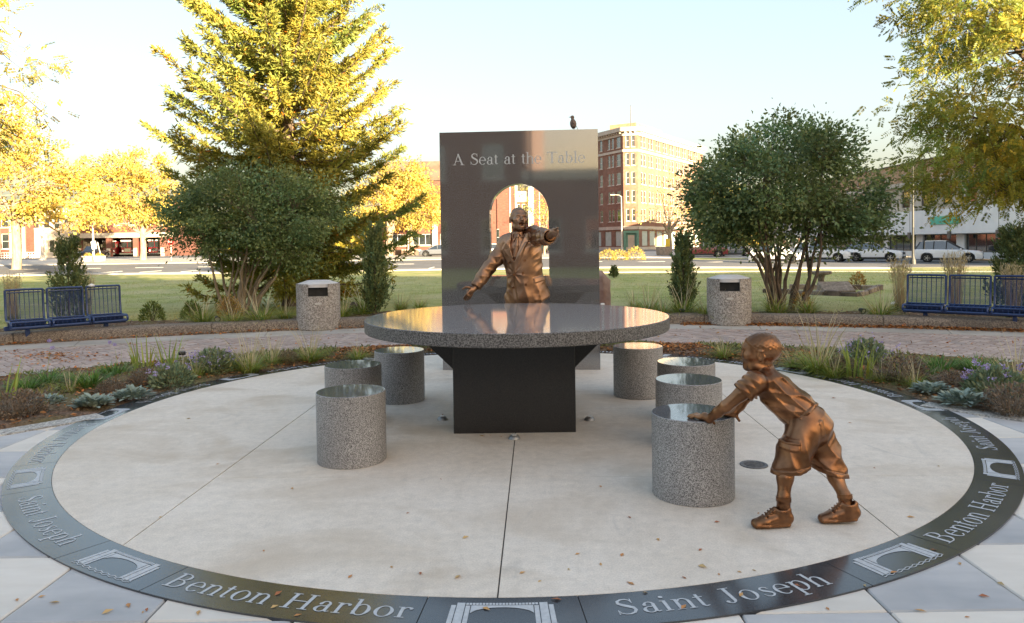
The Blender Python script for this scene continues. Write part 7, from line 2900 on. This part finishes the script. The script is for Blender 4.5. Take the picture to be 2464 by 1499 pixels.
for k, (px, lab) in enumerate(((213, 'square concrete planter with golden flowers beside the thin pale post'), (240, 'square concrete planter with golden flowers beneath the leaning sign'))):
    q = pix(px, 634, 89)
    pt = thing('street_planter', lab, 'planter', (q.x, 89, terrain(0, 89)), 0, 'planters by the fire hall')
    MB().lathe([(.62, 0), (.72, .75), (.64, .75), (.6, .62)], 4, a0=PI / 4, cap1=False).build('box', M_concr, pt)
    MB().box(-.4, .4, -.4, .4, .3, .64).build('soil', M_mulch, pt)
    o = link('flowers', mound_mesh(140 + k, .5, .45, 220, .14, M_yellow), pt, (0, 0, .6))
    o['kind'] = 'stuff'
q = pix(1598, 612, 84)
pt = thing('street_planter', 'round stone planter with a yellow sign before the hotel', 'planter', (q.x, 84, terrain(0, 84)))
MB().lathe([(.8, -.02), (.85, .1), (.95, 1.0), (.85, 1.0), (.8, .8), (0, .8)], 8).build('box', M_stone, pt)
MB().box(.2, .7, -.05, .05, .8, 1.9).build('yellow_sign', M_yellow_s if 'M_yellow_s' in globals() else mat('yellow_paint', (.65, .45, .03), (.7, .5, .05), scale=4, rough=.5), pt)
# slender radio mast far behind the golden trees
q = pix(110, 600, 300)
mast = thing('radio_mast', 'faint lattice radio mast far behind the golden trees', 'mast', (q.x, 300, .1))
mb = MB()
for k in range(3):
    a = 2 * PI * k / 3
    mb.tube([(.7 * math.cos(a), .7 * math.sin(a), 0), (.5 * math.cos(a), .5 * math.sin(a), 68)], .05, 4)
for j in range(34):
    z = 2 * j
    for k in range(3):
        a, c = 2 * PI * k / 3, 2 * PI * (k + 1) / 3
        r0 = .7 - .2 * z / 68
        mb.tube([(r0 * math.cos(a), r0 * math.sin(a), z), (r0 * math.cos(c), r0 * math.sin(c), z + 2)], .035, 3, cap=False)
mb.build('lattice', M_polel, mast)
# ------------------------------------------------------------------ vehicles
M_tyre = mat('tyre', (0.012, 0.012, 0.012), (0.022, 0.022, 0.022), scale=40, rough=.85)
M_rim = mat('alloy', (0.5, 0.5, 0.5), (0.6, 0.6, 0.6), scale=20, rough=.3, metal=.9)
M_cglass = mat('car_glass', (0.012, 0.016, 0.018), (0.02, 0.026, 0.03), scale=2, rough=.04, spec=1.0, ior=1.8)
M_trim = mat('car_trim', (0.015, 0.015, 0.016), (0.03, 0.03, 0.03), scale=20, rough=.5)
M_lampc = mat('headlight', (0.7, 0.72, 0.72), (0.8, 0.8, 0.8), scale=30, rough=.1)
M_taill = mat('taillight', (0.35, 0.01, 0.01), (0.42, 0.02, 0.02), scale=30, rough=.2)
M_chrome = mat('chrome', (0.6, 0.6, 0.6), (0.7, 0.7, 0.7), scale=20, rough=.12, metal=1.0)
def paint(name, c):
    return mat('paint_' + name, c, tuple(min(1, v * 1.06) for v in c), scale=1.5, rough=.28, coat=.8, spec=.6)
P_white, P_dark, P_red, P_black, P_grey = paint('white', (.74, .745, .75)), paint('dark', (.02, .022, .028)), paint('red', (.16, .015, .02)), paint('black', (.015, .015, .016)), paint('grey', (.12, .13, .15))

def car(lab, loc, heading, P, kind='suv', L=4.8, W=1.95, H=1.75, cat='car', group='vehicles parked beyond the lawn', dark_pillars=False):
    """front towards local +x"""
    root = thing('parked_car' if cat != 'pickup' else 'pickup_truck', lab, cat, loc, heading, group)
    h = L / 2
    zs = .30
    wb = L * .30
    wr = .37
    if kind == 'suv':
        belt = [(-h + .02, .98), (-h + .06, 1.10), (-h * .2, 1.08), (h * .30, 1.05), (h * .45, 1.04), (h * .90, .94), (h - .01, .78)]
        roof = [(-h + .10, 1.10), (-h + .48, H - .12), (-h + .85, H - .02), (-.45, H), (-.05, H - .04), (h * .45, 1.04)]
    elif kind == 'hatch':
        belt = [(-h + .02, .90), (-h + .05, .98), (-h * .2, .96), (h * .36, .94), (h * .55, .92), (h * .92, .80), (h - .01, .66)]
        roof = [(-h + .25, .97), (-h + .75, H - .08), (-h + 1.1, H), (-.1, H), (h * .1, H - .05), (h * .5, .94)]
    else:      # pickup
        belt = [(-h + .02, .98), (-h + .04, 1.08), (-h * .05, 1.08), (-h * .02, 1.06), (h * .5, 1.06), (h * .94, 1.0), (h - .01, .80)]
        roof = [(-h * .05, 1.08), (-h * .02, H - .06), (h * .05, H), (h * .28, H), (h * .36, H - .05), (h * .55, 1.06)]
    # lower body: sections across with wheel arches in the side line
    def arch(x):
        z = zs
        for c in (-wb, wb):
            d = abs(x - c)
            if d < wr + .09:
                z = max(z, math.sqrt((wr + .09) ** 2 - d * d) + .04 + wr * .93 - .02)
        return z
    xs = sorted(set([-h, h] + [b[0] for b in belt] + [c + (wr + .09) * math.cos(PI * k / 10) for c in (-wb, wb) for k in range(11)] + [-h * .75, h * .8, 0]))
    vs, fs = [], []
    bx, bz = [b[0] for b in belt], [b[1] for b in belt]
    for x in xs:
        e = min(1.0, (h - abs(x)) / .35)
        hw = W / 2 * (.86 + .14 * math.sqrt(max(e, 0)))
        zt = float(np.interp(x, bx, bz))
        zb = arch(x)
        zm = max(zb + .02, zs + (zt - zs) * .55)
        vs += [(x, -hw * .94, zb), (x, -hw, zm), (x, -hw * .955, zt - .05), (x, -hw * .90, zt), (x, 0, zt + .02), (x, hw * .90, zt), (x, hw * .955, zt - .05), (x, hw, zm), (x, hw * .94, zb)]
    k = 9
    for i in range(len(xs) - 1):
        for j in range(k - 1):
            fs.append((i * k + j, i * k + j + 1, (i + 1) * k + j + 1, (i + 1) * k + j))
        fs.append((i * k + k - 1, i * k, (i + 1) * k, (i + 1) * k + k - 1))
    fs.append(tuple(range(k - 1, -1, -1)))
    fs.append(tuple((len(xs) - 1) * k + j for j in range(k)))
    body = MB()
    body.add(vs, [tuple(reversed(f)) for f in fs])
    bo = body.build('body', P, root, smooth=True, angle=32)
    if kind == 'pickup':
        MB().box(-h + .12, -h * .08, -W * .40, W * .40, 1.065, 1.115).build('bed_cover', M_trim, root)
    # cabin: glass volume with painted roof and pillars
    gl, rf = MB(), MB()
    rv = []
    for (x, z) in roof:
        t = (z - 1.0) / (H - 1.0)
        hw = W / 2 * (.88 - .20 * max(t, 0))
        rv.append((x, hw, z))
    n = len(rv)
    gv = [(x, -w_, z) for x, w_, z in rv] + [(x, w_, z) for x, w_, z in rv]
    gl.add(gv, [tuple(range(n)), tuple(reversed(range(n, 2 * n)))] + [(i, n + i, n + i + 1, i + 1) for i in range(n - 1)])
    gl.build('window_glass', M_cglass, root)
    top = [r for r in rv if r[2] > H - .12]
    rf.add([(x, -w_ - .012, z + .012) for x, w_, z in top] + [(x, w_ + .012, z + .012) for x, w_, z in top] + [(x, -w_ - .012, z - .06) for x, w_, z in top] + [(x, w_ + .012, z - .06) for x, w_, z in top],
           [(i, i + 1, len(top) + i + 1, len(top) + i) for i in range(len(top) - 1)] + [(2 * len(top) + i, 2 * len(top) + i + 1, i + 1, i) for i in range(len(top) - 1)] + [(len(top) + i, len(top) + i + 1, 3 * len(top) + i + 1, 3 * len(top) + i) for i in range(len(top) - 1)])
    rf.build('roof', P, root)
    pil = MB()
    for s in (-1, 1):
        for (a, b) in ((0, 1), (n - 2, n - 1)):
            p0, p1 = rv[a], rv[b]
            pil.tube([(p0[0], s * (p0[1] + .005), p0[2]), (p1[0], s * (p1[1] + .005), p1[2])], .045, 6)
        for fx in ((-.35, .02) if kind != 'pickup' else (.12,)):
            x = fx * h if kind == 'pickup' else fx * L * .5 - .1
            pil.tube([(x - .05, s * (W * .44 + .004), 1.0), (x, s * (W * .345 + .015), H - .06)], .04, 6)
    pil.build('pillar', M_trim if dark_pillars else P, root)
    wt = MB()
    wt.lathe([(wr * .62, -.11), (wr * .93, -.115), (wr, -.08), (wr, .08), (wr * .93, .115), (wr * .62, .11)], 24, cap0=False, cap1=False)
    mt = wt.mesh('tyre', M_tyre, True, 40)
    rm = MB()
    rm.lathe([(wr * .66, -.07), (wr * .66, .07), (wr * .6, .085), (wr * .56, .05)], 24, cap0=False, cap1=False)
    rm.lathe([(0, .045), (.06, .07), (.05, .085), (0, .09)], 12)
    for q in range(5):
        a = 2 * PI * q / 5
        rm.box(.04, wr * .58, -.028, .028, .05, .075, M=Matrix.Rotation(a, 4, 'Z'))
    mr = rm.mesh('rim', M_rim, False)
    for sx in (-wb, wb):
        for s in (-1, 1):
            M = Matrix.Translation((sx, s * (W / 2 - .13), wr)) @ Matrix.Rotation(-s * PI / 2, 4, 'X')
            t = link('tyre', mt, root)
            t.matrix_basis = M
            link('rim', mr, t)
    arches = MB()
    arches.box(-wb - .5, wb + .5, -W / 2 + .25, W / 2 - .25, .2, .75)
    arches.build('underbody', M_trim, root)
    for s in (-1, 1):
        MB().bbox(-wb + .42, wb - .42, min(s * W * .478, s * W * .49), max(s * W * .478, s * W * .49), .24, .40, b=.01).build('sill_trim', M_trim, root)
        MB().bbox(h - .30, h - .035, min(s * W * .27, s * W * .435), max(s * W * .27, s * W * .435), .72, .86, b=.02, M=Matrix.Translation((.012, 0, 0))).build('headlight', M_lampc, root)
        MB().bbox(-h - .005, -h + .2, min(s * W * .33, s * W * .445), max(s * W * .33, s * W * .445), .78, 1.0, b=.02).build('taillight', M_taill, root)
        mm = MB().bbox(h * .36, h * .36 + .14, min(s * W * .46, s * W * .58), max(s * W * .46, s * W * .58), 1.0, 1.16, b=.03).build('mirror', P, root)
    MB().bbox(h - .12, h + .018, -W * .26, W * .26, .62, .82, b=.02).build('grille', M_trim, root)
    MB().bbox(h - .2, h + .03, -W * .42, W * .42, .26, .48, b=.04).build('front_bumper', M_trim, root)
    MB().bbox(-h - .03, -h + .2, -W * .42, W * .42, .26, .5, b=.04).build('rear_bumper', M_trim, root)
    return root

def place(px, Z, head, lab, P, kind='suv', **k):
    q = pix(px, 600, Z)
    return car(lab, (q.x, Z, terrain(q.x, Z) + .03), R(head), P, kind, **k)
place(1980, 66, -36, 'white family van parked behind the spreading shrub stems', P_white, H=1.80, L=4.9)
place(2106, 65, -38, 'white crossover car parked beside the tall grey lamp post', P_white, H=1.68, L=4.6, dark_pillars=True)
place(2282, 61, -34, 'white luxury sport utility car with dark glass behind reed grass', P_white, H=1.82, L=4.9, dark_pillars=True)
place(2350, 66.0, 150, 'dark sport utility car parked behind the white one near the shops', P_dark, H=1.72, L=4.7)
place(1868, 62, -30, 'white hatchback glimpsed through the shrub stems', P_white, 'hatch', H=1.52, L=4.3)
place(1690, 80, -8, 'dark red pickup truck parked beyond the shrub', P_red, 'pickup', cat='pickup', H=1.78, L=5.3)
place(1765, 82, -10, 'dark grey car parked behind the red pickup', P_grey, 'hatch', H=1.5, L=4.4)
place(1196, 88, 2, 'white car parked at the hall, seen through the slab arch', P_white, 'hatch', H=1.52, L=4.6)
place(1055, 90, 172, 'dark grey car with its nose hidden behind the granite slab', P_grey, 'hatch', H=1.48, L=4.5)
q = pix(228, 600, 122)
car('black pickup truck parked before the first fire hall bay', (q.x, 122, terrain(0, 122) + .07), R(-100), P_black, 'pickup', H=1.9, L=5.4, W=2.0, cat='pickup')

# fire engines
P_fire = paint('fire', (.10, .006, .008))
def engine(px, lab, dz=0.0):
    xl, Z, g, f = FH
    x = pix(px, 600, Z).x
    root = thing('fire_engine', lab, 'fire engine', (x, Z + 1.6 + dz, g + .015), 0, 'fire engines in the bays')
    MB().bbox(-1.2, 1.2, 0, 8.0, .45, 2.95, b=.12).build('cab', P_fire, root)
    MB().bbox(-1.21, 1.21, -.02, .3, 2.72, 2.96, b=.05).build('roof_cap', M_paper, root)
    for s in (-1, 1):
        MB().bbox(min(s * .06, s * 1.08), max(s * .06, s * 1.08), -.03, .05, 1.62, 2.62, b=.03).build('windshield', M_cglass, root)
        MB().lathe([(.16, 0), (.13, .03), (0, .035)], 14, M=Matrix.Translation((s * .85, -.012, 1.05)) @ Matrix.Rotation(PI / 2, 4, 'X')).build('headlight', M_lampc, root)
        MB().lathe([(.48, -.14), (.52, -.1), (.52, .1), (.48, .14)], 20, M=Matrix.Translation((s * 1.0, 1.2, .52)) @ Matrix.Rotation(PI / 2, 4, 'Y')).build('tyre', M_tyre, root)
        MB().bbox(min(s * 1.22, s * 1.5), max(s * 1.22, s * 1.5), .0, .12, 1.7, 2.3, b=.03).build('mirror', M_chrome, root)
    MB().bbox(-.55, .55, -.05, .0, .85, 1.5, b=.02).build('grille', M_chrome, root)
    MB().bbox(-1.25, 1.25, -.45, .02, .35, .72, b=.05).build('bumper', M_chrome, root)
engine(244, 'red fire engine in the first bay behind the black pickup', 1.0)
engine(296, 'red fire engine filling the middle bay of the fire hall')
engine(362, 'red fire engine in the last bay behind the golden tree trunk')
